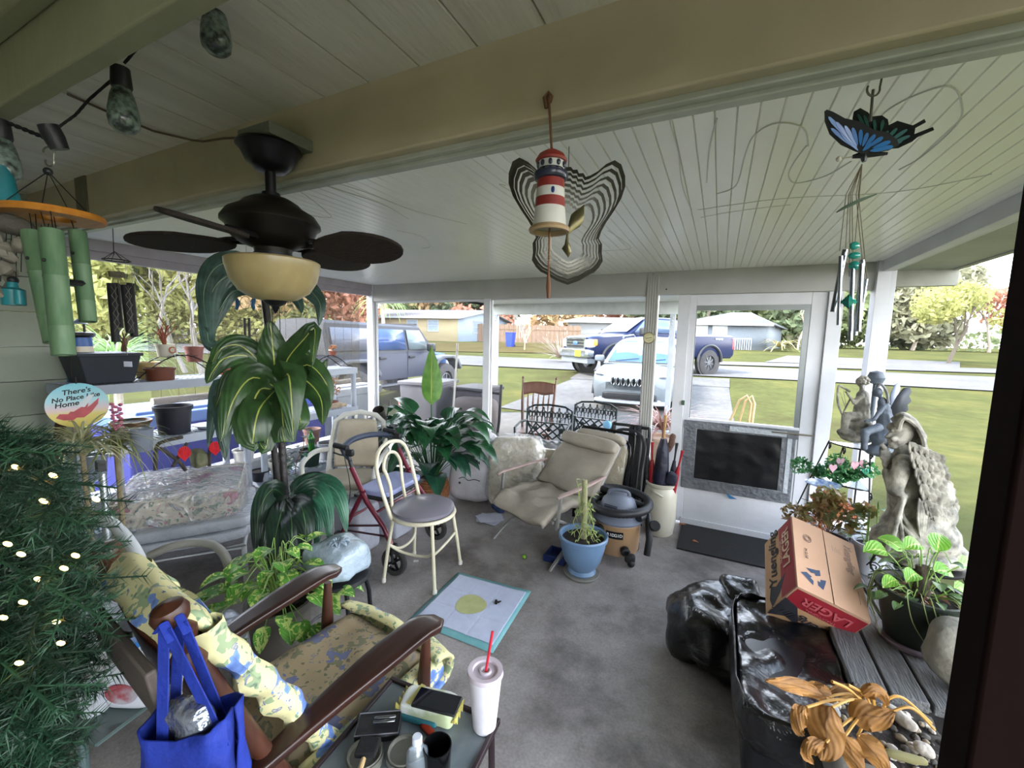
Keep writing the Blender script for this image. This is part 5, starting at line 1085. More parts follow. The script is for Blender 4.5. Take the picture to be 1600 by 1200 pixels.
# cup
def cup():
    b=pz(757,1135,TZ); t=thing('foam_cup','tall white foam cup with clear lid and red straw on the glass side table','cup',tuple(b)); H=.175
    part('cup_body',MB().lathe([(0,0),(.031,0),(.033,.004),(.047,H-.01),(.049,H),(.046,H),(.044,H-.01),(0,H-.012)],(0,0,0),40),M('foam_white','d8d6de',.6,col2='cbc9d2',vs=30,bump=.1,bs=90),t)
    part('lid',MB().lathe([(.0,H-.002),(.010,H-.002),(.012,H+.003),(.016,H+.003),(.018,H-.003),(.034,H-.003),(.036,H+.003),(.044,H+.004),(.0495,H+.004),(.051,H-.003),(.0515,H-.008),(.049,H-.006)],(0,0,0),40),M('lid_translucent','c8bcc4',.2,col2='bdb2bb',coat=.5),t)
    part('straw',MB().tube([(0,0,.02),(.002,.0,H+.002),(.014,.012,H+.115)],.0038,10),M('straw_red','c8283c',.3),t)
cup()
def on_table(x,y,z=TZ): return pz(x,y,z)
def wipes():
    b=on_table(672,1115); t=thing('pack_of_wipes','soft pack of wipes in crinkled green and yellow wrapper under the phone','pack',(b.x,b.y,TZ),12)
    def bodyf(u,v,z0=0): pass
    part('wrapper',MB().sbox((0,0,.026),(.17,.085,.05),.35,28,amp=.005,fr=40),M('wipes_green','b7c49a',.35,col2='e4e7e2',vs=9,coat=.4,coatbump=.02,contrast=.06),t)
    part('stripe',MB().box((-.045,0,.0525),(.016,.075,.001),rz=-10),M('wipes_yellow','d9cf7c',.4),t)
    for s in(-1,1): part('crimped_end',MB().grid(lambda u,v:V((s*(.08+.014*v),-.036+.072*u,.026+.016*math.sin(u*22)*v+(.01-.02*(u>.5))*0)),24,3),M('wipes_yellow2','cfc46a',.4,bump=.6),t,solid=.002)
    part('teal_band',MB().sbox((-.02,-.03,.012),(.12,.035,.02),.4),M('wipes_teal','2f6f78',.4),t)
wipes()
p=on_table(683,1098,TZ+.055); t=thing('smartphone','black smartphone lying on the pack of wipes','phone',(p.x,p.y,TZ+.0535),12)
part('phone_body',MB().box((0,0,.0045),(.135,.066,.009)),BLK,t,bevel=.004); part('screen',MB().box((0,0,.0092),(.129,.061,.0006)),M('phone_screen','10131f',.06,col2='141826',coat=1),t)
p=on_table(668,1143); t=thing('lighter','small red lighter on the glass side table below the wipes','lighter',(p.x,p.y,TZ),-12)
part('lighter_body',MB().sbox((0,0,.007),(.052,.02,.013),.6),M('lighter_red','a8331f',.25,coat=.5,col2='8c2417',vs=30),t); part('metal_top',MB().box((.031,0,.007),(.012,.016,.012)),CHR,t)
def jar(x,y,label,r=.046):
    b=on_table(x,y); t=thing('glass_jar',label,'jar',(b.x,b.y,TZ),0,'round jars on the side table')
    part('jar_body',MB().lathe([(0,0),(r*.95,0),(r,.006),(r,.022),(r*.97,.026),(0,.026)],(0,0,0),36),M('jar_glass','7c8078',.1,col2='5c6058',coat=.5,vs=20),t)
    part('lid',MB().lathe([(0,.027),(r*.80,.028),(r*.84,.034),(r*.92,.036),(r*.96,.029),(r*1.02,.033),(r*1.02,.020),(r*.95,.020)],(0,0,0),36),M('jar_lid','6c6c66',.3,metal=.3,col2='85847a',vs=12),t)
jar(570,1195,'round lidded jar under the black brush at the bottom edge'); jar(632,1190,'round lidded jar between the brush and the small water bottle')
p=on_table(575,1172,TZ+.037); t=thing('brush','flat black foam brush with pale wooden handle lying across the jar','brush',(p.x,p.y,TZ+.0375),25)
part('brush_head',MB().box((0,0,.008),(.055,.05,.016)),M('foam_black','121214',.9,bump=.6,bs=60),t,bevel=.005); part('brush_handle',MB().tube([(.0,-.03,.008),(.004,-.09,.008)],[.006,.007],8),M('pale_handle','c8a878',.5),t)
p=on_table(592,1142); t=thing('case','open black case holding silver clips by the rocking chair arm','case',(p.x,p.y,TZ),33)
part('case_body',MB().box((0,0,.012),(.12,.075,.024)),BLK,t,bevel=.006); part('case_rim',MB().tube([(-.058,-.035,.025),(.058,-.035,.025),(.058,.035,.025),(-.058,.035,.025)],.0018,6,closed=True),M('case_rim','9a9aa4',.3,metal=.6),t)
part('silver_clip',MB().box((.015,.0,.028),(.06,.008,.006)).box((.015,.013,.028),(.06,.008,.006)),CHR,t,bevel=.002)
b=on_table(652,1215); t=thing('water_bottle','small clear plastic water bottle with white cap at the bottom edge','bottle',(b.x,b.y,TZ)); 
part('bottle_body',MB().lathe([(0,0),(.026,0),(.028,.008),(.028,.06),(.026,.075),(.012,.095),(.010,.10),(0,.10)],(0,0,0),24),M('clear_plastic','c3d0dc',.08,trans=.7,coat=.5),t); part('cap',MB().lathe([(0,.098),(.0125,.098),(.0125,.113),(.011,.116),(0,.116)],(0,0,0),20),M('cap_white','d5dbe6',.4),t)
b=on_table(683,1212); solo('black_cup',MB().lathe([(0,.0),(.030,0),(.032,.004),(.036,.085),(.036,.088),(.033,.088),(.030,.01),(0,.01)],(b.x,b.y,TZ),32),BLKG,'round black plastic cup at the bottom edge beside the water bottle','cup')
b=on_table(664,1172); solo('bottle_cap',MB().lathe([(0,0),(.015,0),(.016,.012),(.013,.016),(0,.016)],(b.x,b.y,TZ),20,fn=lambda a,z:1+.03*math.sin(a*20)),M('cap_red','b81f33',.3,coat=.5),'shiny red bottle cap on the table behind the water bottle','bottle cap')
# ---- training pad on the floor
A,B,C_,D_=[pz(x,y,0) for x,y in ((716,895),(830,925),(770,1022),(638,970))]
def q4(u,v,z): p=(A*(1-u)+B*u)*(1-v)+(D_*(1-u)+C_*u)*v; return V((p.x,p.y,z+.0025*noise.noise(V((u*6,v*6,3)))))
t=thing('puppy_pad','white quilted puppy pad with teal edges and a yellow stain lying on the floor','puppy pad',tuple((A+C_)/2))
part('teal_backing',MB().grid(lambda u,v:q4(u,v,.004),16,16),M('pad_teal','7fb4b6',.5,col2='6ba4a8'),t,world=True,solid=.002)
pm=M('pad_white','c3c9dc',.8,col2='b7bdd2',vs=20,bump=.5,bs=120)
part('pad_sheet',MB().grid(lambda u,v:q4(.045+.91*u,.045+.87*v,.0075-.0025*max(0,1-60*min(abs(u-.333),abs(u-.667),abs(v-.333),abs(v-.667)))),60,60),pm,t,world=True,solid=.002)
c=q4(.47,.50,.0095); m=MB(); m.lathe([(0,0),(.092,0)],(c.x,c.y,.0102),40,fn=lambda a,z:1+.05*math.sin(a*3+1)); part('yellow_stain',m,M('stain_yellow','a9aa72',.8,col2='b9bb88',vs=18,bump=.4,bs=120),t,world=True)
m=MB(); 
for dx,dy,r in ((0,0,.011),(.013,.006,.008),(-.008,.012,.008),(.004,-.012,.009),(.018,.016,.006)): m.ball((0+dx,dy,.006),(r,r*.8,r*.7),8)
c=q4(.72,.36,.012); solo('pet_dropping',MB().add([V(p)+V((c.x,c.y,.010)) for p in m.v],m.f),M('dark_brown','1c130e',.6,bump=.5),'tiny dark dropping on the puppy pad','dropping',smooth=True)
# ---- bentwood cafe chair
def cafe_chair():
    cm=M('cream_metal','cfc9b0',.35,col2='bdb69c',vs=9); t=thing('cafe_chair','cream metal cafe chair with round grey vinyl seat in the middle of the porch','chair',(-1.70,2.17,0),-82)
    R_=.205
    part('seat',MB().lathe([(0,.435),(R_*.9,.437),(R_,.452),(R_*.99,.472),(R_*.85,.488),(R_*.5,.496),(0,.498)],(0,0,0),40),M('grey_vinyl','77747c',.35,col2='696670',vs=3,coat=.25),t)
    part('seat_ring',MB().tube([(R_*1.0*math.cos(a),R_*math.sin(a),.432) for a in [2*PI*k/36 for k in range(36)]],.013,8,closed=True),cm,t)
    for s in(-1,1):
        for f in(-1,1):
            l=part('leg',MB().tube([(s*.14,f*.14,.43),(s*.165,f*.165,.22),(s*.185,f*.185,.02)],.0115,10),cm,t); part('foot_cap',MB().lathe([(0,0),(.015,0),(.016,.02),(.012,.03),(0,.03)],(s*.186,f*.186,0),12),M('cap_pale','c9c5bb',.5),l)
    m=MB()
    m.tube(spl([(-.162,.162,.25),(-.1,.13,.2),(0,.12,.185),(.1,.13,.2),(.162,.162,.25)]),.009,8); m.tube(spl([(-.162,-.162,.25),(-.1,-.13,.2),(0,-.12,.185),(.1,-.13,.2),(.162,-.162,.25)]),.009,8); m.tube(spl([(.162,-.162,.25),(.13,-.1,.2),(.12,0,.185),(.13,.1,.2),(.162,.162,.25)]),.009,8)
    part('leg_brace',m,cm,t)
    part('back_hoop',MB().tube(spl([(-.175,-.13,.43),(-.19,-.19,.62),(-.185,-.23,.76),(-.13,-.25,.85),(0,-.265,.88),(.13,-.25,.85),(.185,-.23,.76),(.19,-.19,.62),(.175,-.13,.43)],7),.0125,10),cm,t)
    part('inner_hoop',MB().tube(spl([(-.085,-.185,.43),(-.07,-.205,.58),(-.085,-.225,.68),(-.095,-.24,.73),(-.06,-.252,.79),(0,-.258,.81),(.06,-.252,.79),(.095,-.24,.73),(.085,-.225,.68),(.07,-.205,.58),(.085,-.185,.43)],6),.011,10),cm,t)
cafe_chair()
# ---- rollator walker
def rollator():
    mr=M('maroon_frame','5a1426',.3,col2='6e1c30',metal=.2,coat=.4); t=thing('rollator','maroon rollator walker with black grips and wheels behind the cafe chair','walker',(-2.10,2.30,0),-84)
    W=.27
    for s in(-1,1):
        part('front_leg',MB().tube([(s*W,-.12,.70),(s*W,.0,.48),(s*W,.14,.32),(s*W,.22,.17)],.017,10),mr,t)
        part('rear_leg',MB().tube([(s*W,-.02,.55),(s*W,-.16,.30),(s*W,-.25,.15)],.016,10),mr,t)
        part('side_tube',MB().tube([(s*W,-.20,.27),(s*W,.12,.33)],.008,8).tube([(s*W,-.2,.24),(s*W,.15,.26)],.007,8),M('maroon_dark','3c0f1c',.4),t)
        h=part('handle_tube',MB().tube(spl([(s*W,-.1,.66),(s*W,-.13,.74),(s*W,-.15,.80),(s*W,-.18,.83)]),.013,10),BLK,t)
        part('hand_grip',MB().tube([(s*W,-.15,.83),(s*W,-.26,.838)],.019,12),M('grip_black','15161a',.7,bump=.5),h)
        part('brake_lever',MB().tube(spl([(s*W,-.14,.80),(s*W,-.19,.775),(s*W,-.27,.785)]),.006,8).sbox((s*W,-.13,.80),(.035,.06,.05),.5),BLK,h)
        part('brake_cable',MB().tube(spl([(s*W,-.17,.82),(s*(W+.06),-.12,.78),(s*(W+.07),-.08,.66),(s*(W+.02),-.12,.5),(s*W,-.2,.25)]),.0028,5),BLK,h)
        for y,yy in((.22,.22),(-.25,-.25)):
            w=part('wheel',MB().lathe([(.062,-.014),(.085,-.017),(.094,-.010),(.096,0),(.094,.010),(.085,.017),(.062,.014),(.062,-.014)],(s*(W+.0),y,.096),30,rotm(0,90,0)),RUB,t)
            m=MB(); 
            for k in range(4): a=PI/2*k+.5; m.bar((s*W,y,.096),(s*W,y+.066*math.cos(a),.096+.066*math.sin(a)),.014,.012,V((1,0,0)))
            m.cyl((s*W-.018,y,.096),(s*W+.018,y,.096),.016,n=12); m.lathe([(.055,-.008),(.064,-.008),(.064,.008),(.055,.008),(.055,-.008)],(s*W,y,.096),24,rotm(0,90,0)); part('wheel_spokes',m,BLKG,w)
            part('wheel_fork',MB().tube([(s*(W-.02),y-.0*s,.2),(s*(W-.022),y,.1)],.008,6).tube([(s*(W+.02),y,.2),(s*(W+.022),y,.1)],.008,6).sbox((s*W,y,.2),(.05,.04,.04),.5),BLK,t)
    part('seat_pad',MB().sbox((0,.0,.515),(.44,.27,.045),.3,24),M('seat_lilac','8d94b8',.4,col2='7a80a6',vs=4),t); part('seat_base',MB().box((0,0,.485),(.46,.28,.02)),BLK,t,bevel=.004)
    part('cross_tube',MB().tube([(-W,.06,.40),(W,.06,.40)],.01,8).tube([(-W,-.14,.34),(W,-.14,.34)],.01,8),mr,t)
    part('backrest_bar',MB().tube(spl([(-W,-.12,.74),(-W*.98,-.20,.80),(-.1,-.27,.83),(.1,-.27,.83),(W*.98,-.20,.80),(W,-.12,.74)]),[.009]*6+[.022]*14+[.009]*6,12),M('foam_bar','2a3348',.6),t)
rollator()
# ---- black stool with a knotted plastic bag
def stool():
    p=pz(528,893,.45); t=thing('black_stool','small black metal stool speckled with paint, holding a knotted plastic bag','stool',(p.x,p.y,0),20); bm=M('speckled_black','17181b',.4,col2='8d9096',vs=90,contrast=.04)
    bm.node_tree.nodes['Color Ramp'].color_ramp.elements[0].position=.24; bm.node_tree.nodes['Color Ramp'].color_ramp.elements[1].position=.3
    part('seat',MB().lathe([(0,.425),(.15,.425),(.158,.435),(.155,.45),(0,.45)],(0,0,0),30),BLK,t)
    for k in range(4): a=PI/4+PI/2*k; part('leg',MB().tube([(.12*math.cos(a),.12*math.sin(a),.43),(.15*math.cos(a),.15*math.sin(a),.3),(.17*math.cos(a),.17*math.sin(a),0)],.011,10),bm,t)
    part('ring_brace',MB().tube([(.155*math.cos(a),.155*math.sin(a),.16) for a in [2*PI*k/24 for k in range(24)]],.007,6,closed=True),bm,t)
    b=thing('plastic_bag','knotted translucent blue grey plastic bag stuffed full on the black stool','bag',(p.x,p.y,.451))
    bg=M('bag_blue_grey','a3b3c0',.25,col2='85949f',vs=8,bump=.7,bs=22,coat=.5,coatbump=.03)
    part('bag_body',MB().sbox((0,0,.075),(.27,.25,.15),.55,30,amp=.02,fr=14,seed=2),bg,b)
    m=MB()
    for k in range(9):
        a=k*.7; m.leaf((0,0,.145),(math.cos(a),math.sin(a),.6),.07,.035,1.2,.5,5)
    part('bag_knot',m,bg,b,solid=.002)
stool()
# ---- white chaise with wrapped cushions at the left
WR=floral('wrapped_rose_floral','c9c2b2','8f4f62','c98fa0','6f8474',6,.6,coat=1,dark='5d7466')
def crinkle(name,c,c2='',**k): return M(name,c,.35,col2=c2 or None,vs=7,bump=.8,bs=11,coat=1,coatbump=.06,cbs=9,**k)
CLR=crinkle('clear_wrap_white','b9bec6','9aa0aa'); CRW=crinkle('clear_wrap_cream','b9b09a','a09680')
def rbx(A,B,C,D): 
    A,B,C,D=map(V,(A,B,C,D)); c=(A+B+C+D)/4; e=(B-A)+(C-D); f=(D-A)+(C-B); return c,e.length/2,f.length/2,math.degrees(math.atan2(e.y,e.x))
def chaise():
    z=.60; c,lx,ly,rz=rbx(pz(172,788,z),pz(372,762,z),pz(378,722,z),pz(212,738,z))
    t=thing('tubular_lounge_chair','white tubular patio chair frame stacked with plastic-wrapped cushions','chair',(c.x,c.y,0),rz)
    tw=M('white_tube','c9ccd0',.35,col2='b2b6ba',vs=6); W,Dp=lx*.56,ly*.62
    part('seat_frame',MB().tube([(-W,-Dp,.24),(W,-Dp,.24),(W,Dp,.24),(-W,Dp,.24)],.018,10,closed=True),tw,t)
    for s in(-1,1):
        for f in(-1,1): part('leg',MB().tube([(s*W,f*Dp,.24),(s*W*1.02,f*Dp*1.05,0)],.016,10),tw,t)
    m=MB().tube(spl([pd(148,818,1.75),pd(165,812,1.72),pd(190,832,1.68),pd(212,862,1.64),pd(222,885,1.62)]),.021,12); part('arm',m,tw,t,world=True)
    m=MB().tube(spl([pd(235,868,2.05),pd(270,853,2.05),pd(310,848,2.07),pd(340,856,2.05),pd(356,880,2.0),pd(360,915,1.98)]),.02,12); part('arm',m,M('grey_tube','9a9890',.4),t,world=True)
    a=thing('wrapped_cushion','large rose-printed chair cushion sealed in crinkled clear plastic on the lounge chair','cushion',(c.x,c.y,.43),rz); 
    part('cushion_body',MB().sbox((0,0,.045),(lx*1.06,ly*1.05,.25),.22,34,amp=.012,fr=9),WR,a); part('plastic_wrap',MB().sbox((0,0,.05),(lx*1.14,ly*1.14,.275),.3,60,amp=.022,fr=14,seed=6),wrapmat(),a); 
    part('piping',MB().tube([(s*lx*.51,f*ly*.51,.158) for s,f in ((-1,-1),(1,-1),(1,1),(-1,1))],.006,6,closed=True),M('piping_cream','cfc8b4',.6),a)
    for k,(zz,dx,lab) in enumerate(((.26,.05,'lowest flat cushion in cloudy plastic on the lounge chair'),(.35,.09,'flat cushion in cloudy plastic directly beneath the rose-printed one'))):
        b=solo('wrapped_cushion',MB().sbox((0,0,.045),(lx*1.15,ly*1.02,.088),.3,30,amp=.014,fr=10,seed=k),CLR,lab,'cushion',loc=V((c.x+dx,c.y,zz-.005))); b.rotation_euler=(0,0,R(rz+3*k))
chaise()
# ---- cream resin chair with padded back behind the rollator
def resin_chair():
    p=pd(546,785,3.4); t=thing('resin_chair','white resin high-back chair with a beige back cushion behind the rollator','chair',(p.x,p.y,0),-150); w=M('resin_white','c6c6bf',.4,col2='b3b3ab',vs=5)
    part('seat',MB().sbox((0,0,.41),(.48,.46,.04),.4),w,t)
    def bk(u,v): 
        x=-.24+.48*u; z=.43+.47*v; y=-.22-.10*v-.03*math.sin(PI*u); k=1-.18*v*v; return V((x*k,y,z-.03*(2*u-1)**4*v))
    m=MB(); m.tube([bk(0,0),bk(0,.5),bk(0,.95),bk(.15,1.02),bk(.5,1.05),bk(.85,1.02),bk(1,.95),bk(1,.5),bk(1,0)],.022,10); part('back_frame',m,w,t)
    for k in range(4): m=MB().tube([bk(.2+.2*k,0),bk(.2+.2*k,.5),bk(.2+.2*k,1)],.014,8); part('back_slat',m,w,t)
    for s in(-1,1):
        part('arm',MB().tube(spl([(s*.25,-.24,.62),(s*.28,-.05,.65),(s*.28,.18,.63),(s*.26,.24,.55),(s*.25,.2,.40)]),.02,10),w,t)
        for f in(-1,1): part('leg',MB().tube([(s*.21,f*.2,.42),(s*.25,f*.25,0)],[.024,.016],8),w,t)
    b=part('back_cushion',MB().grid(lambda u,v:bk(.12+.76*u,.12+.82*v)+V((0,.045+.04*math.sin(PI*u)**.5*math.sin(PI*v)**.5,0)),16,16),M('beige_pad','b5ab98',.75,col2='a49a86',bump=.4,bs=14),t,solid=.02)
    part('seat_cushion',MB().sbox((0,.02,.45),(.42,.4,.07),.4),M('beige_pad','b5ab98'),t)
resin_chair()
# ---- folding chair with slumped tan cushions
def folding_chair():
    p=pz(838,845,0); t=thing('folding_chair','aluminium folding lawn chair with slumped tan cushions beside the shop vacuum','chair',(-1.12,2.98,0),158); t.scale=(1.06,1.06,.92); al=M('chair_alu','a5a4a0',.35,metal=.7,col2='8b8a86',vs=8); tan=M('tan_cloth','9a9284',.85,col2='7d7468',vs=4,bump=1,bs=7)
    for s in(-1,1):
        part('front_leg',MB().bar((s*.27,-.25,.40),(s*.29,.28,.0),.022,.022),al,t,bevel=.004); part('rear_leg',MB().bar((s*.26,.22,.38),(s*.28,-.38,.0),.022,.022),al,t,bevel=.004)
        part('back_rail',MB().bar((s*.25,-.17,.34),(s*.25,-.52,.80),.022,.022),al,t,bevel=.004)
        part('arm',MB().tube([(s*.29,-.28,.60),(s*.31,-.05,.585),(s*.31,.20,.575),(s*.30,.24,.56)],[.014,.02,.02,.012],10,flat=.6),M('arm_worn','9c8f8a',.5,col2='8c6b64',vs=14),t)
        part('arm_post',MB().bar((s*.29,.19,.57),(s*.285,.22,.30),.018,.018),al,t)
    part('seat_rail',MB().bar((-.27,.24,.36),(.27,.24,.36),.02,.02).bar((-.27,-.17,.34),(.27,-.17,.34),.02,.02),al,t)
    def seat(u,v): x=-.25+.50*u; y=-.2+.52*v; return V((x,y,.40+.03*math.sin(PI*v)+.034*noise.noise(V((x*8,y*9,0)))-.05*max(0,v-.82)/.18-.02*math.sin(PI*u)))
    part('seat_cushion',MB().grid(seat,22,22),tan,t,solid=.06)
    def back(u,v): 
        x=(-.27+.54*u)*(1.0-.04*v); y=-.17-.33*v; z=.43+.34*v; return V((x,y+.05*math.sin(PI*u)**.6*math.sin(PI*min(1,v*1.05))**.6+.026*noise.noise(V((x*7,z*8,2))),z))
    bc=part('back_cushion',MB().grid(back,20,20),tan,t,solid=.05)
    part('head_roll',MB().sbox((0,-.47,.79),(.54,.17,.13),.55,26,rx=30,amp=.02,fr=10),tan,bc); part('head_flap',MB().sbox((-.04,-.56,.84),(.42,.12,.08),.5,22,rx=50,rz=6,amp=.02,fr=10,seed=3),tan,bc)
folding_chair()
# ---- folded lounge chairs leaning behind it
def folded(label,pc,rz,h,mat,pad,lean=.12,w=.5):
    t=thing('folded_chair',label,'chair',pc,rz); ang=lean
    part('tube_frame',MB().tube(spl([(-w/2,0,0),(-w/2,lean*.5,h*.5),(-w/2,lean*.95,h*.96),(-w/2+.05,lean,h),(w/2-.05,lean,h),(w/2,lean*.95,h*.96),(w/2,lean*.5,h*.5),(w/2,0,0)],6),.014,10),mat,t)
    part('tube_frame',MB().tube(spl([(-w/2+.03,-.05,0),(-w/2+.03,lean*.5-.05,h*.5),(-w/2+.04,lean*.9-.05,h*.92),(w/2-.04,lean*.9-.05,h*.92),(w/2-.03,lean*.5-.05,h*.5),(w/2-.03,-.05,0)],6),.014,10),mat,t)
    if pad: part('padded_panel',MB().sbox((0,lean*.5-.03,h*.52),(w*.84,.05,h*.78),.25,26,rx=-math.degrees(math.atan2(lean,h)),amp=.01,fr=12),pad,t)
    return t
folded('folded patio chair with plastic-wrapped beige pad and black tubes, leaning by the central post',(-.86,3.55,0),-12,.80,BLKG,CRW,.12,.50)
folded('second folded black-framed chair, squeezed between the wrapped one and the central post',(-.68,3.68,0),-12,.84,BLK,None,.1,.34)
solo('pool_noodle_bundle',MB().tube([(-.60,3.62,0),(-.595,3.70,.45),(-.59,3.76,.86)],.030,12).tube([(-.66,3.66,0),(-.655,3.72,.45),(-.65,3.78,.84)],.024,12),M('dark_foam','16171a',.8,bump=.3),'dark padded poles leaning against the left side of the central post','padded poles')
# ---- wrapped cushions standing, and the woven sack
b=pz(818,800,0); w=thing('wrapped_cushion','tall cream cushion in glossy plastic standing between the sack and the folding chair','cushion',(-1.66,3.50,0),18); part('cushion_body',MB().sbox((0,0,.335),(.50,.18,.65),.33,34,rx=-8,amp=.025,fr=8,seed=5),CRW,w); part('plastic_wrap',MB().sbox((0,0,.345),(.55,.23,.69),.4,60,rx=-8,amp=.03,fr=13,seed=15),wrapmat('wrap_thin',.02,.4,7),w)
w=solo('wrapped_cushion',MB().sbox((0,0,.27),(.46,.16,.54),.35,30,rx=-8,amp=.025,fr=8,seed=9),CRW,'second cream cushion in plastic, tucked behind the first beside the folding chair','cushion',loc=V((-1.45,3.70,0))); w.rotation_euler=(0,0,R(8))
def text(name,s,size,mat,parent,mtx,ext=.0008,shear=0,bold=0):
    c=bpy.data.curves.new(name,'FONT'); c.body=s; c.size=size; c.extrude=ext; c.align_x='CENTER'; c.align_y='CENTER'; c.shear=shear; c.offset=bold
    o=bpy.data.objects.new(name,c); COL.objects.link(o); bpy.context.view_layer.update()
    me=bpy.data.meshes.new_from_object(o.evaluated_get(bpy.context.evaluated_depsgraph_get())); bpy.data.objects.remove(o); bpy.data.curves.remove(c)
    me.materials.clear(); me.materials.append(mat); me.transform(mtx)
    o=bpy.data.objects.new(name,me); COL.objects.link(o); o.parent=parent; return o
INK=M('black_ink','1c1d20',.6)
t=thing('woven_sack','white woven plastic sack printed with black lettering behind the peace lily','sack',(-2.10,3.50,0),10)
part('sack_body',MB().sbox((0,0,.33),(.46,.34,.66),.42,34,rx=-4,amp=.04,fr=6,seed=7),M('woven_white','b9b7bd',.5,col2='a29f9e',vs=7,bump=.6,bs=13),t)
text('lettering','Ma',.10,INK,t,Matrix.Translation((.06,-.176,.44))@rotm(90,0,0)@rotm(0,0,180))
part('print_line',MB().tube(spl([(-.1,-.176,.24),(-.05,-.18,.26),(0,-.183,.235),(.06,-.183,.25),(.12,-.18,.24)]),.004,5).ball((-.09,-.18,.2),(.012,.003,.012),8).ball((.11,-.18,.2),(.012,.003,.012),8),INK,t)
# ---- shop vacuum
def vac():
    t=thing('shop_vacuum','shop vacuum with tan drum and grey domed lid, black hose coiled on top','vacuum cleaner',(-.59,3.04,0),8); t.scale=(1.08,1.08,1.05)
    part('drum',MB().lathe([(0,.06),(.135,.06),(.145,.08),(.152,.26),(.158,.27),(.155,.285),(0,.285)],(0,0,0),40),M('drum_tan','a08468',.45,col2='9e7c54',vs=6),t)
    part('motor_lid',MB().lathe([(0,.28),(.165,.28),(.17,.295),(.15,.315),(.125,.33),(.122,.37),(.105,.415),(.07,.445),(.03,.458),(0,.46)],(0,0,0),40),M('lid_grey','6c7280',.45,col2='5f6572',vs=7),t)
    m=MB()
    for k in range(6): a=R(-118+k*0); m.bar((-.085,-.098+.0,.345+k*.012),(.0,-.126,.345+k*.012),.006,.006)
    part('vent_slat',m,M('vent_dark','3b3f49',.5),t)
    part('carry_handle',MB().tube(spl([(-.07,0,.44),(-.05,0,.475),(.05,0,.475),(.07,0,.44)]),.012,8),M('lid_grey2','555b68',.5),t)
    m=MB(); pts=[];rs=[]
    for k in range(150): 
        a=-.6+k*.062; r=.165+.0003*k; pts.append((r*math.cos(a),r*math.sin(a),.335+.0006*k)); rs.append(.026+(.003 if k%2 else 0))
    pts+= [(.19,.02,.37),(.2,-.06,.30),(.21,-.10,.2),(.2,-.12,.1)]; rs+=[.022]*4
    m.tube(pts,rs,10); part('hose',m,M('hose_black','16171a',.5,col2='222327'),t)
    part('hose_nozzle',MB().lathe([(.02,0),(.032,0),(.036,.06),(.03,.1),(.02,.1)],(.24,-.02,.26),14,rotm(60,0,0)),BLK,t)
    part('brand_plate',MB().grid(lambda u,v:V((.1535*math.sin(R(-24+42*u)),-.1535*math.cos(R(-24+42*u)),.19+.05*v)),8,2),BLKG,t)
    for i,ch in enumerate('RIDGID'):
        an=R(-18.5+i*6.2); text('lettering',ch,.028,M('letter_white','d5d2cc',.5),t,Matrix.Translation((.1555*math.sin(an),-.1555*math.cos(an),.216))@Matrix.Rotation(an,4,'Z')@rotm(90,0,0),.0004,0,.0006)
    part('drain_port',MB().lathe([(0,0),(.03,0),(.03,.03),(.02,.035),(.02,.02),(0,.02)],(.06,-.14,.12),18,rotm(100,0,20)),BLK,t)
    part('inlet_port',MB().lathe([(0,0),(.032,0),(.032,.035),(.022,.035),(.022,.02),(0,.02)],(-.10,-.11,.235),18,rotm(90,0,-40)),BLK,t)
    for k in range(4):
        a=R(40+90*k); part('caster',MB().sbox((.15*math.cos(a),.15*math.sin(a),.055),(.07,.05,.06),.6).ball((.165*math.cos(a),.165*math.sin(a),.026),.026,10),BLK,t)
vac()
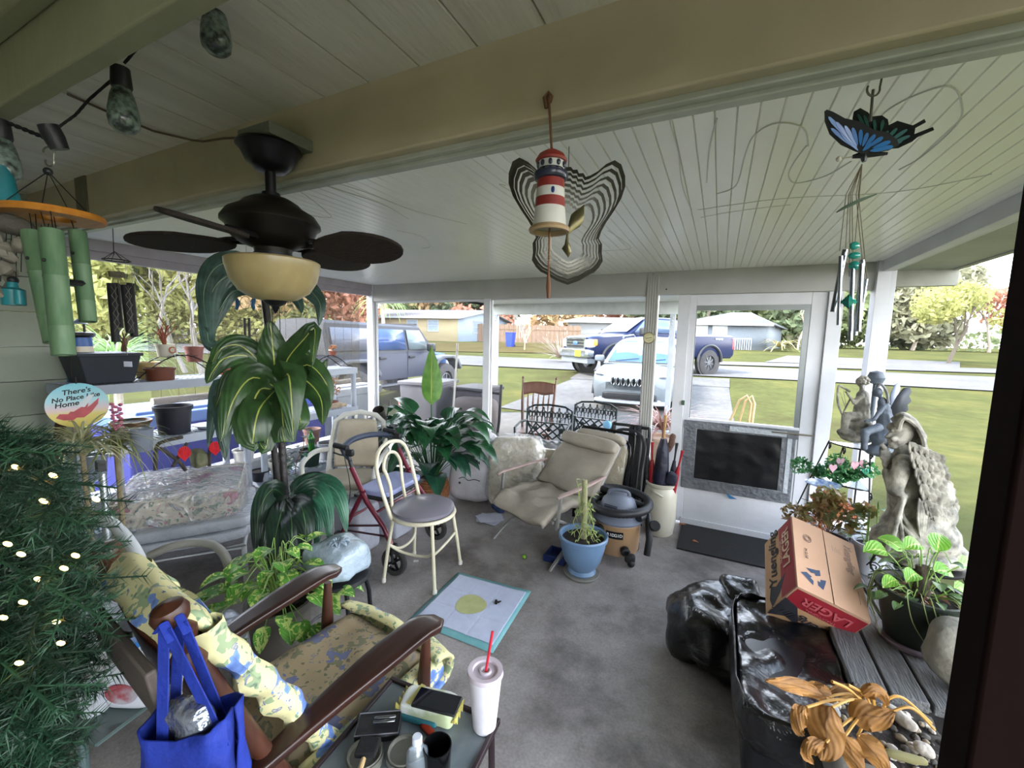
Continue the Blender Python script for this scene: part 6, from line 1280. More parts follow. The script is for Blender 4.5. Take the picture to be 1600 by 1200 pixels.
# ---- stoneware crock of umbrellas and bats
def crock():
    cx,cy=-.36,3.60; t=thing('stoneware_crock','cream stoneware crock used as an umbrella stand by the door','crock',(cx,cy,0))
    part('crock_body',MB().lathe([(0,0),(.105,0),(.115,.01),(.128,.10),(.132,.22),(.130,.33),(.118,.39),(.108,.405),(.118,.415),(.12,.435),(.112,.44),(.102,.435),(.10,.40),(.11,.3),(.11,.03),(0,.03)],(0,0,0),40),M('stoneware','c3bfae',.3,col2='b3ae9c',vs=4),t)
    part('crock_handle',MB().tube(spl([(-.06,-.105,.375),(-.03,-.14,.385),(.01,-.142,.37),(.03,-.125,.355)]),.009,8),M('stoneware','c3bfae'),t)
    def umb(label,dx,dy,tx,ty,h,r,mat,hmat,cat='umbrella',group=None):
        u=thing('umbrella',label,cat,(cx+dx,cy+dy,.03)); b=V((0,0,0)); e=V((tx-dx,ty-dy,h)); f=lambda k:b.lerp(e,k)
        part('folded_canopy',MB().tube([f(0),f(.1),f(.45),f(.7),f(.8)],[.006,r*.6,r,r*.75,r*.4],10),mat,u)
        part('umbrella_handle',MB().tube([f(.78),f(.9),f(1)],[.007,.008,.013],8),hmat,u)
    RDU=M('red_nylon','a81f2a',.4,col2='8b1620',vs=12); BKU=M('black_nylon','16171f',.5,col2='22243a',vs=6,bump=.5,bs=18); PLD=M('plaid_grey','4b4a50',.7,col2='2a2a30',vs=30); BRW=M('brown_wood_handle','6b3f2a',.4)
    umb('red umbrella upright at the left of the crock',-.05,-.02,-.085,-.03,.74,.03,RDU,RDU); umb('grey checked umbrella at the far left of the crock',-.07,.01,-.13,.0,.76,.028,PLD,BLK)
    umb('large black umbrella with tan bamboo handle in the middle of the crock',-.01,-.03,.01,-.06,.98,.065,BKU,M('bamboo_handle','b08a58',.5)); umb('red umbrella leaning out at the right of the crock',.04,-.01,.15,-.03,.70,.03,RDU,RDU)
    umb('short black umbrella at the right behind the leaning red one',.05,.02,.10,.04,.74,.03,BKU,BLK); umb('brown umbrella standing at the back of the crock',.0,.05,-.02,.08,.90,.035,M('brown_nylon','4f2f28',.5),BRW)
    solo('leather_glove',MB().sbox((cx+.06,cy-.03,.78),(.05,.04,.16),.6,16,ry=14,amp=.012,fr=20),M('glove_brown','5e4438',.7,bump=.5),'brown leather glove draped over the umbrellas in the crock','glove')
    solo('folded_cloth',MB().sbox((cx+.085,cy-.08,.50),(.09,.05,.11),.6,16,ry=20,amp=.012,fr=20),BKU,'black cloth sleeve hanging over the crock rim in front of the red umbrella','cloth')
crock()
# ---- door mat, leaves
A2,B2,C2=pz(1068,858,0),pz(1196,880,0),pz(1078,824,0); dx=(B2-A2); 
m=MB().box((0,0,.006),(dx.length*1.55,.52,.012)); mt_=solo('door_mat',m,M('mat_black','1d1d1e',.9,col2='2a2a2a',vs=60,bump=.6,bs=80),'black rubber door mat in front of the screen door','mat',loc=V((.24,3.62,0)))
for k,(x,y,lab) in enumerate(((1068,822,'orange fallen leaf at the left corner of the door mat'),(1090,849,'small orange leaf lying on the door mat'))):
    p=pz(x,y,.0125 if k else .002); m=MB(); m.leaf((-.04,0,.004),(1,.2,.15),.08 if not k else .05,.035,.5,.4,6); o=solo('fallen_leaf',m,leafmat('leaf_orange','b06a4a','c07c58','8c4c34',.04),lab,'leaf',solid=.001,loc=V((p.x,p.y,p.z+.004)))
# ---- blue pot with vine on a stake
def bluepot():
    t=thing('blue_planter','round blue glazed planter with a trained vine, in the middle right of the porch','planter',(-.74,2.66,0)); bp=M('blue_glaze','6f8aa8',.35,col2='5d7896',vs=5)
    part('saucer',MB().lathe([(0,0),(.105,0),(.12,.02),(.118,.026),(0,.02)],(0,0,0),32),M('saucer_grey','8b8880',.6,col2='6f6c64'),t)
    part('planter_foot',MB().lathe([(0,.022),(.085,.022),(.095,.035),(.08,.055),(.09,.075),(0,.075)],(0,0,0),32),bp,t)
    part('planter_body',MB().lathe([(0,.07),(.095,.07),(.125,.12),(.148,.21),(.152,.255),(.163,.262),(.166,.285),(.16,.295),(.148,.29),(.142,.26),(.13,.255),(0,.255)],(0,0,0),40),bp,t)
    part('soil',MB().lathe([(0,.262),(.142,.26)],(0,0,0),24),M('dark_soil','2c2520',.95,bump=.8),t)
    st=part('moss_stake',MB().tube([(0,0,.24),(.004,0,.42),(-.004,0,.60),(-.006,0,.67)],[.02,.021,.019,.017],10),M('stake_wood','9a8f72',.85,col2='6d7a4c',vs=18,bump=.7),t)
    rnd=random.Random(5); m=MB(); lf=MB()
    for k in range(9):
        a=k*.9; pts=[]
        for j in range(8):
            z=.27+.42*j/7*(.5+.5*rnd.random()); r=.02+.05*abs(math.sin(j*.9+k)); pts.append((r*math.cos(a+j*.4),r*math.sin(a+j*.4),z))
        m.tube(spl(pts,3),.0022,5)
        for p in pts[1::2]:
            aa=rnd.uniform(0,6.3); lf.leaf(p,(math.cos(aa),math.sin(aa),.1),.045,.014,1.0,.3,4)
    for k in range(8):
        a=rnd.uniform(0,6.3); m.tube(spl([(0,0,.35),(.05*math.cos(a),.05*math.sin(a),.34),(.09*math.cos(a),.09*math.sin(a),.28),(.11*math.cos(a),.11*math.sin(a),.29)],3),.002,5); lf.leaf((.1*math.cos(a),.1*math.sin(a),.29),(math.cos(a),math.sin(a),.3),.04,.014,.9,.3,4)
    part('vine_stem',m,M('vine_green','93a05c',.6),t); o_=part('vine_foliage',lf,leafmat('vine_leafm','7d9450','a3b468','c0cc88',.06),t)
bluepot()
b=pz(868,880,0); solo('blue_tray',MB().bb((-1.04,2.70,0),(-.88,2.86,.012)).bb((-1.04,2.70,.0),(-1.03,2.86,.05)).bb((-.89,2.70,.0),(-.88,2.86,.05)).bb((-1.04,2.70,0),(-.88,2.71,.05)).bb((-1.04,2.85,0),(-.88,2.86,.05)),M('navy_plastic','1b2a5c',.4),'small navy blue tray on the floor left of the blue planter','tray',bevel=.003)
b=pz(819,873,0); solo('tennis_ball',MB().ball((b.x,b.y,.016),.016,16),M('ball_green','7fae2f',.7,col2='5e8c22',bump=.3,bs=90),'small bright green ball on the floor left of the blue planter','ball')
b=pz(650,877,0); solo('paper_scrap',MB().box((b.x,b.y,.002),(.035,.025,.002),rz=30),M('scrap_white','d2d0cc',.7),'tiny white scrap under the cafe chair','paper scrap')
m=thing('papers','stack of loose white papers on the floor before the folding chair','papers',tuple(pz(765,812,0)))
for k in range(6): part('sheet',MB().box((.012*math.sin(k*2),.012*math.cos(k*3),.003+.004*k),(.2,.15,.0025),rz=k*14-20),M('paper_white','bfc0cc',.7,col2='a9aabb',vs=6),m)
solo('crumpled_cloth',MB().sbox((0,0,.03),(.13,.08,.06),.7,16,amp=.03,fr=20),M('navy_cloth','27365c',.8,bump=.6),'crumpled dark blue cloth on top of the papers','cloth',loc=pz(772,803,0)+V((.03,.03,.024)))
for (x,y,sx,sy,h,lab) in ((606,842,.30,.22,.36,'white wrapped box on the floor behind the rollator'),(552,868,.26,.22,.36,'second white wrapped box on the floor left of the rollator')):
    b=pz(x,y,0); solo('wrapped_box',MB().sbox((0,0,h/2),(sx,sy,h),.2,24,amp=.008,fr=12),M('wrap_white','b8bac4',.4,col2='a5a7b2',bump=.4,coat=.3),lab,'box',loc=V((b.x-.06,b.y+.1,0)))
# ================================================================ SHELVES, PLANTS, STATUES, FOREGROUND RIGHT AND LEFT
TER=M('terracotta','8f5240',.75,col2='7a4434',vs=7); TERD=M('terracotta_dark','6d3a26',.6,col2='5a2f20',vs=7); SOIL=M('dark_soil','2c2520',.95,bump=.8)
SHF=M('shelf_resin','9ea6b2',.5,col2='8c94a2',vs=4)
def shelf_unit(label,y0,y1,zs,x0=-3.78,x1=-3.42):
    t=thing('plastic_shelf',label,'shelf',((x0+x1)/2,(y0+y1)/2,0),0,None)
    for z in zs:
        m=MB(); fr=.035
        m.bb((x1-.02,y0,z-.06),(x1,y1,z)); m.bb((x0,y0,z-.06),(x0+.02,y1,z)); m.bb((x0+.02,y0,z-.06),(x1-.02,y0+.02,z)); m.bb((x0+.02,y1-.02,z-.06),(x1-.02,y1,z))
        n=int((y1-y0)/.035); 
        for k in range(1,n): y=y0+(y1-y0)*k/n; m.bb((x0+.02,y-.007,z-.012),(x1-.02,y+.007,z-.003))
        for k in range(1,6): x=x0+(x1-x0)*k/6; m.bb((x-.006,y0+.02,z-.0115),(x+.006,y1-.02,z-.0035))
        part('shelf_board',m,SHF,t,world=True)
    for x in(x0+.03,x1-.03):
        for y in(y0+.03,y1-.03):
            part('shelf_post',MB().cyl((x,y,0),(x,y,zs[0]-.06),.026,n=14),SHF,t,world=True)
shelf_unit('grey plastic shelf unit with vented boards, the one by the block wall',1.06,2.12,(1.25,.85,.32)); shelf_unit('grey plastic shelf unit with vented boards, the farther one by the corner',2.2,3.26,(1.25,.84,.32))
def pot(label,p,r,h,mat,name='plant_pot',taper=.75,rim=True,soil=True,group=None,cat='pot'):
    t=thing(name,label,cat,tuple(p),0,group); pr=[(0,0),(r*taper,0),(r*(taper+.02),.004),(r*.95,h*.84)]
    pr+=[(r*1.03,h*.85),(r*1.05,h),(r*.95,h),(r*.9,h*.86)] if rim else [(r,h),(r*.93,h),(r*.88,h*.85)]
    pr+=[(0,h*.85)]
    part('pot_body',MB().lathe(pr,(0,0,0),30),mat,t)
    if soil: part('soil',MB().lathe([(0,h*.875),(r*.5,h*.885),(r*.88,h*.87)],(0,0,0),20),SOIL,t)
    return t
def onx(x,y,z=None,X=-3.6):
    p=pX(x,y,X); 
    if z is not None: p.z=z
    return p
# top shelf things (z=1.25)
p=onx(152,590,1.251,-3.55); t=thing('square_planter','dark slate square planter at the left end of the top shelf','planter',(-3.60,1.27,1.251)); 
def frust(m,w0,w1,d0,d1,z0,z1):
    vs=[(-w0,-d0,z0),(w0,-d0,z0),(w0,d0,z0),(-w0,d0,z0),(-w1,-d1,z1),(w1,-d1,z1),(w1,d1,z1),(-w1,d1,z1)]; return m.add(vs,[(3,2,1,0),(4,5,6,7),(0,1,5,4),(1,2,6,5),(2,3,7,6),(3,0,4,7)])
m=MB(); frust(m,.12,.155,.12,.155,0,.185); part('planter_body',m,M('slate_planter','262c36',.6,col2='1f242d'),t,bevel=.008); part('planter_rim',MB().box((0,0,.185),(.325,.325,.02)),M('slate_planter','262c36'),t,bevel=.004)
def stick_plant(parent,h,n,seed,mat,r=.006,z=0):
    rnd=random.Random(seed); m=MB()
    for k in range(n):
        a=rnd.uniform(0,6.3); branch(m,V((0,0,z)),V((.4*math.cos(a),.4*math.sin(a),1)),h*rnd.uniform(.6,1),r,1,rnd,.8)
    part('bare_stem',m,mat,parent)
STEM=M('stem_brown','6a4a36',.8,col2='4d3426',vs=20); STEMR=M('stem_red','9a5a40',.7,col2='7d4636',vs=20)
q=pot('small grey pot with bare brown stem behind the square planter',(-3.72,1.43,1.251),.04,.19,M('pot_grey','8b8780',.7)); stick_plant(q,.17,3,3,STEM,.011,.15)
t=thing('lighthouse_jar','blue and white striped lighthouse ornament with black roof on the top shelf','ornament',(-3.74,1.225,1.251)); t.scale=(1.25,1.25,1.12)
LB=M('glaze_blue','2f62a8',.35,col2='28549a'); LW=M('glaze_cream','d5cdb8',.4)
for k in range(5): z0=.0+k*.0516; part('stripe',MB().lathe([(.056-.003*k,z0),(.0605-.003*k,z0),(.0575-.003*k,z0+.0516),(.054-.003*k,z0+.0516),(.056-.003*k,z0)],(0,0,0),28),LB if k%2==0 else LW,t)
part('gallery',MB().lathe([(0,.255),(.05,.258),(.062,.27),(.06,.285),(.045,.29),(.0,.29)],(0,0,0),28),BLK,t)
m=MB(); 
for k in range(4): a=PI/2*k+.4; m.cyl((.028*math.cos(a),.028*math.sin(a),.29),(.028*math.cos(a),.028*math.sin(a),.335),.004,n=6)
m.lathe([(.04,.335),(.018,.35),(.004,.365),(0,.366)],(0,0,0),20); part('lantern',m,BLK,t)
pot('ridged yellow ceramic bowl on the top shelf beside the square planter',V((-3.66,1.53,1.251)),.085,.12,M('ceramic_yellow','b59e68',.35,col2='a08a58'),'ceramic_bowl',.55,True,True,cat='bowl')
def wire_rack(label,y0,y1,X,z0,h):
    t=thing('wire_plant_rack',label,'plant stand',(X,(y0+y1)/2,z0)); bk=M('wire_black','1a1817',.5,metal=.4); n=14
    for dx in(-.07,.07):
        part('arched_rail',MB().tube([(X+dx,y0+(y1-y0)*k/n,z0+.02+h*math.sin(PI*k/n)) for k in range(n+1)],.004,6),bk,t,world=True)
    for k in range(1,n): part('cross_wire',MB().tube([(X-.07,y0+(y1-y0)*k/n,z0+.02+h*math.sin(PI*k/n)),(X+.07,y0+(y1-y0)*k/n,z0+.02+h*math.sin(PI*k/n))],.0025,5),bk,t,world=True)
    m=MB(); rnd=random.Random(3)
    for k in range(12): y=y0+(y1-y0)*(k+.5)/12; m.leaf((X+.075,y,z0+.02+h*math.sin(PI*(k+.5)/12)),(0.2,rnd.choice((-1,1)),.3),.035,.022,.2,.2,4)
    part('leaf_scroll',m,bk,t,world=True,solid=.0015)
    for y in(y0,y1):
        for dx in (-.07,.07): part('leg',MB().tube(spl([(X+dx,y,z0+.03),(X+dx*1.2,y+(.03 if y==y1 else -.03),z0+.015),(X+dx*1.3,y+(.05 if y==y1 else -.05),z0)]),.004,5),bk,t,world=True)
wire_rack('arched black wire plant rack with leaf scrolls on the left top shelf',1.42,1.95,-3.57,1.251,.15)
q=pot('white ceramic pot with twiggy red cactus stems at the centre of the left wire rack',V((-3.57,1.615,1.408)),.058,.09,M('pot_white','cfcbbd',.4,col2='b8b4a6')); stick_plant(q,.16,6,7,STEMR,.009,.07)
part('orange_medallion',MB().tube([(.056+.0*k,.02+.02*math.cos(a),.05+.02*math.sin(a)) for k,a in enumerate([2*PI*j/14 for j in range(14)])],.004,5,closed=True),M('orange_clay','b5622e',.6),q)
pot('shallow brown bowl under the left wire rack',V((-3.50,1.545,1.251)),.085,.085,TERD,'shallow_bowl',.9,True,False,cat='bowl'); pot('pinkish square terracotta pot at the right of the left wire rack',V((-3.57,1.80,1.365)),.062,.115,M('terra_pink','94605a',.7)); pot('small terracotta pot behind the hanging leaves on the top shelf',V((-3.6,2.03,1.251)),.05,.10,TER)
wire_rack('arched black wire plant rack on the farther top shelf below the lamp',2.75,3.2,-3.56,1.251,.11)
q=pot('tiny pot with coiled brown pods on the farther wire rack',onx(520,560,1.375,-3.56),.035,.05,TER); m=MB()
for k in range(3): m.tube([(.02*k-.02+.028*math.cos(a),.028*math.sin(a)*.5,.075+.03*math.sin(a)) for a in [2*PI*j/14 for j in range(12)]],.007,6)
part('curled_pod',m,M('pod_brown','a3683a',.5,col2='7d4826',vs=12,coat=.3),q); stick_plant(q,.2,1,12,STEM,.003,.05)
# round sign on the left
def sign():
    X=-3.02; c=pX(122,633,X); t=thing('round_sign','round painted sign of home lettering and red slippers beside the block wall','sign',tuple(c)); 
    nrm=(CAM-c); nrm.z*=.3; nrm.normalize(); a,b,_=frame(-nrm); rt=a; up=b; M_=Matrix(((rt.x,up.x,nrm.x,0),(rt.y,up.y,nrm.y,0),(rt.z,up.z,nrm.z,0),(0,0,0,1))); r=.125
    k=(36/FPX)*((c-CAM).dot(_w))*.98; r=k
    sm=bpy.data.materials.new('sign_face'); sm.use_nodes=True; nt_=sm.node_tree; bs=nt_.nodes['Principled BSDF']; tc=nt_.nodes.new('ShaderNodeTexCoord'); sp=nt_.nodes.new('ShaderNodeSeparateXYZ'); cr=nt_.nodes.new('ShaderNodeValToRGB'); nt_.links.new(tc.outputs['UV'],sp.inputs[0]); nt_.links.new(sp.outputs['Y'],cr.inputs[0]); nt_.links.new(cr.outputs[0],bs.inputs[0]); e=cr.color_ramp.elements; e[0].position=0; e[0].color=hx('c9b64a'); e[1].position=1; e[1].color=hx('5fb0c0'); e.new(.3).color=hx('cfc06a'); e.new(.42).color=hx('cdb6bc'); e.new(.6).color=hx('9fc8d0')
    n=40; vs=[(r*math.cos(2*PI*i/n),r*.98*math.sin(2*PI*i/n),.004) for i in range(n)]; m=MB(); m.add(vs,[tuple(range(n))],[(.5+v[0]/2/r,.5+v[1]/2/r) for v in vs],M_); part('sign_face',m,sm,t,smooth=False)
    m=MB().prism([(r*math.cos(2*PI*i/n),r*.98*math.sin(2*PI*i/n)) for i in range(n)],.006,M_,z0=-.003); part('sign_board',m,M('board_pale','a8b8b8',.6),t)
    for s_,x,y,sz,rr in (("There's",-.03,.62,.30,8),("No Place Like",-.05,.34,.27,8),("Home",-.35,.06,.30,8)): text('lettering',s_,sz*r,INK,t,M_@Matrix.Translation((x*r,y*r,.0055))@rotm(0,0,rr),.0003,.25,.0008)
    for dx,dy in((-.28,-.42),(.05,-.34)):
        m=MB().prism([(r*(dx+a_),r*(dy+b_)) for a_,b_ in ((-.42,-.08),(-.3,.08),(.0,.05),(.35,.32),(.62,.62),(.58,.35),(.35,.0),(.1,-.22),(-.2,-.2))],.002,M_,z0=.0045+(.001 if dx>0 else 0)); part('red_slipper',m,M('slipper_red','b53a42',.4,col2='8f2630',vs=30),t)
    m=MB().prism([(r*a_,r*b_) for a_,b_ in ((-.05,-.05),(.2,-.1),(.55,.45),(.35,.42))],.001,M_,z0=.0075); part('sock',m,M('sock_white','cfd6da',.6),t)
    part('hanger',MB().tube([M_@V((0,r*.95,.006)),M_@V((0,r*1.25,.0))],.003,5),BLK,t)
    part('stake',MB().tube([M_@V((-r*.2,-r*.9,-.01)),M_@V((-r*.2,-r*1.6,-.01))],.006,6),M('stake_pale','b5a58c',.7),t)
sign()
solo('leaning_plank',MB().bar((-3.72,1.13,1.22),(-3.22,.86,.50),.05,.018),WOODR,'reddish brown wooden stake leaning on the block wall behind the round sign','plank')
# middle shelf things (z=.85)
q=pot('brown and green glazed bowl on the lower shelf behind the strappy plant',(-3.60,1.40,.851),.11,.125,M('glaze_brown_green','6f3f2a',.35,col2='2f3f30',vs=6,contrast=.1),'glazed_bowl',.65,True,True,cat='bowl')
pot('matte black nursery pot on the lower shelf in front of the blue totes',(-3.56,1.635,.851),.115,.20,M('nursery_black','1d1f2b',.6,col2='171923'),taper=.8)
t=thing('plate','pale oval plate resting on the lower shelf beside the black pot','plate',(-3.53,1.85,.851)); t.scale=(1.2,1.2,1.2); part('plate_body',MB().lathe([(0,0),(.05,0),(.085,.02),(.088,.024),(.05,.01),(0,.008)],(0,0,0),32),M('plate_white','b3bcc6',.3),t); part('foot_shadow_ring',MB().lathe([(.04,-.0),(.06,-.0),(.06,.004),(.04,.004),(.04,0)],(0,0,0),24),M('plate_shade_navy','1d2850',.4),t)  # navy ring stands in for the shade under the plate
q=pot('clay pot of dried curled cactus on the middle board of the farther shelf',(-3.55,3.05,.841),.05,.07,TERD)
m=MB(); rnd=random.Random(6)
for k in range(14):
    a,b_=rnd.uniform(-.06,.06),rnd.uniform(-.06,.06); z=.08+rnd.uniform(0,.22); r=.022; m.tube([(a+r*math.cos(w_),b_+r*math.sin(w_)*.6,z+r*math.sin(w_)) for w_ in [2*PI*j/12 for j in range(11)]],.006,6)
part('curled_tendril',m,M('tendril_tan','a3764e',.6,col2='7a5030',vs=14),q)
solo('driftwood_log',MB().tube(spl([(-3.50,2.9,.86),(-3.46,3.02,.875),(-3.47,3.14,.865)]),[.02]*3+[.028]*5+[.018]*3,8),M('driftwood','a3937e',.9,col2='7d6f5e',vs=14,bump=.8),'bit of pale driftwood on the farther shelf beside the curled plant','driftwood')
# driftwood with red shells between shelves and lounge
t=thing('driftwood_branch','dark driftwood branches with two bright red fan shells, standing behind the lounge cushions','ornament',tuple(pX(250,770,-3.30))); dw=M('branch_dark','2e2a28',.85,col2='46403b',vs=16,bump=.6)
for pts in ([(243,735),(245,700),(255,690),(285,683)],[(290,735),(278,720),(250,700)],[(270,730),(280,712),(293,692)],[(327,728),(328,705),(331,690)]): part('branch',MB().tube(spl([pX(x,y,-3.25) for x,y in pts]),.012,7),dw,t,world=True)
for (x,y,rz_) in ((288,708,0),(336,700,0)):
    c=pX(x,y,-3.2); a,b,dn=frame(c-CAM); M_=Matrix(((a.x,b.x,-dn.x,c.x),(a.y,b.y,-dn.y,c.y),(a.z,b.z,-dn.z,c.z),(0,0,0,1)))
    m=MB(); n=22
    vs=[(0,-.055,0)]+[(.034*math.sin(-1.9+3.8*i/n)*(1+.06*(i%2)),.045*math.cos(-1.9+3.8*i/n)*(1+.06*(i%2)),.006*(i%2)) for i in range(n+1)]; m.add(vs,[(0,i+1,i+2) for i in range(n)],None,M_); part('red_shell',m,M('shell_red','d8323a',.4,col2='b81f2c',vs=30),t,world=True,solid=.004,smooth=False)
part('stone',MB().sbox(pX(310,716,-3.3),(.13,.09,.13),.7,18,amp=.02,fr=16),M('mossy_stone','857c66',.9,col2='4f5a3e',vs=14,bump=.7),t,world=True)
pot('white bowl of tan gravel on the knee wall right of the red shells',onx(363,722,.451,-3.70)+V((0,.1,0)),.085,.12,M('bowl_white','c9c7c0',.5),'gravel_bowl',.8,True,True,cat='bowl')
# ---- floor/knee wall pots behind the tall plant (bottom boards at .32)
SB=.321
pot('dark green nursery pot with brown stub, on the bottom board right of the tall plant',(-3.50,2.72,SB),.095,.16,M('nursery_green','1f3b34',.5)); stick_plant(bpy.data.objects[-1] if False else [o for o in bpy.data.objects if o.get('label','').startswith('dark green nursery pot with brown stub')][0],.10,2,4,STEMR,.012,.13)
pot('white plastic pot right of the dark green one on the bottom board',(-3.56,2.98,SB),.10,.165,M('pot_white2','a7aab3',.5),taper=.85); pot('small black pot in front of the white plastic pot',(-3.46,3.14,SB),.07,.10,M('nursery_black','1d1f2b')); pot('clay pot on the knee wall behind the green bottle',(-3.76,2.95,.451),.085,.16,M('terra_dull','8d6f66',.7)); pot('white bowl holding a spiky dark plant on the bottom board',(-3.52,2.42,SB),.10,.13,M('pot_white','cfcbbd'),'planted_bowl',.7,cat='bowl'); pot('black pot on the bottom board at the left of the tall plant stems',(-3.5,2.22,.321),.075,.09,M('nursery_black','1d1f2b'))
b=V((-3.48,2.72,SB+.145)); t=thing('soda_bottle','green soda bottle with green liquid standing in the dark green pot','bottle',tuple(b)); gb=M('bottle_green','4fb84a',.1,col2='3ca03c',trans=.5,coat=.6)
part('bottle_body',MB().lathe([(0,0),(.028,0),(.031,.01),(.031,.05),(.028,.065),(.031,.08),(.031,.13),(.022,.155),(.012,.172),(.011,.178),(0,.178)],(0,0,0),24),gb,t); part('bottle_label',MB().lathe([(.0315,.085),(.0318,.12)],(0,0,0),24),M('label_dkgreen','2b5a3a',.5),t); part('cap',MB().lathe([(0,.176),(.013,.176),(.013,.192),(0,.193)],(0,0,0),18),M('cap_green','4a9a50',.5),t)
q=thing('spiky_succulent','dark rosette succulent in the white bowl under the shelf','plant',(-3.52,2.42,SB+.11)); m=MB(); rnd=random.Random(4)
for k in range(26): a=k*2.4; m.leaf((0,0,0),(math.cos(a),math.sin(a),.5+.05*k),.12,.03,.3,.4,5)
part('rosette',m,leafmat('succ','5a5a48','6f6350','8a7a60',.03),q)
for k,(x,y,lab,r_,h_,mt) in enumerate(((410,778,'white ribbed pot with an orange tag at the foot of the tall plant',.085,.15,M('pot_white','cfcbbd')),)):
    p=pd(x,y+18,2.62); pot(lab,(-3.06,1.98,0),.09,.36,mt,taper=.85); o=[o for o in bpy.data.objects if o.get('label')==lab][0]; part('orange_tag',MB().box((.085,-.03,.28),(.012,.05,.12),rz=-20),M('orange_tag','c9642c',.5),o)
# ---- generic leafy plants
def leafy(t,n,L,W,mat,seed,r0=.02,hz=0,up=(.2,1.3),droop=1.0,stem=None,sl=0,fold=.25,nm='leaf',wave=0,nseg=8,shape=.5,limit=110):
    rnd=random.Random(seed)
    for k in range(n):
        a=2.4*k+rnd.uniform(-.3,.3); e=rnd.uniform(*up); d=V((math.cos(a),math.sin(a),e)).normalized(); m=MB(); b=V((r0*math.cos(a),r0*math.sin(a),hz)); s=sl*rnd.uniform(.6,1.1)
        e1=b+d*s*.6+V((0,0,s*.1)); e2=b+d*s+V((0,0,-s*.12*droop))
        if s>0: st=part('petiole',MB().tube(spl([b,e1,e2],4),[.0035]*9,5),stem or M('petiole_green','5f7f3f',.5),t)
        dd=V((d.x,d.y,d.z*.35)) if s>0 else d
        m.leaf(e2 if s>0 else b,dd,L*rnd.uniform(.75,1.1),W*rnd.uniform(.8,1.1),droop*rnd.uniform(.7,1.3),fold,nseg,wave,shape)
        part(nm,m,mat,st if s>0 else t)
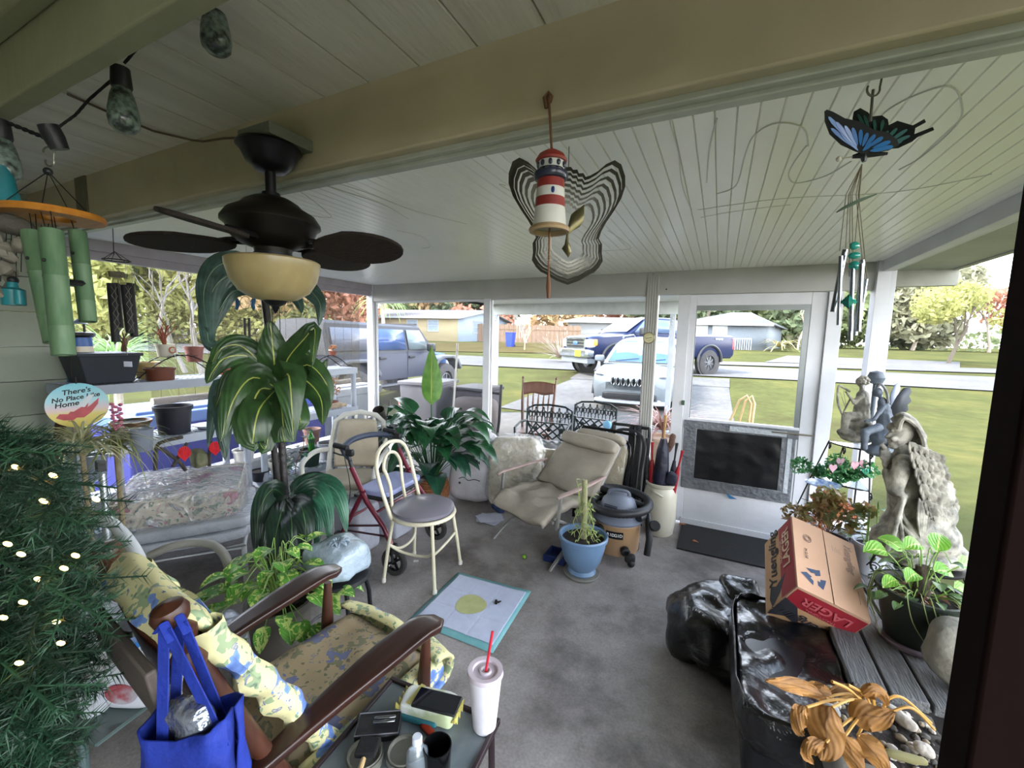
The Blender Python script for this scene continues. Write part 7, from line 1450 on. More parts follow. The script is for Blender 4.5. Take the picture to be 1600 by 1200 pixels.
# tall artificial corn plant: crowns of broad drooping leaves on black stems
CORN=leafmat('corn_leaf','263e20','35542a','a3ab55',.022,rough=.35,trl=.2); CORNB=leafmat('corn_leaf_blue','2f463c','46605a','7f9478',.02,rough=.35,trl=.2)
def corn():
    c=pd(448,790,2.5); cx,cy=c.x,c.y; t=thing('tall_corn_plant','tall artificial corn plant with broad green yellow-ribbed leaves on black stems','plant',(cx,cy,0))
    bk=M('stem_black','141214',.5,col2='221c1c',vs=20,bump=.5)
    s1=[pd(447,800,2.5),pd(438,660,2.5),pd(425,560,2.48),pd(414,470,2.48),pd(408,405,2.5)]; s2=[pd(437,800,2.55),pd(428,700,2.55),pd(412,640,2.55)]
    def low(p): return V((p.x,p.y,.02))
    part('stem',MB().tube([low(s1[0])]+s1,.021,10),bk,t,world=True); part('stem',MB().tube([low(s2[0])]+s2,.018,10),bk,t,world=True)
    part('pot',MB().lathe([(0,0),(.12,0),(.15,.22),(.155,.24),(.14,.24),(.13,.2),(0,.2)],(cx,cy,0),28),M('pot_black','17171a',.5),t,world=True)
    def lf(x0,y0,pts,W,mat,dep=2.45,dz=0,droop=0,name='leaf',roll=0):
        "leaf whose midrib runs through the listed points"
        P=spl([pd(x0,y0,dep)]+[pd(a,b,dd) for a,b,dd in pts],5); n=len(P)-1; vs=[];uv=[]
        for i,p in enumerate(P):
            u=i/n; d=(P[min(n,i+1)]-P[max(0,i-1)]).normalized(); side=d.cross((CAM-p).normalized()).normalized(); 
            if roll: side=Matrix.Rotation(roll,3,d)@side
            nn=side.cross(d).normalized(); w=W/2*(math.sin(PI*min(1,(u**.65)*.985+.015)))**.8
            for k in range(-2,3):
                q=k/2; vs.append(p+side*(w*q)+nn*(abs(q)*w*.28*(-1))+nn*(.004*math.sin(i*1.7+k))); uv.append((.5+q/2,u))
        m=MB().add(vs,[(i*5+k,i*5+k+1,(i+1)*5+k+1,(i+1)*5+k) for i in range(n) for k in range(4)],uv); part(name,m,mat,t,world=True)
    # main crown
    for L in ((430,600,[(400,560,2.4),(350,560,2.3),(322,600,2.22)],.17),(430,605,[(395,590,2.3),(365,625,2.2),(345,690,2.15)],.17),(428,610,[(405,610,2.3),(385,660,2.2),(372,745-50,2.18)],.18),(435,610,[(425,650,2.38),(415,700,2.35),(405,690+0,2.3)],.10),
              (436,605,[(440,640,2.3),(445,690,2.25),(440,740-75,2.25)],.14),(440,605,[(455,620,2.3),(470,660,2.25),(450,662,2.25)],.12),(442,600,[(470,590,2.4),(500,620,2.35),(504,665,2.3)],.15),(445,595,[(480,570,2.4),(510,600,2.4),(515,640,2.4)],.11),
              (440,590,[(450,560,2.4),(475,530,2.35),(492,515,2.35),(487,575,2.3)],.12),(430,590,[(428,560,2.4),(425,530,2.38),(422,500,2.36)],.17),(428,592,[(405,565,2.4),(375,540,2.35),(345,545,2.3),(330,570,2.25)],.14),(440,600,[(450,585,2.25),(455,620,2.2),(458,690,2.2)],.17),
              (445,598,[(470,610,2.5),(495,590,2.55),(512,560,2.6)],.12),(430,606,[(395,600,2.5),(360,590,2.5),(335,640,2.45)],.13),(435,608,[(430,640,2.45),(436,680,2.42),(445,720-50,2.4)],.13),(432,608,[(405,640,2.22),(395,690,2.18),(400,750-60,2.2)],.17),(436,606,[(440,560,2.6),(460,545,2.7),(490,560,2.75)],.12),(432,604,[(412,580,2.6),(385,565,2.7),(355,590,2.75)],.13)):
        lf(L[0],L[1],L[2],L[3],CORN)
    # upper crown: long hanging leaves
    for L in ((405,425,[(370,408,2.4),(335,420,2.3),(318,460,2.25),(325,520,2.22)],.12),(402,440,[(360,430,2.35),(330,460,2.28),(325,530,2.25),(340,535,2.25)],.11),(402,455,[(365,455,2.45),(340,490,2.4),(322,530,2.38),(330,550,2.38)],.08),(408,430,[(450,430,2.4),(480,450,2.35),(500,475,2.33),(498,510,2.33)],.11),(410,445,[(440,440,2.5),(465,470,2.5),(472,490,2.5)],.08),(404,430,[(375,420,2.55),(350,440,2.6),(340,480,2.62)],.09)):
        lf(L[0],L[1],L[2],L[3],CORNB)
    for L in ((400,640,[(350,600,2.6),(335,640,2.55),(325,700,2.5)],.10),(395,640,[(352,620,2.55),(350,670,2.5),(352,720,2.5)],.12)): lf(L[0],L[1],L[2],L[3],CORNB)
    # low crown at the foot, very dark broad leaves
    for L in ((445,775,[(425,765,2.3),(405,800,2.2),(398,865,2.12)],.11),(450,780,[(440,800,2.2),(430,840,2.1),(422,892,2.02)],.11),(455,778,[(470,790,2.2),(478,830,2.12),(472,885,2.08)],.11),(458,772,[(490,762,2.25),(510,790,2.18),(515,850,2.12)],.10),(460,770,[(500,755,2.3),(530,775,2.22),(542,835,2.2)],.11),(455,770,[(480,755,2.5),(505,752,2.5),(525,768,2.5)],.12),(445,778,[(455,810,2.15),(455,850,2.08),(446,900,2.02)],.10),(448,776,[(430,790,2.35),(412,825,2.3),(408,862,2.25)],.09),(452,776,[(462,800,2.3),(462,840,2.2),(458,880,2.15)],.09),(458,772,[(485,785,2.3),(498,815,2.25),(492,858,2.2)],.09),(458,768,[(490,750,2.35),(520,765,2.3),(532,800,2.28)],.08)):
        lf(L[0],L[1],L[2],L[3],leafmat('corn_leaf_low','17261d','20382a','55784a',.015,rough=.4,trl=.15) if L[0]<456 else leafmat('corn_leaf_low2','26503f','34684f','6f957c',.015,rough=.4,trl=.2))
corn()
t=thing('ivy_vine','trailing dark green ivy climbing the black stems of the tall plant','ivy',tuple(pd(470,790,2.8))); rnd=random.Random(9); m=MB()
part('ivy_stem',MB().tube(spl([pd(468,785,2.8),pd(462,730,2.8),pd(475,690,2.8),pd(455,650,2.8),pd(440,640,2.8)]),.003,5),STEM,t,world=True)
for k in range(75):
    x=455+rnd.gauss(0,16); y=rnd.uniform(645,790); p=pd(x,y,2.75+rnd.uniform(-.05,.1)); a=rnd.uniform(0,6.3); m.leaf(p,(math.cos(a),math.sin(a),rnd.uniform(-.3,.6)),.05,.045,.6,.3,4,shape=.7)
o=part('ivy_foliage',m,leafmat('ivy','1f4636','2f6048','5a8a6a',.04),t,world=True); o['kind']='stuff'
# peace lily in wicker basket
def peace():
    c=V((-2.38,3.17,0)); t=thing('peace_lily','large dark green peace lily with long glossy leaves in a wicker basket','plant',tuple(c))
    bm=M('wicker','9a6238',.7,col2='5e3a20',vs=40,bump=.9,bs=60,stretch=(1,1,3)); m=MB()
    for k in range(13): z=.01+k*.021; r=.12+.035*math.sin(PI*(k/13)**.9); m.tube([(r*math.cos(a)*(1+.02*math.sin(a*16+k*PI)),r*math.sin(a)*(1+.02*math.sin(a*16+k*PI)),z) for a in [2*PI*j/64 for j in range(64)]],.012,6,closed=True)
    part('wicker_basket',m,bm,t); part('soil',MB().lathe([(0,.25),(.12,.25)],(0,0,0),20),SOIL,t)
    PL=leafmat('peace_leaf','163c24','235430','34683f',.02,rough=.3,trl=.2); PLD=leafmat('peace_leaf_dark','17382a','214a36','2f5f46',.02,rough=.35,trl=.15)
    leafy(t,62,.34,.20,PL,3,.03,.26,(1.0,4.0),1.6,M('petiole_dark','2f5a34',.5),.72,.25); leafy(t,34,.34,.18,PLD,5,.03,.26,(.4,1.5),1.3,M('petiole_dark','2f5a34',.5),.44,.25)
    m=MB(); st=part('petiole',MB().tube(spl([V((0,0,.26)),V((-.02,.02,.6)),pd(674,628,3.85)-c]),.005,6),M('petiole_dark','2f5a34'),t)
    m.leaf(pd(674,632,3.85)-c,(.0,0,1),.54,.19,-.02,.3,10,.03,.6,up=HF); part('leaf',m,leafmat('banana_leaf','4f7a34','6a9444','9ab060',.03,trl=.35),t)
peace()
# pothos, left foreground pot
PO=leafmat('pothos','4f8a34','6aa844','a9cc70',.03,.44,'c5d87c',trl=.3); 
def pothos(t,n,seed,hz,rad,L=.085,W=.065,droop=1.1,mat=PO,spread=1.0,up=.5):
    rnd=random.Random(seed)
    for k in range(n):
        a=2.4*k+rnd.uniform(-.5,.5); r=rad*math.sqrt(rnd.random())*spread; h=hz+rnd.uniform(-.1,.16)*(1 if r<rad*.7 else .2)-.12*(r/rad)**2+.05; p=V((r*math.cos(a),r*math.sin(a),h))
        st=part('vine_stem',MB().tube(spl([V((.02*math.cos(a),.02*math.sin(a),hz-.07)),V((p.x*.5,p.y*.5,h+.03)),p],4),.0022,4),M('vine_green2','7a9a4a',.5),t)
        m=MB(); m.leaf(p,(math.cos(a),math.sin(a),rnd.uniform(-.1,up)),L*rnd.uniform(.7,1.2),W*rnd.uniform(.8,1.1),droop,.3,6,0,.75); part('leaf',m,mat,st)
def floor_pothos():
    p=pd(420,968,1.75); t=thing('pothos_plant','bushy yellow-green variegated pothos in a grey pot behind the rocking chair','plant',(-1.74,1.17,0)); 
    part('pot_body',MB().lathe([(0,0),(.10,0),(.135,.34),(.145,.345),(.145,.38),(.13,.38),(.12,.34),(0,.34)],(0,0,0),30),M('pot_grey_dk','5a5650',.6),t); part('soil',MB().lathe([(0,.35),(.12,.35)],(0,0,0),18),SOIL,t)
    pothos(t,80,11,.46,.29,.10,.075)
floor_pothos()
# strappy pale plant + twig plants by the block wall
def strap(name,label,px,py,dep,n,L,W,mat,seed,h,up=(.6,1.6),droop=1.7,group=None,potm=None):
    c=pd(px,py,dep); t=thing(name,label,'plant',(c.x,c.y,0)); rnd=random.Random(seed); m=MB()
    part('cane',MB().tube([(0,0,.2),(.01,0,c.z*.6),(0,0,c.z)],[.016,.013,.011],8),M('cane_tan','8f8468',.8,col2='6f5f48',vs=20),t)
    part('pot_body',MB().lathe([(0,0),(.085,0),(.11,.22),(.12,.225),(.12,.25),(.1,.25),(.1,.22),(0,.22)],(0,0,0),24),potm or M('pot_white2','a7aab3'),t)
    for k in range(min(n,96)):
        a=2.4*k; m=MB(); m.leaf((0,0,c.z+rnd.uniform(-.06,.04)),(math.cos(a),math.sin(a),rnd.uniform(*up)),L*rnd.uniform(.7,1.1),W,droop*rnd.uniform(.7,1.2),.4,8,0,0); part('strap_leaf',m,mat,t)
ST1=leafmat('strap_pale','a5a878','c3c19a','d6cfa8',.1,trl=.3); ST2=leafmat('strap_green','6f8048','8f9a5c','b0a878',.1,trl=.3)
strap('dracaena','strappy pale green dracaena below the round sign',128,700,2.1,64,.34,.018,ST1,3,.9); strap('dracaena','second strappy dracaena with drying leaves, right of the first',180,692,2.3,64,.36,.016,ST2,5,.9,(.2,1.3),2.2)
m=MB(); rnd=random.Random(7); b=pX(185,700,-3.2); t=thing('hyacinth','pink hyacinth-like artificial flower spike left of the glazed bowl','flower',(b.x,b.y,.851))
for k in range(34): a=k*2.4; z=.08+k*.0065; part('floret',MB().ball((.02*math.cos(a),.02*math.sin(a),z),(.012,.012,.010),6),M('pink_petal','c2587c',.6,col2='d88aa4',vs=30),t)
part('stalk',MB().tube([(0,0,0),(0,0,.1)],.006,6),M('petiole_green','5f7f3f'),t); t.location=(-3.2,1.18,.86); 
t['label']='pink hyacinth-like artificial flower spike left of the glazed bowl'
solo('flower_stand',MB().cyl((-3.2,1.18,0),(-3.2,1.18,.855),.012,n=8).lathe([(0,.845),(.05,.85),(.05,.86),(0,.86)],(-3.2,1.18,0),16).lathe([(0,0),(.09,0),(.09,.012),(0,.014)],(-3.2,1.18,0),18),M('stand_grey','8e9096',.5),'thin grey metal stand under the pink flower spike','stand')
for (x,y,h_,lab) in ((222,690,.12,'clear plastic cup behind the strappy plants at the lounge chair'),(150,735,.14,'clear plastic tub among the strappy plants'),): 
    b=pd(x,y,2.25); solo('clear_cup',MB().lathe([(0,0),(.04,0),(.052,h_),(.056,h_),(.05,h_-.004),(.038,.004),(0,.004)],(b.x,b.y,b.z-.05),24),M('clear_cup_m','b4bccb',.1,trans=.6,coat=.5,col2='9aa4b4'),lab,'cup')
t=thing('metal_crutch','grey metal tube with black clip standing upright at the strappy plants','pole',tuple(pd(168,805,1.95))); part('tube',MB().tube([pd(170,860,1.95),pd(160,740,1.95)],.014,10),M('tube_alu','9aa0a6',.3,metal=.7),t,world=True); part('clip',MB().box(pd(157,728,1.95),(.03,.03,.05)),BLK,t,world=True)
# ================================================================ RIGHT SIDE: BENCH, BOX, POTS, STATUES
BZ=.45
t=thing('wooden_bench','weathered grey slatted wooden bench along the right screens','bench',(.76,2.35,0)); wb=M('weathered_plank','6b6a68',.8,col2='4c4b4a',vs=7,stretch=(8,1,8),bump=.5,bs=20)
for k in range(5): x=.535+k*.108; part('bench_slat',MB().bb((x-.049,1.72,BZ-.035),(x+.049,3.0,BZ)),wb,t,world=True,bevel=.004)
for y in(1.82,2.9):
    part('bench_batten',MB().bb((.49,y-.03,BZ-.075),(1.0-.01,y+.03,BZ-.035)),wb,t,world=True)
    for x in(.52,.96): part('leg',MB().bb((x-.025,y-.03,0),(x+.025,y+.03,BZ-.075)),wb,t,world=True,bevel=.004)
# black bin and slumped bag
BAG=M('black_bag','08090b',.28,col2='0d0e12',vs=5,bump=.8,bs=6,coat=.35,coatbump=.04,cbs=9)
t=thing('trash_bin','black plastic bin lined with a glossy black garbage bag beside the bench','bin',(.31,1.79,0)); m=MB(); frust(m,.13,.165,.30,.34,0,.40); part('bin_body',m,M('bin_black','101114',.4,col2='17181c',vs=5),t,bevel=.03)
def liner(u,v):
    a=2*PI*u; e=.45; sx=math.copysign(abs(math.cos(a))**e,math.cos(a)); sy=math.copysign(abs(math.sin(a))**e,math.sin(a)); z=.30+.145*v; k=1.03+.05*math.sin(v*PI)+.03*noise.noise(V((a*3,v*4,1))); 
    return V((.175*sx*k,.35*sy*k,z+.02*noise.noise(V((a*4,v*3,7)))))
part('bag_rim',MB().grid(liner,60,10),BAG,t,solid=.004)
part('bag_top',MB().grid(lambda u,v:V((-.165+.33*u,-.34+.68*v,.425+.03*noise.noise(V((u*4,v*6,3)))-.03*math.sin(PI*u)*math.sin(PI*v))),30,40),BAG,t,solid=.004)
solo('garbage_bag',MB().sbox((0,0,.16),(.40,.50,.32),.8,44,amp=.07,fr=7,seed=4).sbox((.12,.20,.26),(.20,.26,.16),.8,24,amp=.05,fr=9,seed=8),BAG,'glossy crumpled black garbage bag slumped on the floor left of the beer case','garbage bag',loc=V((.07,2.26,0)),disp=(.12,.03))
def beerbox():
    Vv=V((.351,1.966,.618)); e1=V((.014,.366,.161)); e2=V((.251,.032,-.094)); e3=V((-.087,.093,-.203)); L1,L2,L3=e1.length,e2.length,e3.length
    a=e1.normalized(); b=(e2-a*e2.dot(a)).normalized(); c=a.cross(b).normalized()
    if c.dot(e3)<0: c=-c
    e1,e2,e3=a*L1,b*L2,c*L3; P=lambda u,v,w:Vv+e1*u+e2*v+e3*w
    cc=P(.5,.5,.5); t=thing('beer_case','cardboard lager case with red and tan printed sides tilted on the black bags','box',tuple(P(.5,.5,1)))
    kf=M('kraft','b48f74',.75,col2='a98468',vs=7); red=M('print_red','8e1d2a',.6,col2='7a1824',vs=9); tan=M('print_tan','a98560',.7,col2='9a7753'); dk=M('print_dark','23242b',.7); wht=M('print_cream','c9a98e',.7)
    part('carton',MB().add([P(u,v,w) for w in(1,0) for u,v in((0,0),(1,0),(1,1),(0,1))],[(3,2,1,0),(4,5,6,7),(0,1,5,4),(1,2,6,5),(2,3,7,6),(3,0,4,7)]),kf,t,world=True,smooth=False)
    # flaps lie on the top face (w<0 is outside)
    E=-.006
    f1=part('flap',MB().add([P(0.0,0,E),P(1,0,E),P(1,.492,E),P(0,.492,E-.012)],[(0,1,2,3)]),kf,t,world=True,solid=.003,smooth=False)
    f2=part('flap',MB().add([P(0,.508,E-.014),P(1,.508,E),P(1,1,E),P(0,1,E)],[(0,1,2,3)]),kf,t,world=True,solid=.003,smooth=False)
    part('flap_gap',MB().add([P(.36,.49,E-.008),P(.66,.488,E-.008),P(.66,.515,E-.008),P(.36,.512,E-.008)],[(0,1,2,3)]),BLK,t,world=True,smooth=False)
    def face(O,X,Y):
        x=X.normalized(); y=(Y-x*Y.dot(x)).normalized(); z=x.cross(y); return Matrix(((x.x,y.x,z.x,O.x),(x.y,y.y,z.y,O.y),(x.z,y.z,z.z,O.z),(0,0,0,1)))
    # side facing left (v=0): spans e1 (length) and e3 (height); red band near the top
    def band(par,pts,mat,nm): return part(nm,MB().add(pts,[(0,1,2,3)]),mat,par,world=True,smooth=False)
    band(t,[P(.02,-.004,.03),P(1,-.004,.03),P(1,-.004,.46),P(.02,-.004,.46)],red,'red_band'); band(t,[P(.0,-.004,.46),P(1,-.004,.46),P(1,-.004,.95),P(.0,-.004,.95)],tan,'tan_band')
    band(t,[P(-.004,.02,.03),P(-.004,.99,.03),P(-.004,.99,.46),P(-.004,.02,.46)],red,'red_band'); band(t,[P(-.004,.02,.46),P(-.004,.99,.46),P(-.004,.99,.95),P(-.004,.02,.95)],tan,'tan_band')
    nl=-e2.normalized(); nf=-e1.normalized()
    def put(nm,s,size,mat,O,X,Y,n,sh=0,bold=0):
        M_=face(O,X,Y); zz=V((M_[0][2],M_[1][2],M_[2][2]))
        O2=O+n*.0035; M_=face(O2,X,Y); 
        text(nm,s,size,mat,t,Matrix.Translation(-t.location)@M_,.0005,sh,bold)
    # text reads along the long edge on the left face: baseline towards the bottom (e3), running from near end to far end
    put('lettering','LAGER',.072,wht,P(.62,-.004,.22),e1,e3,nl,0,.0015); put('lettering','TRADITIONAL',.022,wht,P(.62,-.004,.39),e1,e3,nl); put('lettering','Yuengling',.085,dk,P(.62,-.004,.68),e1,e3,nl,.35,.001)
    put('lettering','LAGER',.062,M('print_dull_red','b5525a',.7),P(-.004,.52,.22),-e2,e3,nf,0,.001); put('lettering','TRADITIONAL',.018,M('print_dull_red','b5525a',.7),P(-.004,.52,.40),-e2,e3,nf); put('lettering','Yuengling',.062,dk,P(-.004,.45,.70),-e2,e3,nf,.35,.001)
    # dark eagle-like swoosh across both faces at the corner
    m=MB().add([P(-.0,-.006,.75),P(.10,-.006,.5),P(.30,-.006,.30),P(.22,-.006,.62),P(.28,-.006,.80),P(.12,-.006,.84)],[(0,1,2,3,4,5)]); m.add([P(-.006,.0,.35),P(-.006,.22,.45),P(-.006,.45,.90),P(-.006,.2,.80),P(-.006,.0,.95)],[(0,1,2,3,4)]); part('dark_emblem',m,dk,t,world=True,smooth=False)
    nt=-e3.normalized()
    def putt(s,size,u,v,X,Y,mat=dk,sh=0): put('lettering',s,size,mat,P(u,v,E-.012),X,Y,nt,sh)
    m=MB(); O=P(.22,.27,E-.014); x,y=e1.normalized(),e2.normalized()
    for k in range(3): 
        a=2*PI*k/3; p=[(math.cos(a+d)*r,math.sin(a+d)*r) for d,r in ((-.8,.046),(.2,.046),(.42,.058),(.80,.034),(.3,.012),(.0,.022),(-.7,.022))]; m.add([O+x*q[0]+y*q[1] for q in p],[tuple(range(7))])
    part('recycling_mark',m,M('print_blue','2f3c55',.7),t,world=True,smooth=False)
    m=MB(); O=P(.74,.22,E-.012); m.tube([O+x*(.02*math.cos(a))+y*(.017*math.sin(a)) for a in [2*PI*j/18 for j in range(18)]],.0018,4,closed=True).tube([O+x*(.012*math.cos(a))+y*(.01*math.sin(a)) for a in [2*PI*j/14 for j in range(14)]],.0018,4,closed=True); part('round_seal',m,M('print_seal','8b7266',.7),t,world=True)
    m=MB(); O=P(.24,.80,E-.008)
    for k in range(14): 
        w=.0015 if k%3 else .003; q=O+x*(-.022+.0034*k)*1.0; m.bar(q-y*.02,q+y*.02,w,.0006,nt)
    for s_ in(-1,1): m.bar(O+x*.032*s_-y*.028,O+x*.032*s_+y*.028,.0015,.0006,nt); m.bar(O+y*.028*s_-x*.032,O+y*.028*s_+x*.032,.0015,.0006,nt)
    part('bar_code',m,dk,t,world=True,smooth=False)
    putt('Yuengling',.042,.72,.86,-e1,e2,M('print_seal','8b7266',.7),.35); 
    m=MB()
    for k in range(5): O=P(.70,.62+k*.028,E-.009); m.bar(O-x*.045,O+x*.045*(1-.2*(k%2)),.0018,.0005,nt)
    part('small_print',m,M('print_seal','8b7266',.7),t,world=True,smooth=False); putt('24-12 OZ',.014,.50,.17,-e1,e2)
beerbox()
# big dark green pot with pothos on the bench
def big_pot():
    b=pz(1418,1012,BZ+.002); t=thing('large_pothos_pot','large dark green pot of trailing pothos and dead leaves on the wooden bench','plant',(b.x+.03,b.y+.05,BZ+.001)); t.scale=(.84,.84,.95); pg=M('pot_dark_green','232a22',.45,col2='1a2019',vs=5)
    part('saucer',MB().lathe([(0,0),(.12,0),(.135,.018),(.13,.022),(0,.014)],(0,0,0),32),M('saucer_mauve','6f5f66',.5),t)
    part('pot_body',MB().lathe([(0,.016),(.105,.016),(.13,.12),(.15,.215),(.162,.22),(.164,.235),(.15,.235),(.14,.2),(0,.2)],(0,0,0),40),pg,t); part('soil',MB().lathe([(0,.212),(.142,.205)],(0,0,0),20),SOIL,t)
    part('stump',MB().tube([(0.0,0,.2),(.01,0,.27),(.0,.01,.33)],[.035,.030,.022],10),M('bark_dark2','332b22',.9,col2='4a3f30',vs=20,bump=.9),t)
    rnd=random.Random(21); BR=leafmat('pothos_bright','6fa63c','8cc44c','c5dc7c',.04,.35,'d3e08a',trl=.4)
    for (dx,dy,dz,a,e,L) in ((-.02,-.01,.42,200,.4,.10),(.04,0,.40,60,1.2,.11),(-.13,0,.36,170,.6,.11),(-.07,.02,.37,120,.9,.10),(.12,.0,.36,20,.1,.12),(.03,-.03,.33,10,.3,.10),(-.03,-.04,.31,220,.2,.09),(.1,-.03,.28,0,.0,.08),(-.10,-.05,.27,200,.0,.08)):
        p=V((dx,dy,dz)); st=part('vine_stem',MB().tube(spl([V((dx*.2,dy*.2,.22)),V((dx*.6,dy*.6,dz-.05)),p],4),.0028,5),M('vine_green2','7a9a4a'),t); m=MB(); m.leaf(p,(_r0*math.cos(R(a))+HF*math.sin(R(a))*.5+V((0,0,e*.6))),L,L*.72,.8,.3,6,0,.75,up=V((0,-.6,1))); part('leaf',m,BR,st)
    pothos(t,34,31,.24,.20,.06,.045,1.2,leafmat('pothos_dull','47603a','5f7a44','8a9a60',.03,trl=.2))
    for k in range(12):
        a=rnd.uniform(2.2,6.0); r=.17; pts=[V((.08*math.cos(a),.08*math.sin(a),.24)),V((r*.9*math.cos(a),r*.9*math.sin(a),.26)),V((r*1.05*math.cos(a+.2),r*1.05*math.sin(a+.2),.16)),V((r*1.0*math.cos(a+.6),r*1.0*math.sin(a+.6),rnd.uniform(.04,.14)))]
        part('hanging_vine',MB().tube(spl(pts,5),.0022,4),M('vine_olive','6f7a42',.6),t)
    DL=leafmat('dead_leaf','6b3f26','8a5a36','5a3420',.03,trl=.15)
    for k in range(22):
        a=rnd.uniform(0,6.3); r=rnd.uniform(.02,.13); m=MB(); m.leaf((r*math.cos(a),r*math.sin(a),.215),(math.cos(a*3),math.sin(a*3),.3),.05,.028,.8,.5,4); part('dead_leaf',m,DL,t)
big_pot()
# foreground planter with dead peace-lily leaves and stones
def dead_planter():
    cx,cy=.455,1.32; zt=.64; t=thing('dead_plant_planter','planter of pebbles with drooping dead golden leaves in the right foreground','planter',(cx,cy,0)); 
    m=MB(); frust(m,.11,.135,.10,.125,.40,.60); part('planter_body',m,M('planter_grey','6f6c66',.7),t,bevel=.02); part('stool_top',MB().box((0,0,.385),(.30,.28,.03)),wb,t)
    for x in(-.12,.12):
        for y in(-.11,.11): part('leg',MB().bar((x,y,0),(x,y,.37),.03,.03),wb,t)
    part('soil',MB().grid(lambda u,v:V((-.125+.25*u,-.115+.23*v,.595+.012*noise.noise(V((u*5,v*5,0))))),16,16),SOIL,t,solid=.02)
    rnd=random.Random(14); SM=[M('pebble_white','b3aba0',.8,col2='8e867b',vs=30,bump=.6),M('pebble_tan','8d7f6a',.8,col2='6b604f',vs=30),M('pebble_dark','4a443d',.8,col2='332f2a',vs=30)]
    for k in range(90):
        x,y=rnd.uniform(-.11,.115),rnd.uniform(-.10,.10); r=rnd.uniform(.004,.011); part('pebble',MB().ball((x,y,.605+r*.4),(r*1.3,r,r*.8),7,(0,0,rnd.uniform(0,180))),rnd.choice(SM),t)
    def stone(px,py,rr,mt,ang=0,nm='stone'): p=pz(px,py,.63)-t.location; part(nm,MB().sbox((p.x,p.y,.625),rr,.75,14,rz=ang,amp=.004,fr=60),mt,t)
    stone(1407,1118,(.075,.03,.03),SM[0],-50,'coral_stone'); stone(1445,1168,(.04,.03,.025),SM[0],0); stone(1385,1195,(.05,.03,.025),SM[0],-30); stone(1415,1180,(.09,.018,.02),M('mossy_twig','77714a',.8),10,'mossy_twig'); stone(1300,1108,(.04,.03,.03),M('grey_stone','8d8f92',.6),20)
    GL=leafmat('golden_dead_leaf','7c5426','a3743a','6f4a22',.03,rough=.75,vs=25,trl=.25); GS=M('stalk_gold','b58a3c',.6,col2='8f6426')
    def dl(x0,y0,pts,W,sx,dep=1.02):
        "stalk from (sx) to leaf base, leaf through pts"
        b=V(pd(*sx)); base=pd(x0,y0,dep); st=part('leaf_stalk',MB().tube(spl([b,b.lerp(base,.5)+V((0,0,.05)),base],5),.0032,6),GS,t,world=True)
        P=spl([base]+[pd(a,c,d_) for a,c,d_ in pts],5); n=len(P)-1; vs=[];uv=[]
        for i,p in enumerate(P):
            u=i/n; d=(P[min(n,i+1)]-P[max(0,i-1)]).normalized(); side=d.cross((CAM-p).normalized()).normalized(); nn=side.cross(d).normalized(); w=W/2*(math.sin(PI*min(1,(u**.7)*.985+.015)))**.8
            for k in range(-3,4): q=k/3; vs.append(p+side*(w*q)+nn*(-abs(q)*w*.35+.006*math.sin(u*14+k*1.3)*abs(q))); uv.append((.5+q/2,u))
        part('dead_leaf',MB().add(vs,[(i*7+k,i*7+k+1,(i+1)*7+k+1,(i+1)*7+k) for i in range(n) for k in range(6)],uv),GL,st,world=True)
    S=(1370,1140,1.08)
    dl(1290,1090,[(1255,1075,1.0),(1225,1068,.98),(1197,1064,.97)],.035,S); dl(1300,1105,[(1290,1130,.95),(1292,1165,.93),(1282,1188,.92)],.075,S,.97); dl(1330,1125,[(1350,1118,.98),(1375,1120,.97),(1400,1112,.97)],.062,S,.99)
    dl(1305,1095,[(1285,1083,1.02),(1270,1075,1.03),(1262,1078,1.03)],.04,S); dl(1260,1105,[(1250,1115,.96),(1248,1140,.95),(1258,1150,.95)],.035,S,.97); dl(1340,1150,[(1360,1170,.95),(1375,1190,.94),(1385,1215,.94)],.055,S,.97); dl(1320,1150,[(1330,1175,.94),(1340,1200,.94),(1345,1215,.94)],.045,S,.95)
    dl(1345,1085,[(1365,1080,1.03),(1380,1088,1.03),(1385,1105,1.03)],.035,S,1.04); dl(1290,1160,[(1270,1165,.92),(1260,1180,.92),(1272,1195,.92)],.03,S,.93); dl(1350,1090,[(1335,1082,1.06),(1310,1078,1.06),(1290,1085,1.06)],.03,S,1.05)
    for pts in ([(1365,1120,1.05),(1330,1080,1.02),(1300,1065,1.0)],[(1380,1120,1.05),(1385,1095,1.05),(1410,1090,1.05),(1455,1130,1.05)],[(1370,1125,1.05),(1420,1105,1.04),(1460,1140,1.04)],[(1360,1125,1.05),(1355,1090,1.05),(1325,1070,1.04)]): part('leaf_stalk',MB().tube(spl([pd(*p) for p in pts],6),.0035,6),GS,t,world=True)
dead_planter()
solo('weathered_stone',MB().sbox((0,0,.11),(.17,.16,.22),.75,26,amp=.03,fr=9,seed=3),M('pitted_stone','8b8678',.9,col2='5f5b4f',vs=12,bump=.9,bs=18),'pitted grey stone lump at the right end of the bench by the dark door edge','stone',loc=V((.80,1.86,BZ+.001)))
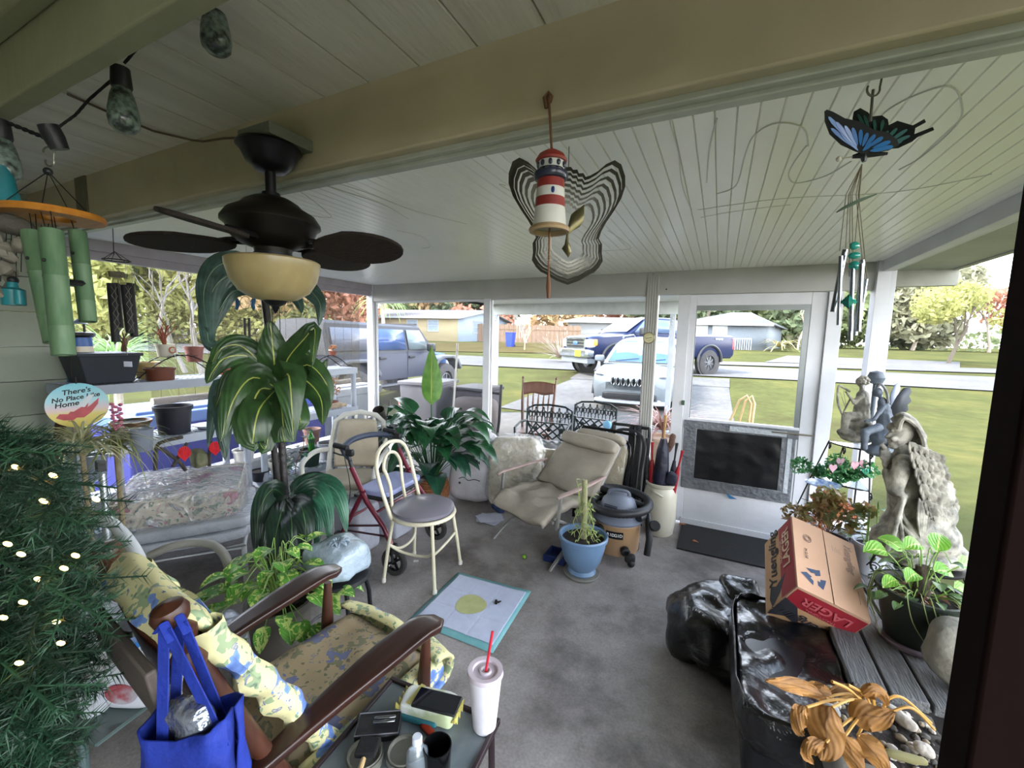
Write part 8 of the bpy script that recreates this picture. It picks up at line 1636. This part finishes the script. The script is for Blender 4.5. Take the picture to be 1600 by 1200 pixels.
# ---- wire stand + kneeling angel
STN=M('statue_stone','a39e90',.8,col2='55524a',vs=18,bump=.6,bs=26,contrast=.16); STND=M('statue_dark','59616b',.6,col2='3b424c',vs=14,bump=.4,bs=24)
def blob(m,pts,n=12):
    for (x,y,z,rx,ry,rz,*rot) in pts: m.ball((x,y,z),(rx,ry,rz),n,rot[0] if rot else None)
    return m
def cap(m,a,b,r0,r1,k=7):
    a,b=V(a),V(b)
    for i in range(k): q=i/(k-1); r=r0+(r1-r0)*q; m.ball(a.lerp(b,q),(r,r,r),10)
def to_cam_frame(o): o.rotation_euler=(0,0,math.atan2(_r0.y,_r0.x))
def loc_at(px,py,dp,base):
    q=pd(px,py,dp)-base; return V((q.dot(_r0),q.dot(HF),q.z))
def angel():
    dep=1.85; base=pd(1436,868,dep); s=dep/FPX; t=thing('kneeling_angel_statue','large stone statue of a kneeling praying angel with long wavy hair at the right','statue',tuple(base)); to_cam_frame(t)
    X=lambda px:(px-1436)*s; Z=lambda py:(868-py)*s; L=lambda px,py,y=0:loc_at(px,py,dep+y,base)
    m=MB(); 
    # skirt and kneeling legs
    blob(m,[(*L(1420,830,0),.10,.11,.12),(*L(1400,845,0),.09,.10,.075),(*L(1455,838,.0),.10,.10,.09),(*L(1430,795,0),.095,.10,.10),(*L(1385,858,-.0),.06,.07,.045),(*L(1480,858,0),.06,.08,.04),(*L(1438,728,0),.065,.09,.085),(*L(1450,768,0),.075,.095,.09),(*L(1462,800,0),.06,.08,.08)])
    cap(m,L(1425,800),L(1415,745),.085,.07); cap(m,L(1415,748),L(1412,722),.070,.055); blob(m,[(*L(1413,722,-.06),.04,.04,.035),(*L(1416,722,.06),.04,.04,.035)])
    cap(m,L(1412,715),L(1408,700),.03,.026)
    # arms raised, hands together before the face
    for y in(-1,1):
        cap(m,L(1412,722,.065*y),L(1398,765,.06*y),.034,.030); cap(m,L(1398,765,.06*y),L(1385,738,.02*y),.028,.018); 
    for y in(-.009,.009):
        blob(m,[(*L(1383,722,y),.014,.009,.035,(0,-4,0))]); 
        for f,(dx,h_) in enumerate(((-6,694),(-2,689),(2,691),(6,697))): cap(m,L(1382+dx,716,y),L(1380+dx*.9,h_,y),.0065,.0045,6)
        cap(m,L(1389,722,y),L(1393,706,y*1.3),.006,.005,5)
    blob(m,[(*L(1430,790),.08,.09,.10),(*L(1442,815),.09,.09,.08),(*L(1428,835),.10,.10,.07),(*L(1450,845),.09,.10,.06)])
    # drapery folds
    rnd=random.Random(3)
    for k in range(16): 
        y=-.10+.2*k/15; m.tube(spl([L(1418+rnd.uniform(-8,8),772,y*.8),L(1405+rnd.uniform(-8,6),805,y*1.05),L(1395+(k%4)*14,838,y*1.15),L(1385+(k%5)*18,862,y*1.1)],5),.011,6)
    b=part('body',m,STN,t,remesh=.0065,disp=(.05,.006))
    # head in left profile
    m=MB(); blob(m,[(*L(1409,676,0),.044,.042,.052,(0,18,0)),(*L(1401,686,0),.034,.034,.036),(*L(1395,697,0),.016,.018,.014),(*L(1398,668,0),.026,.032,.024)])
    cap(m,L(1390,676),L(1385.5,683),.006,.0085,5); blob(m,[(*L(1389,690,0),.007,.012,.0035),(*L(1389.5,693.5,0),.007,.011,.0035)])
    for y in(-1,1): blob(m,[(*L(1393,675,.016*y),.006,.008,.0045),(*L(1391.5,670.5,.016*y),.006,.012,.0035),(*L(1396,686,.024*y),.014,.010,.014)])
    part('head',m,STN,t,remesh=.0045)
    # hair: wavy strands over the skull and down the back
    m=MB(); blob(m,[(*L(1415,664,0),.046,.047,.042),(*L(1428,684,0),.040,.046,.05)])
    for k in range(26):
        y=-.062+.124*k/25; w=.02*math.sin(k*1.3); pts=[L(1394+abs(y)*160,655+abs(y)*260,y*.75),L(1412,646+abs(y)*130,y*.9),L(1432+w*80,662+abs(y)*80,y),L(1444,694,y*1.15+w*.3),L(1440+12*math.sin(k),724,y*1.2-w*.3),L(1452+10*math.cos(k*2),752+6*math.sin(k*3),y*1.15)]
        m.tube(spl(pts,5),[.0085]*20+[.007]*6,6)
    part('hair',m,STN,t)
    # folded wings: overlapping rows of feathers over the back and flanks, long drapes below
    for y in(-1,1):
        m=MB()
        for row in range(9):
            x0=1420+row*3.5; x1=1462+row*4 if row<6 else 1484-(row-6)*6; n_=6
            for k in range(n_):
                px=x0+(x1-x0)*k/(n_-1); py=690+row*12.5+k*4+(row%2)*3; dpt=.115-.10*((px-1420)/75)**2
                m.leaf(L(px,py,y*max(.01,dpt)),V((.42+.05*k,y*-.08,-.82)),.066,.042,.35,.55,5,shape=.75,up=V((0,y,.1)))
        for k in range(9): px=1436+k*5.5; m.leaf(L(px,778+k*1.5,y*max(.01,.115-.10*((px-1420)/75)**2)),V((.16-.05*k,0,-1)),.19-.008*k,.034,-.05,.3,7,shape=.8,up=V((0,y,.1)))
        part('wing',m,STN,t,solid=.005)
    part('statue_base',MB().sbox((X(1432),0,.012),(.30,.24,.05),.5,24,amp=.008,fr=20),STN,t)
    # stand under it
    z0=base.z-.014; st=thing('wire_plant_stand','black scrolled wire plant stand under the kneeling angel statue','plant stand',(base.x,base.y,BZ+.001)); H=z0-BZ-.002; bk=M('wire_black','1a1817'); to_cam_frame(st)
    part('stand_top',MB().lathe([(0,H-.008),(.15,H-.008),(.152,H-.001),(0,H-.001)],(0,0,0),28),bk,st)
    for k in range(4):
        a=PI/4+PI/2*k; c_,s_=math.cos(a),math.sin(a); part('leg',MB().tube(spl([(.13*c_,.13*s_,H-.008),(.155*c_,.155*s_,H*.6),(.12*c_,.12*s_,H*.3),(.15*c_,.15*s_,0)],5),.005,6),bk,st)
        part('scroll',MB().tube([((.14+.028*(1-q/16)*math.cos(q*.8))*c_,(.14+.028*(1-q/16)*math.cos(q*.8))*s_,H*.55+.028*(1-q/16)*math.sin(q*.8)) for q in range(14)],.003,5),bk,st)
angel()
def corner_stand():
    c=pd(1325,700,2.62); cx,cy=.68,3.22; t=thing('corner_plant_stand','three-tier black wire corner stand with glass shelves by the door','plant stand',(cx,cy,0)); bk=M('wire_black','1a1817'); gl=M('shelf_glass','a8b8c0',.08,trans=.6,coat=.6,col2='98a8b2')
    for k,(z,r) in enumerate(((.972,.17),(.74,.24),(.50,.31))):
        q=[(0,0)]+[(-r*math.cos(PI/2*j/10)*1.0,-r*math.sin(PI/2*j/10)) for j in range(11)]
        pts=[V((cx+.18+x,cy+.14+y,0)) for x,y in q]
        part('glass_shelf',MB().prism([(p.x,p.y) for p in pts],.006,None,z0=z-.006),gl,t,world=True)
        part('shelf_rim',MB().tube([V((p.x,p.y,z-.003)) for p in pts],.005,6,closed=True),bk,t,world=True)
        for (x,y) in ((q[1][0],q[1][1]),(q[6][0],q[6][1]),(q[-1][0],q[-1][1])):
            X0,Y0=cx+.18+x,cy+.14+y; z2=(.74,.50,0.0)[k]; r2=(.24,.31,.33)[k]; g=r2/r
            part('post',MB().tube([(X0,Y0,z),(cx+.18+x*g,cy+.14+y*g,z2)],.0045,6),bk,t,world=True)
            part('scroll',MB().tube([(X0-.0,Y0-(.03-.0017*q_)*math.cos(q_*.55)-.03,z-.03+(.03-.0017*q_)*math.sin(q_*.55)) for q_ in range(15)],.0035,5),bk,t,world=True)
    part('post',MB().tube([(cx+.175,cy+.135,0),(cx+.175,cy+.135,.97)],.005,6),bk,t,world=True)
corner_stand()
def fairy():
    z=.974
    # pale seated figure playing a small harp
    o=thing('harp_figurine','small pale stone figurine seated with a harp, leftmost on the corner stand','figurine',(.70,3.20,z)); to_cam_frame(o); s=2.62/FPX
    X=lambda px:(px-1338)*s; Z=lambda py:(690-py)*s; D0=(o.location-CAM).dot(_w); L=lambda px,py,y=0,o=o,D0=D0:loc_at(px,py,D0+y,o.location)
    m=MB(); blob(m,[(*L(1340,684,0),.10,.07,.03),(*L(1322,676,0),.05,.05,.03),(*L(1345,665,0),.06,.06,.06)]); cap(m,L(1345,655),L(1348,618),.05,.035); cap(m,L(1338,650,-.02),L(1322,650,-.02),.03,.026); cap(m,L(1322,650,-.02),L(1318,676,-.02),.026,.02); cap(m,L(1338,652,.02),L(1326,655,.02),.03,.026); cap(m,L(1326,655,.02),L(1323,680,.02),.026,.02)
    cap(m,L(1346,618,-.03),L(1335,630,-.035),.016,.012); cap(m,L(1335,630,-.035),L(1322,612,-.015),.012,.008); cap(m,L(1346,618,.03),L(1334,628,.03),.016,.012); cap(m,L(1334,628,.03),L(1324,616,.01),.012,.008); cap(m,L(1347,612),L(1346,604),.014,.013); blob(m,[(*L(1345,596,0),.026,.026,.032),(*L(1338.5,598,0),.005,.005,.006)])
    part('figure',m,STN,o,remesh=.006,disp=(.03,.006)); m=MB(); rnd=random.Random(2)
    for k in range(30): a,b_=rnd.uniform(0,6.3),rnd.uniform(-.4,1.4); hc=L(1347,596); m.ball((hc.x+.028*math.cos(a)*math.cos(b_)+.006,hc.y+.03*math.sin(a)*math.cos(b_),hc.z+.032*math.sin(b_)-.004),.010,7)
    part('curly_hair',m,STN,o); part('harp',MB().tube(spl([L(1316,648,-.01),L(1309,628,-.01),L(1310,604,-.01),L(1318,606,-.01),L(1328,612,-.01)]),.006,6).tube([L(1316,648,-.01),L(1330,620,-.01)],.005,6).bar(L(1312,612,-.01),L(1322,640,-.01),.002,.002).bar(L(1318,610,-.01),L(1322,634,-.01),.002,.002),STN,o)
    # darker fairy with butterfly wings
    o=thing('fairy_figurine','blue-grey kneeling fairy figurine with scalloped butterfly wings on the corner stand','figurine',(.825,3.10,z-.0)); to_cam_frame(o); s=2.5/FPX
    X=lambda px:(px-1385)*s; Z=lambda py:(712-py)*s; D0=(o.location-CAM).dot(_w); L=lambda px,py,y=0,o=o,D0=D0:loc_at(px,py,D0+y,o.location)
    m=MB(); blob(m,[(*L(1375,704,0),.085,.07,.035),(*L(1378,685,0),.06,.06,.05),(*L(1395,690,0),.05,.06,.05)]); cap(m,L(1385,675),L(1382,640),.05,.038); cap(m,L(1382,640),L(1378,625),.035,.02); cap(m,L(1372,668,-.03),L(1352,675,-.03),.026,.022); cap(m,L(1352,675,-.03),L(1350,700,-.03),.022,.018); cap(m,L(1380,636,-.035),L(1366,655,-.045),.016,.012); cap(m,L(1366,655,-.045),L(1352,658,-.03),.012,.009); blob(m,[(*L(1371,613,0),.026,.026,.03,(0,-25,0))])
    for k in range(9): y=-.05+.1*k/8; m.tube([L(1388,648,y*.7),L(1395+(k%3)*3,680,y),L(1388+(k%4)*5,702,y*1.2)],.009,6)
    part('figure',m,STND,o,remesh=.006,disp=(.03,.006)); m=MB()
    for k in range(14): y=-.026+.052*k/13; m.tube(spl([L(1371,601+abs(y)*200,y*.6),L(1376,600,y),L(1385,612,y),L(1388,630,y*1.1)],4),.007,5)
    part('hair',m,M('statue_mid','77787a',.7,col2='4b4d50',vs=20),o)
    for y in(-1,1):
        out=[(1390,640),(1400,618),(1408,606),(1416,604),(1418,612),(1415,618),(1418,626),(1413,632),(1414,640),(1408,646),(1400,650),(1392,652)] if y<0 else [(1388,636),(1392,615),(1400,602),(1408,598),(1410,608),(1406,616),(1409,624),(1404,632),(1396,640)]
        part('butterfly_wing',MB().add([L(a,b_,-.03*1 if y<0 else .05) + V((0,y*(a-1390)*.0008,0)) for a,b_ in out],[tuple(range(len(out)))]),M('wing_dark','3f4247',.6,col2='2c2e33') if y<0 else M('wing_pale','9aa2b4',.5),o,solid=.005)
    c=pd(1369,590,2.70)
    solo('ornament_post',MB().cyl((c.x,c.y,z),(c.x,c.y,c.z-.03),.012,n=10).lathe([(0,-.045),(.035,-.035),(.048,0),(.035,.035),(0,.045)],c,16),STND,'dark stone post with round top behind the figurines','ornament')
fairy()
# things on the lower tiers
t=thing('green_glitter_tree','small bushy green tinsel plant with pink heart ornaments on the middle tier','decoration',(.72,3.20,.741)); rnd=random.Random(2); m=MB(); crown(m,(0,0,.095),.12,.09,.10,1700,.014,rnd,9); q=part('tinsel_foliage',m,leafmat('tinsel','2f6a3c','4a8f50','7fae7a',.02),t); q['kind']='stuff'
for (dx,dz,mt) in ((-.10,.12,'b78f9a'),(.03,.14,'c9969f'),(-.06,.16,'8f7078'),(.10,.10,'3aa084'),(.08,.15,'bb8c98')):
    hp=[(0,-.03),(.025,.0),(.022,.018),(.01,.022),(0,.012),(-.01,.022),(-.022,.018),(-.025,0)]; p=_r0*dx; part('heart_ornament',MB().prism(hp,.004,Matrix.Translation((p.x-HF.x*.08,p.y-HF.y*.08,dz))@rotm(90,0,26)),M('heart_'+mt,mt,.6),t)
t=thing('blue_white_dish','blue and white patterned glass dish on the middle tier','dish',(.62,3.06,.741)); part('dish_body',MB().lathe([(0,0),(.04,0),(.09,.018),(.092,.022),(.04,.006),(0,.005)],(0,0,0),28),M('dish_bw','b9c6d8',.2,col2='6d86b8',vs=40,contrast=.1,coat=.5),t); part('dish_foot',MB().lathe([(0,-.0),(.03,0),(.03,.004),(0,.004)],(0,0,0),20),M('dish_foot_m','9fb0cc',.3),t)
def drybush(name,label,p,rx,rz,mat,n,seed,s=.02):
    t=thing(name,label,'plant',p); rnd=random.Random(seed); m=MB(); crown(m,(0,0,rz*.9),rx,rx*.8,rz,n,s,rnd,8); q=part('dry_foliage',m,mat,t); q['kind']='stuff'
    m=MB(); 
    for k in range(9): a=k*.7; m.tube(spl([(0,0,0),(rx*.4*math.cos(a),rx*.4*math.sin(a),rz),(rx*math.cos(a),rx*math.sin(a),rz*1.2)],3),.0018,4)
    part('twig',m,STEM,t); return t
RUST=leafmat('rust_leaf','a5603c','c48a5c','8a4c30',.03,trl=.3)
drybush('dried_plant','feathery rust-coloured dried plant on the lowest glass tier',(.66,3.02,.502),.15,.12,RUST,700,3); drybush('dried_plant','green and rust trailing plant in front of the angel stand',(.58,2.62,BZ+.16),.15,.10,leafmat('mix_leaf','5f6a3a','8f6a42','7a8a50',.03,trl=.3),420,5,.022)
pot('black nursery pot of the trailing plant at the back of the bench',(.58,2.62,BZ+.001),.085,.15,M('nursery_black','1d1f2b'))
p=pot('white tapered pot of dark soil on the bench behind the beer case',tuple(pz(1356,893,BZ+.001)),.075,.16,M('pot_white_cool','b9bfc9',.5),taper=.7)
pothos([o for o in bpy.data.objects if o.get('label')=='white tapered pot of dark soil on the bench behind the beer case'][0],16,8,.19,.12,.05,.038,1.2,leafmat('pothos_dull','47603a','5f7a44','8a9a60',.03))
solo('iridescent_bag',MB().sbox((0,0,.07),(.12,.10,.14),.6,20,amp=.02,fr=20),M('pale_plastic','b5c0cc',.2,col2='8e9cae',coat=.7,coatbump=.05,bump=.5),'crumpled pale plastic bag at the foot of the angel statue','bag',loc=V((.90,2.12,BZ+.001)))
# ================================================================ LEFT FOREGROUND: CHRISTMAS TREE AND LOW GLASS TABLE
def xmas():
    ax=pd(-185,1000,.98); t=thing('christmas_tree','artificial Christmas tree with dark green needles and warm lights at the left edge','christmas tree',(ax.x,ax.y,0)); rnd=random.Random(12)
    ND=[M('needle_dark','0d2318',.5,col2='173524',vs=9),M('needle_mid','1c3d2a',.5,col2='2d5238',vs=9)]
    part('trunk',MB().tube([(0,0,0),(0,0,1.3)],[.025,.015],8),STEM,t)
    part('tree_stand',MB().bar((-.2,0,.02),(.2,0,.02),.04,.03).bar((0,-.2,.02),(0,.2,.02),.04,.03),BLK,t)
    edge=lambda y: 90+ (y-700)*.62 if y<880 else (202-(y-880)*.25 if y<1250 else 120)
    tips=[]
    for k in range(66):
        yt=700+ (k/66)*560+rnd.uniform(-12,12); xt=edge(yt)*rnd.uniform(.55,1.0)+(-60 if k%3==0 else 0)*rnd.random(); dep=rnd.uniform(.72,1.18); tip=pd(xt,yt,dep); z0=max(.08,tip.z+rnd.uniform(-.02,.12)); b=V((ax.x,ax.y,z0)); mid=b.lerp(tip,.55)+V((0,0,.035))
        P=spl([b,mid,tip],9); n=len(P)-1; tips.append((P,dep)); m=MB(); m.tube(P,.0028,5)
        for i in range(3,n+1):
            p=P[i]; d=(P[min(n,i+1)]-P[i-1]).normalized(); a_,b_,_=frame(d)
            for j in range(15):
                an=rnd.uniform(0,2*PI); q=p+d*rnd.uniform(-.02,.02); dr=(d*rnd.uniform(.35,.9)+a_*math.cos(an)+b_*math.sin(an)).normalized(); L=rnd.uniform(.030,.050)*(1 if i<n-1 else .8); sd=dr.cross(V((rnd.random(),rnd.random(),rnd.random()))).normalized()*.0013
                m.add([q-sd,q+sd,q+dr*L],[(0,1,2)])
        # side twigs
        for sgn in(-1,1):
            for i in (8,12,15):
                if i>n: continue
                p=P[i]; d=(P[min(n,i+1)]-P[i-1]).normalized(); a_,b_,_=frame(d); sd_=(d*.9+a_*sgn*.75+V((0,0,-.1))).normalized(); L2=rnd.uniform(.07,.12); e=p+sd_*L2; m.tube([p,e],.0018,4)
                for j in range(46):
                    q=p.lerp(e,rnd.random()); an=rnd.uniform(0,6.3); aa,bb,_=frame(sd_); dr=(sd_*.6+aa*math.cos(an)+bb*math.sin(an)).normalized(); L=rnd.uniform(.024,.038); w=dr.cross(V((rnd.random(),rnd.random(),rnd.random()))).normalized()*.0012; m.add([q-w,q+w,q+dr*L],[(0,1,2)])
        part('branch',m,ND[k%2],t,world=True,smooth=False)
    EM=M('warm_bulb','ffe9a8',.3,emit='ffcf70',es=1.2)
    for (x,y) in ((25,730),(83,743),(68,783),(33,866),(100,888),(36,941),(88,972),(5,965),(30,1036),(118,868),(60,905),(150,780),(12,850),(95,1005)):
        p=pd(x,y,.76); part('light_bulb',MB().ball(p,(.004,.004,.008),8,(40,20,0)),EM,t,world=True)
xmas()
def low_table():
    z=.42; A_,B_,C2_,D2_=[pz(x,y,z) for x,y in ((85,1150),(285,1085),(255,985),(110,1010))]; c=(A_+B_+C2_+D2_)/4; t=thing('low_glass_table','low glass-topped table holding white bottles behind the rocking chair','table',(c.x,c.y,0))
    part('glass_top',MB().box((0,0,z-.006),(.46,.40,.008),rz=10),M('table_glass','6f8480',.08,trans=.4,coat=.6,col2='5c706c'),t); part('frame',MB().box((0,0,z-.017),(.44,.38,.012),rz=10),M('frame_teal_grey','55696a',.5),t)
    for x in(-1,1):
        for y in(-1,1): part('leg',MB().tube([(x*.19,y*.16,z-.02),(x*.2,y*.17,0)],.012,8),M('frame_teal_grey','55696a'),t)
    T=z-.001
    p=pz(212,1095,z); t=thing('white_jug','white plastic detergent jug with blue cap and red oval label','jug',(p.x,p.y,T)); w=M('jug_white','cfd2da',.4,col2='bfc3cd',vs=4)
    part('jug_body',MB().sbox((0,0,.075),(.16,.085,.15),.45,28,rz=26).tube([(0,0,.13),(.004,0,.165),(.006,0,.19)],[.035,.02,.019],14),w,t); part('cap',MB().lathe([(0,.188),(.021,.188),(.021,.208),(0,.209)],(.006,0,0),18),M('cap_blue','2a6fb8',.4),t)
    part('jug_handle',MB().tube(spl([(_r0.x*.0,_r0.y*.0,.165),(_r0.x*.05,_r0.y*.05,.15),(_r0.x*.065,_r0.y*.065,.10),(_r0.x*.06,_r0.y*.06,.06)]),.011,8),w,t)
    M_=Matrix.Translation(-HF*.045+V((0,0,.065)))@Matrix.Rotation(math.atan2(_r0.y,_r0.x),4,'Z')@rotm(90,0,0); m=MB().prism([(.05*math.cos(2*PI*k/24),.033*math.sin(2*PI*k/24)) for k in range(24)],.003,M_); lb=part('oval_label',m,M('label_grey_red','a9a4ac',.5,col2='9a4a52',vs=14,contrast=.06),t)
    p=pz(150,1108,z); t=thing('white_mug','white ceramic cup half hidden by the Christmas tree','cup',(p.x,p.y,T)); part('mug_body',MB().lathe([(0,0),(.034,0),(.038,.01),(.04,.085),(.037,.085),(.034,.012),(0,.01)],(0,0,0),28),w,t)
    p=pz(150,1050,z); t=thing('paper_towel_wad','crumpled white paper wad behind the white cup','paper',(p.x,p.y,T)); part('wad',MB().sbox((0,0,.05),(.08,.07,.10),.7,18,amp=.025,fr=30),M('paper_white2','c3c1c2',.8,bump=.6),t)
    p=pz(195,1040,z); t=thing('spray_bottle','white spray bottle lying behind the detergent jug','bottle',(p.x+.01,p.y+.06,T)); part('spray_body',MB().tube([(0,0,.0),(0,0,.12),(0,0,.16)],[.035,.033,.014],16),w,t); part('spray_head',MB().sbox((0,0,.18),(.09,.025,.035),.5,rz=26),M('jug_white','cfd2da'),t); part('trigger',MB().box((.03,.01,.15),(.012,.012,.05),rz=26,ry=20),M('cap_blue','2a6fb8'),t)
    p=pz(178,1010,z); solo('dark_box',MB().box((p.x,p.y+.05,T+.03),(.10,.08,.06),rz=20),BLK,'small dark box on the low glass table behind the cups','box',bevel=.003)
low_table()
b=pd(330,930,1.95); solo('crumpled_white_bag',MB().sbox((0,0,.10),(.26,.20,.20),.7,24,amp=.04,fr=14),M('white_film','b9bfcb',.3,col2='98a0b0',bump=.8,bs=16,coat=.6),'crumpled white plastic bag on the floor left of the pothos plant','bag',loc=V((-2.12,1.10,0)))

# weathered urn with a tin cup in the far corner
ub=pd(598,660,4.45); t=thing('weathered_urn','weathered dark urn stuffed with folded tarp and a tin cup in the far left corner','urn',(ub.x,ub.y,0)); US=M('urn_grey','5c5a58',.85,col2='3c3a3a',vs=14,bump=.6)
part('pedestal',MB().lathe([(0,0),(.11,0),(.11,.03),(.05,.08),(.045,.40),(.10,.48),(.12,.60),(.10,.62),(0,.60)],(0,0,0),24),US,t)
part('folded_tarp',MB().sbox((0,0,.68),(.30,.24,.12),.6,26,amp=.03,fr=14).sbox((.04,0,.60),(.34,.22,.10),.6,24,amp=.03,fr=12,seed=4),M('tarp_grey','77767a',.7,col2='4a4b52',vs=10,bump=.6),t)
part('tin_cup',MB().lathe([(0,0),(.055,0),(.062,.12),(.058,.12),(.05,.01),(0,.01)],(0,-.02,.73),24,rotm(35,0,20)),M('tin','6d6a63',.4,metal=.6,col2='4e4b44'),t)
part('paint_stick',MB().bar((.06,0,.74),(.10,0,.92),.014,.006),US,t)
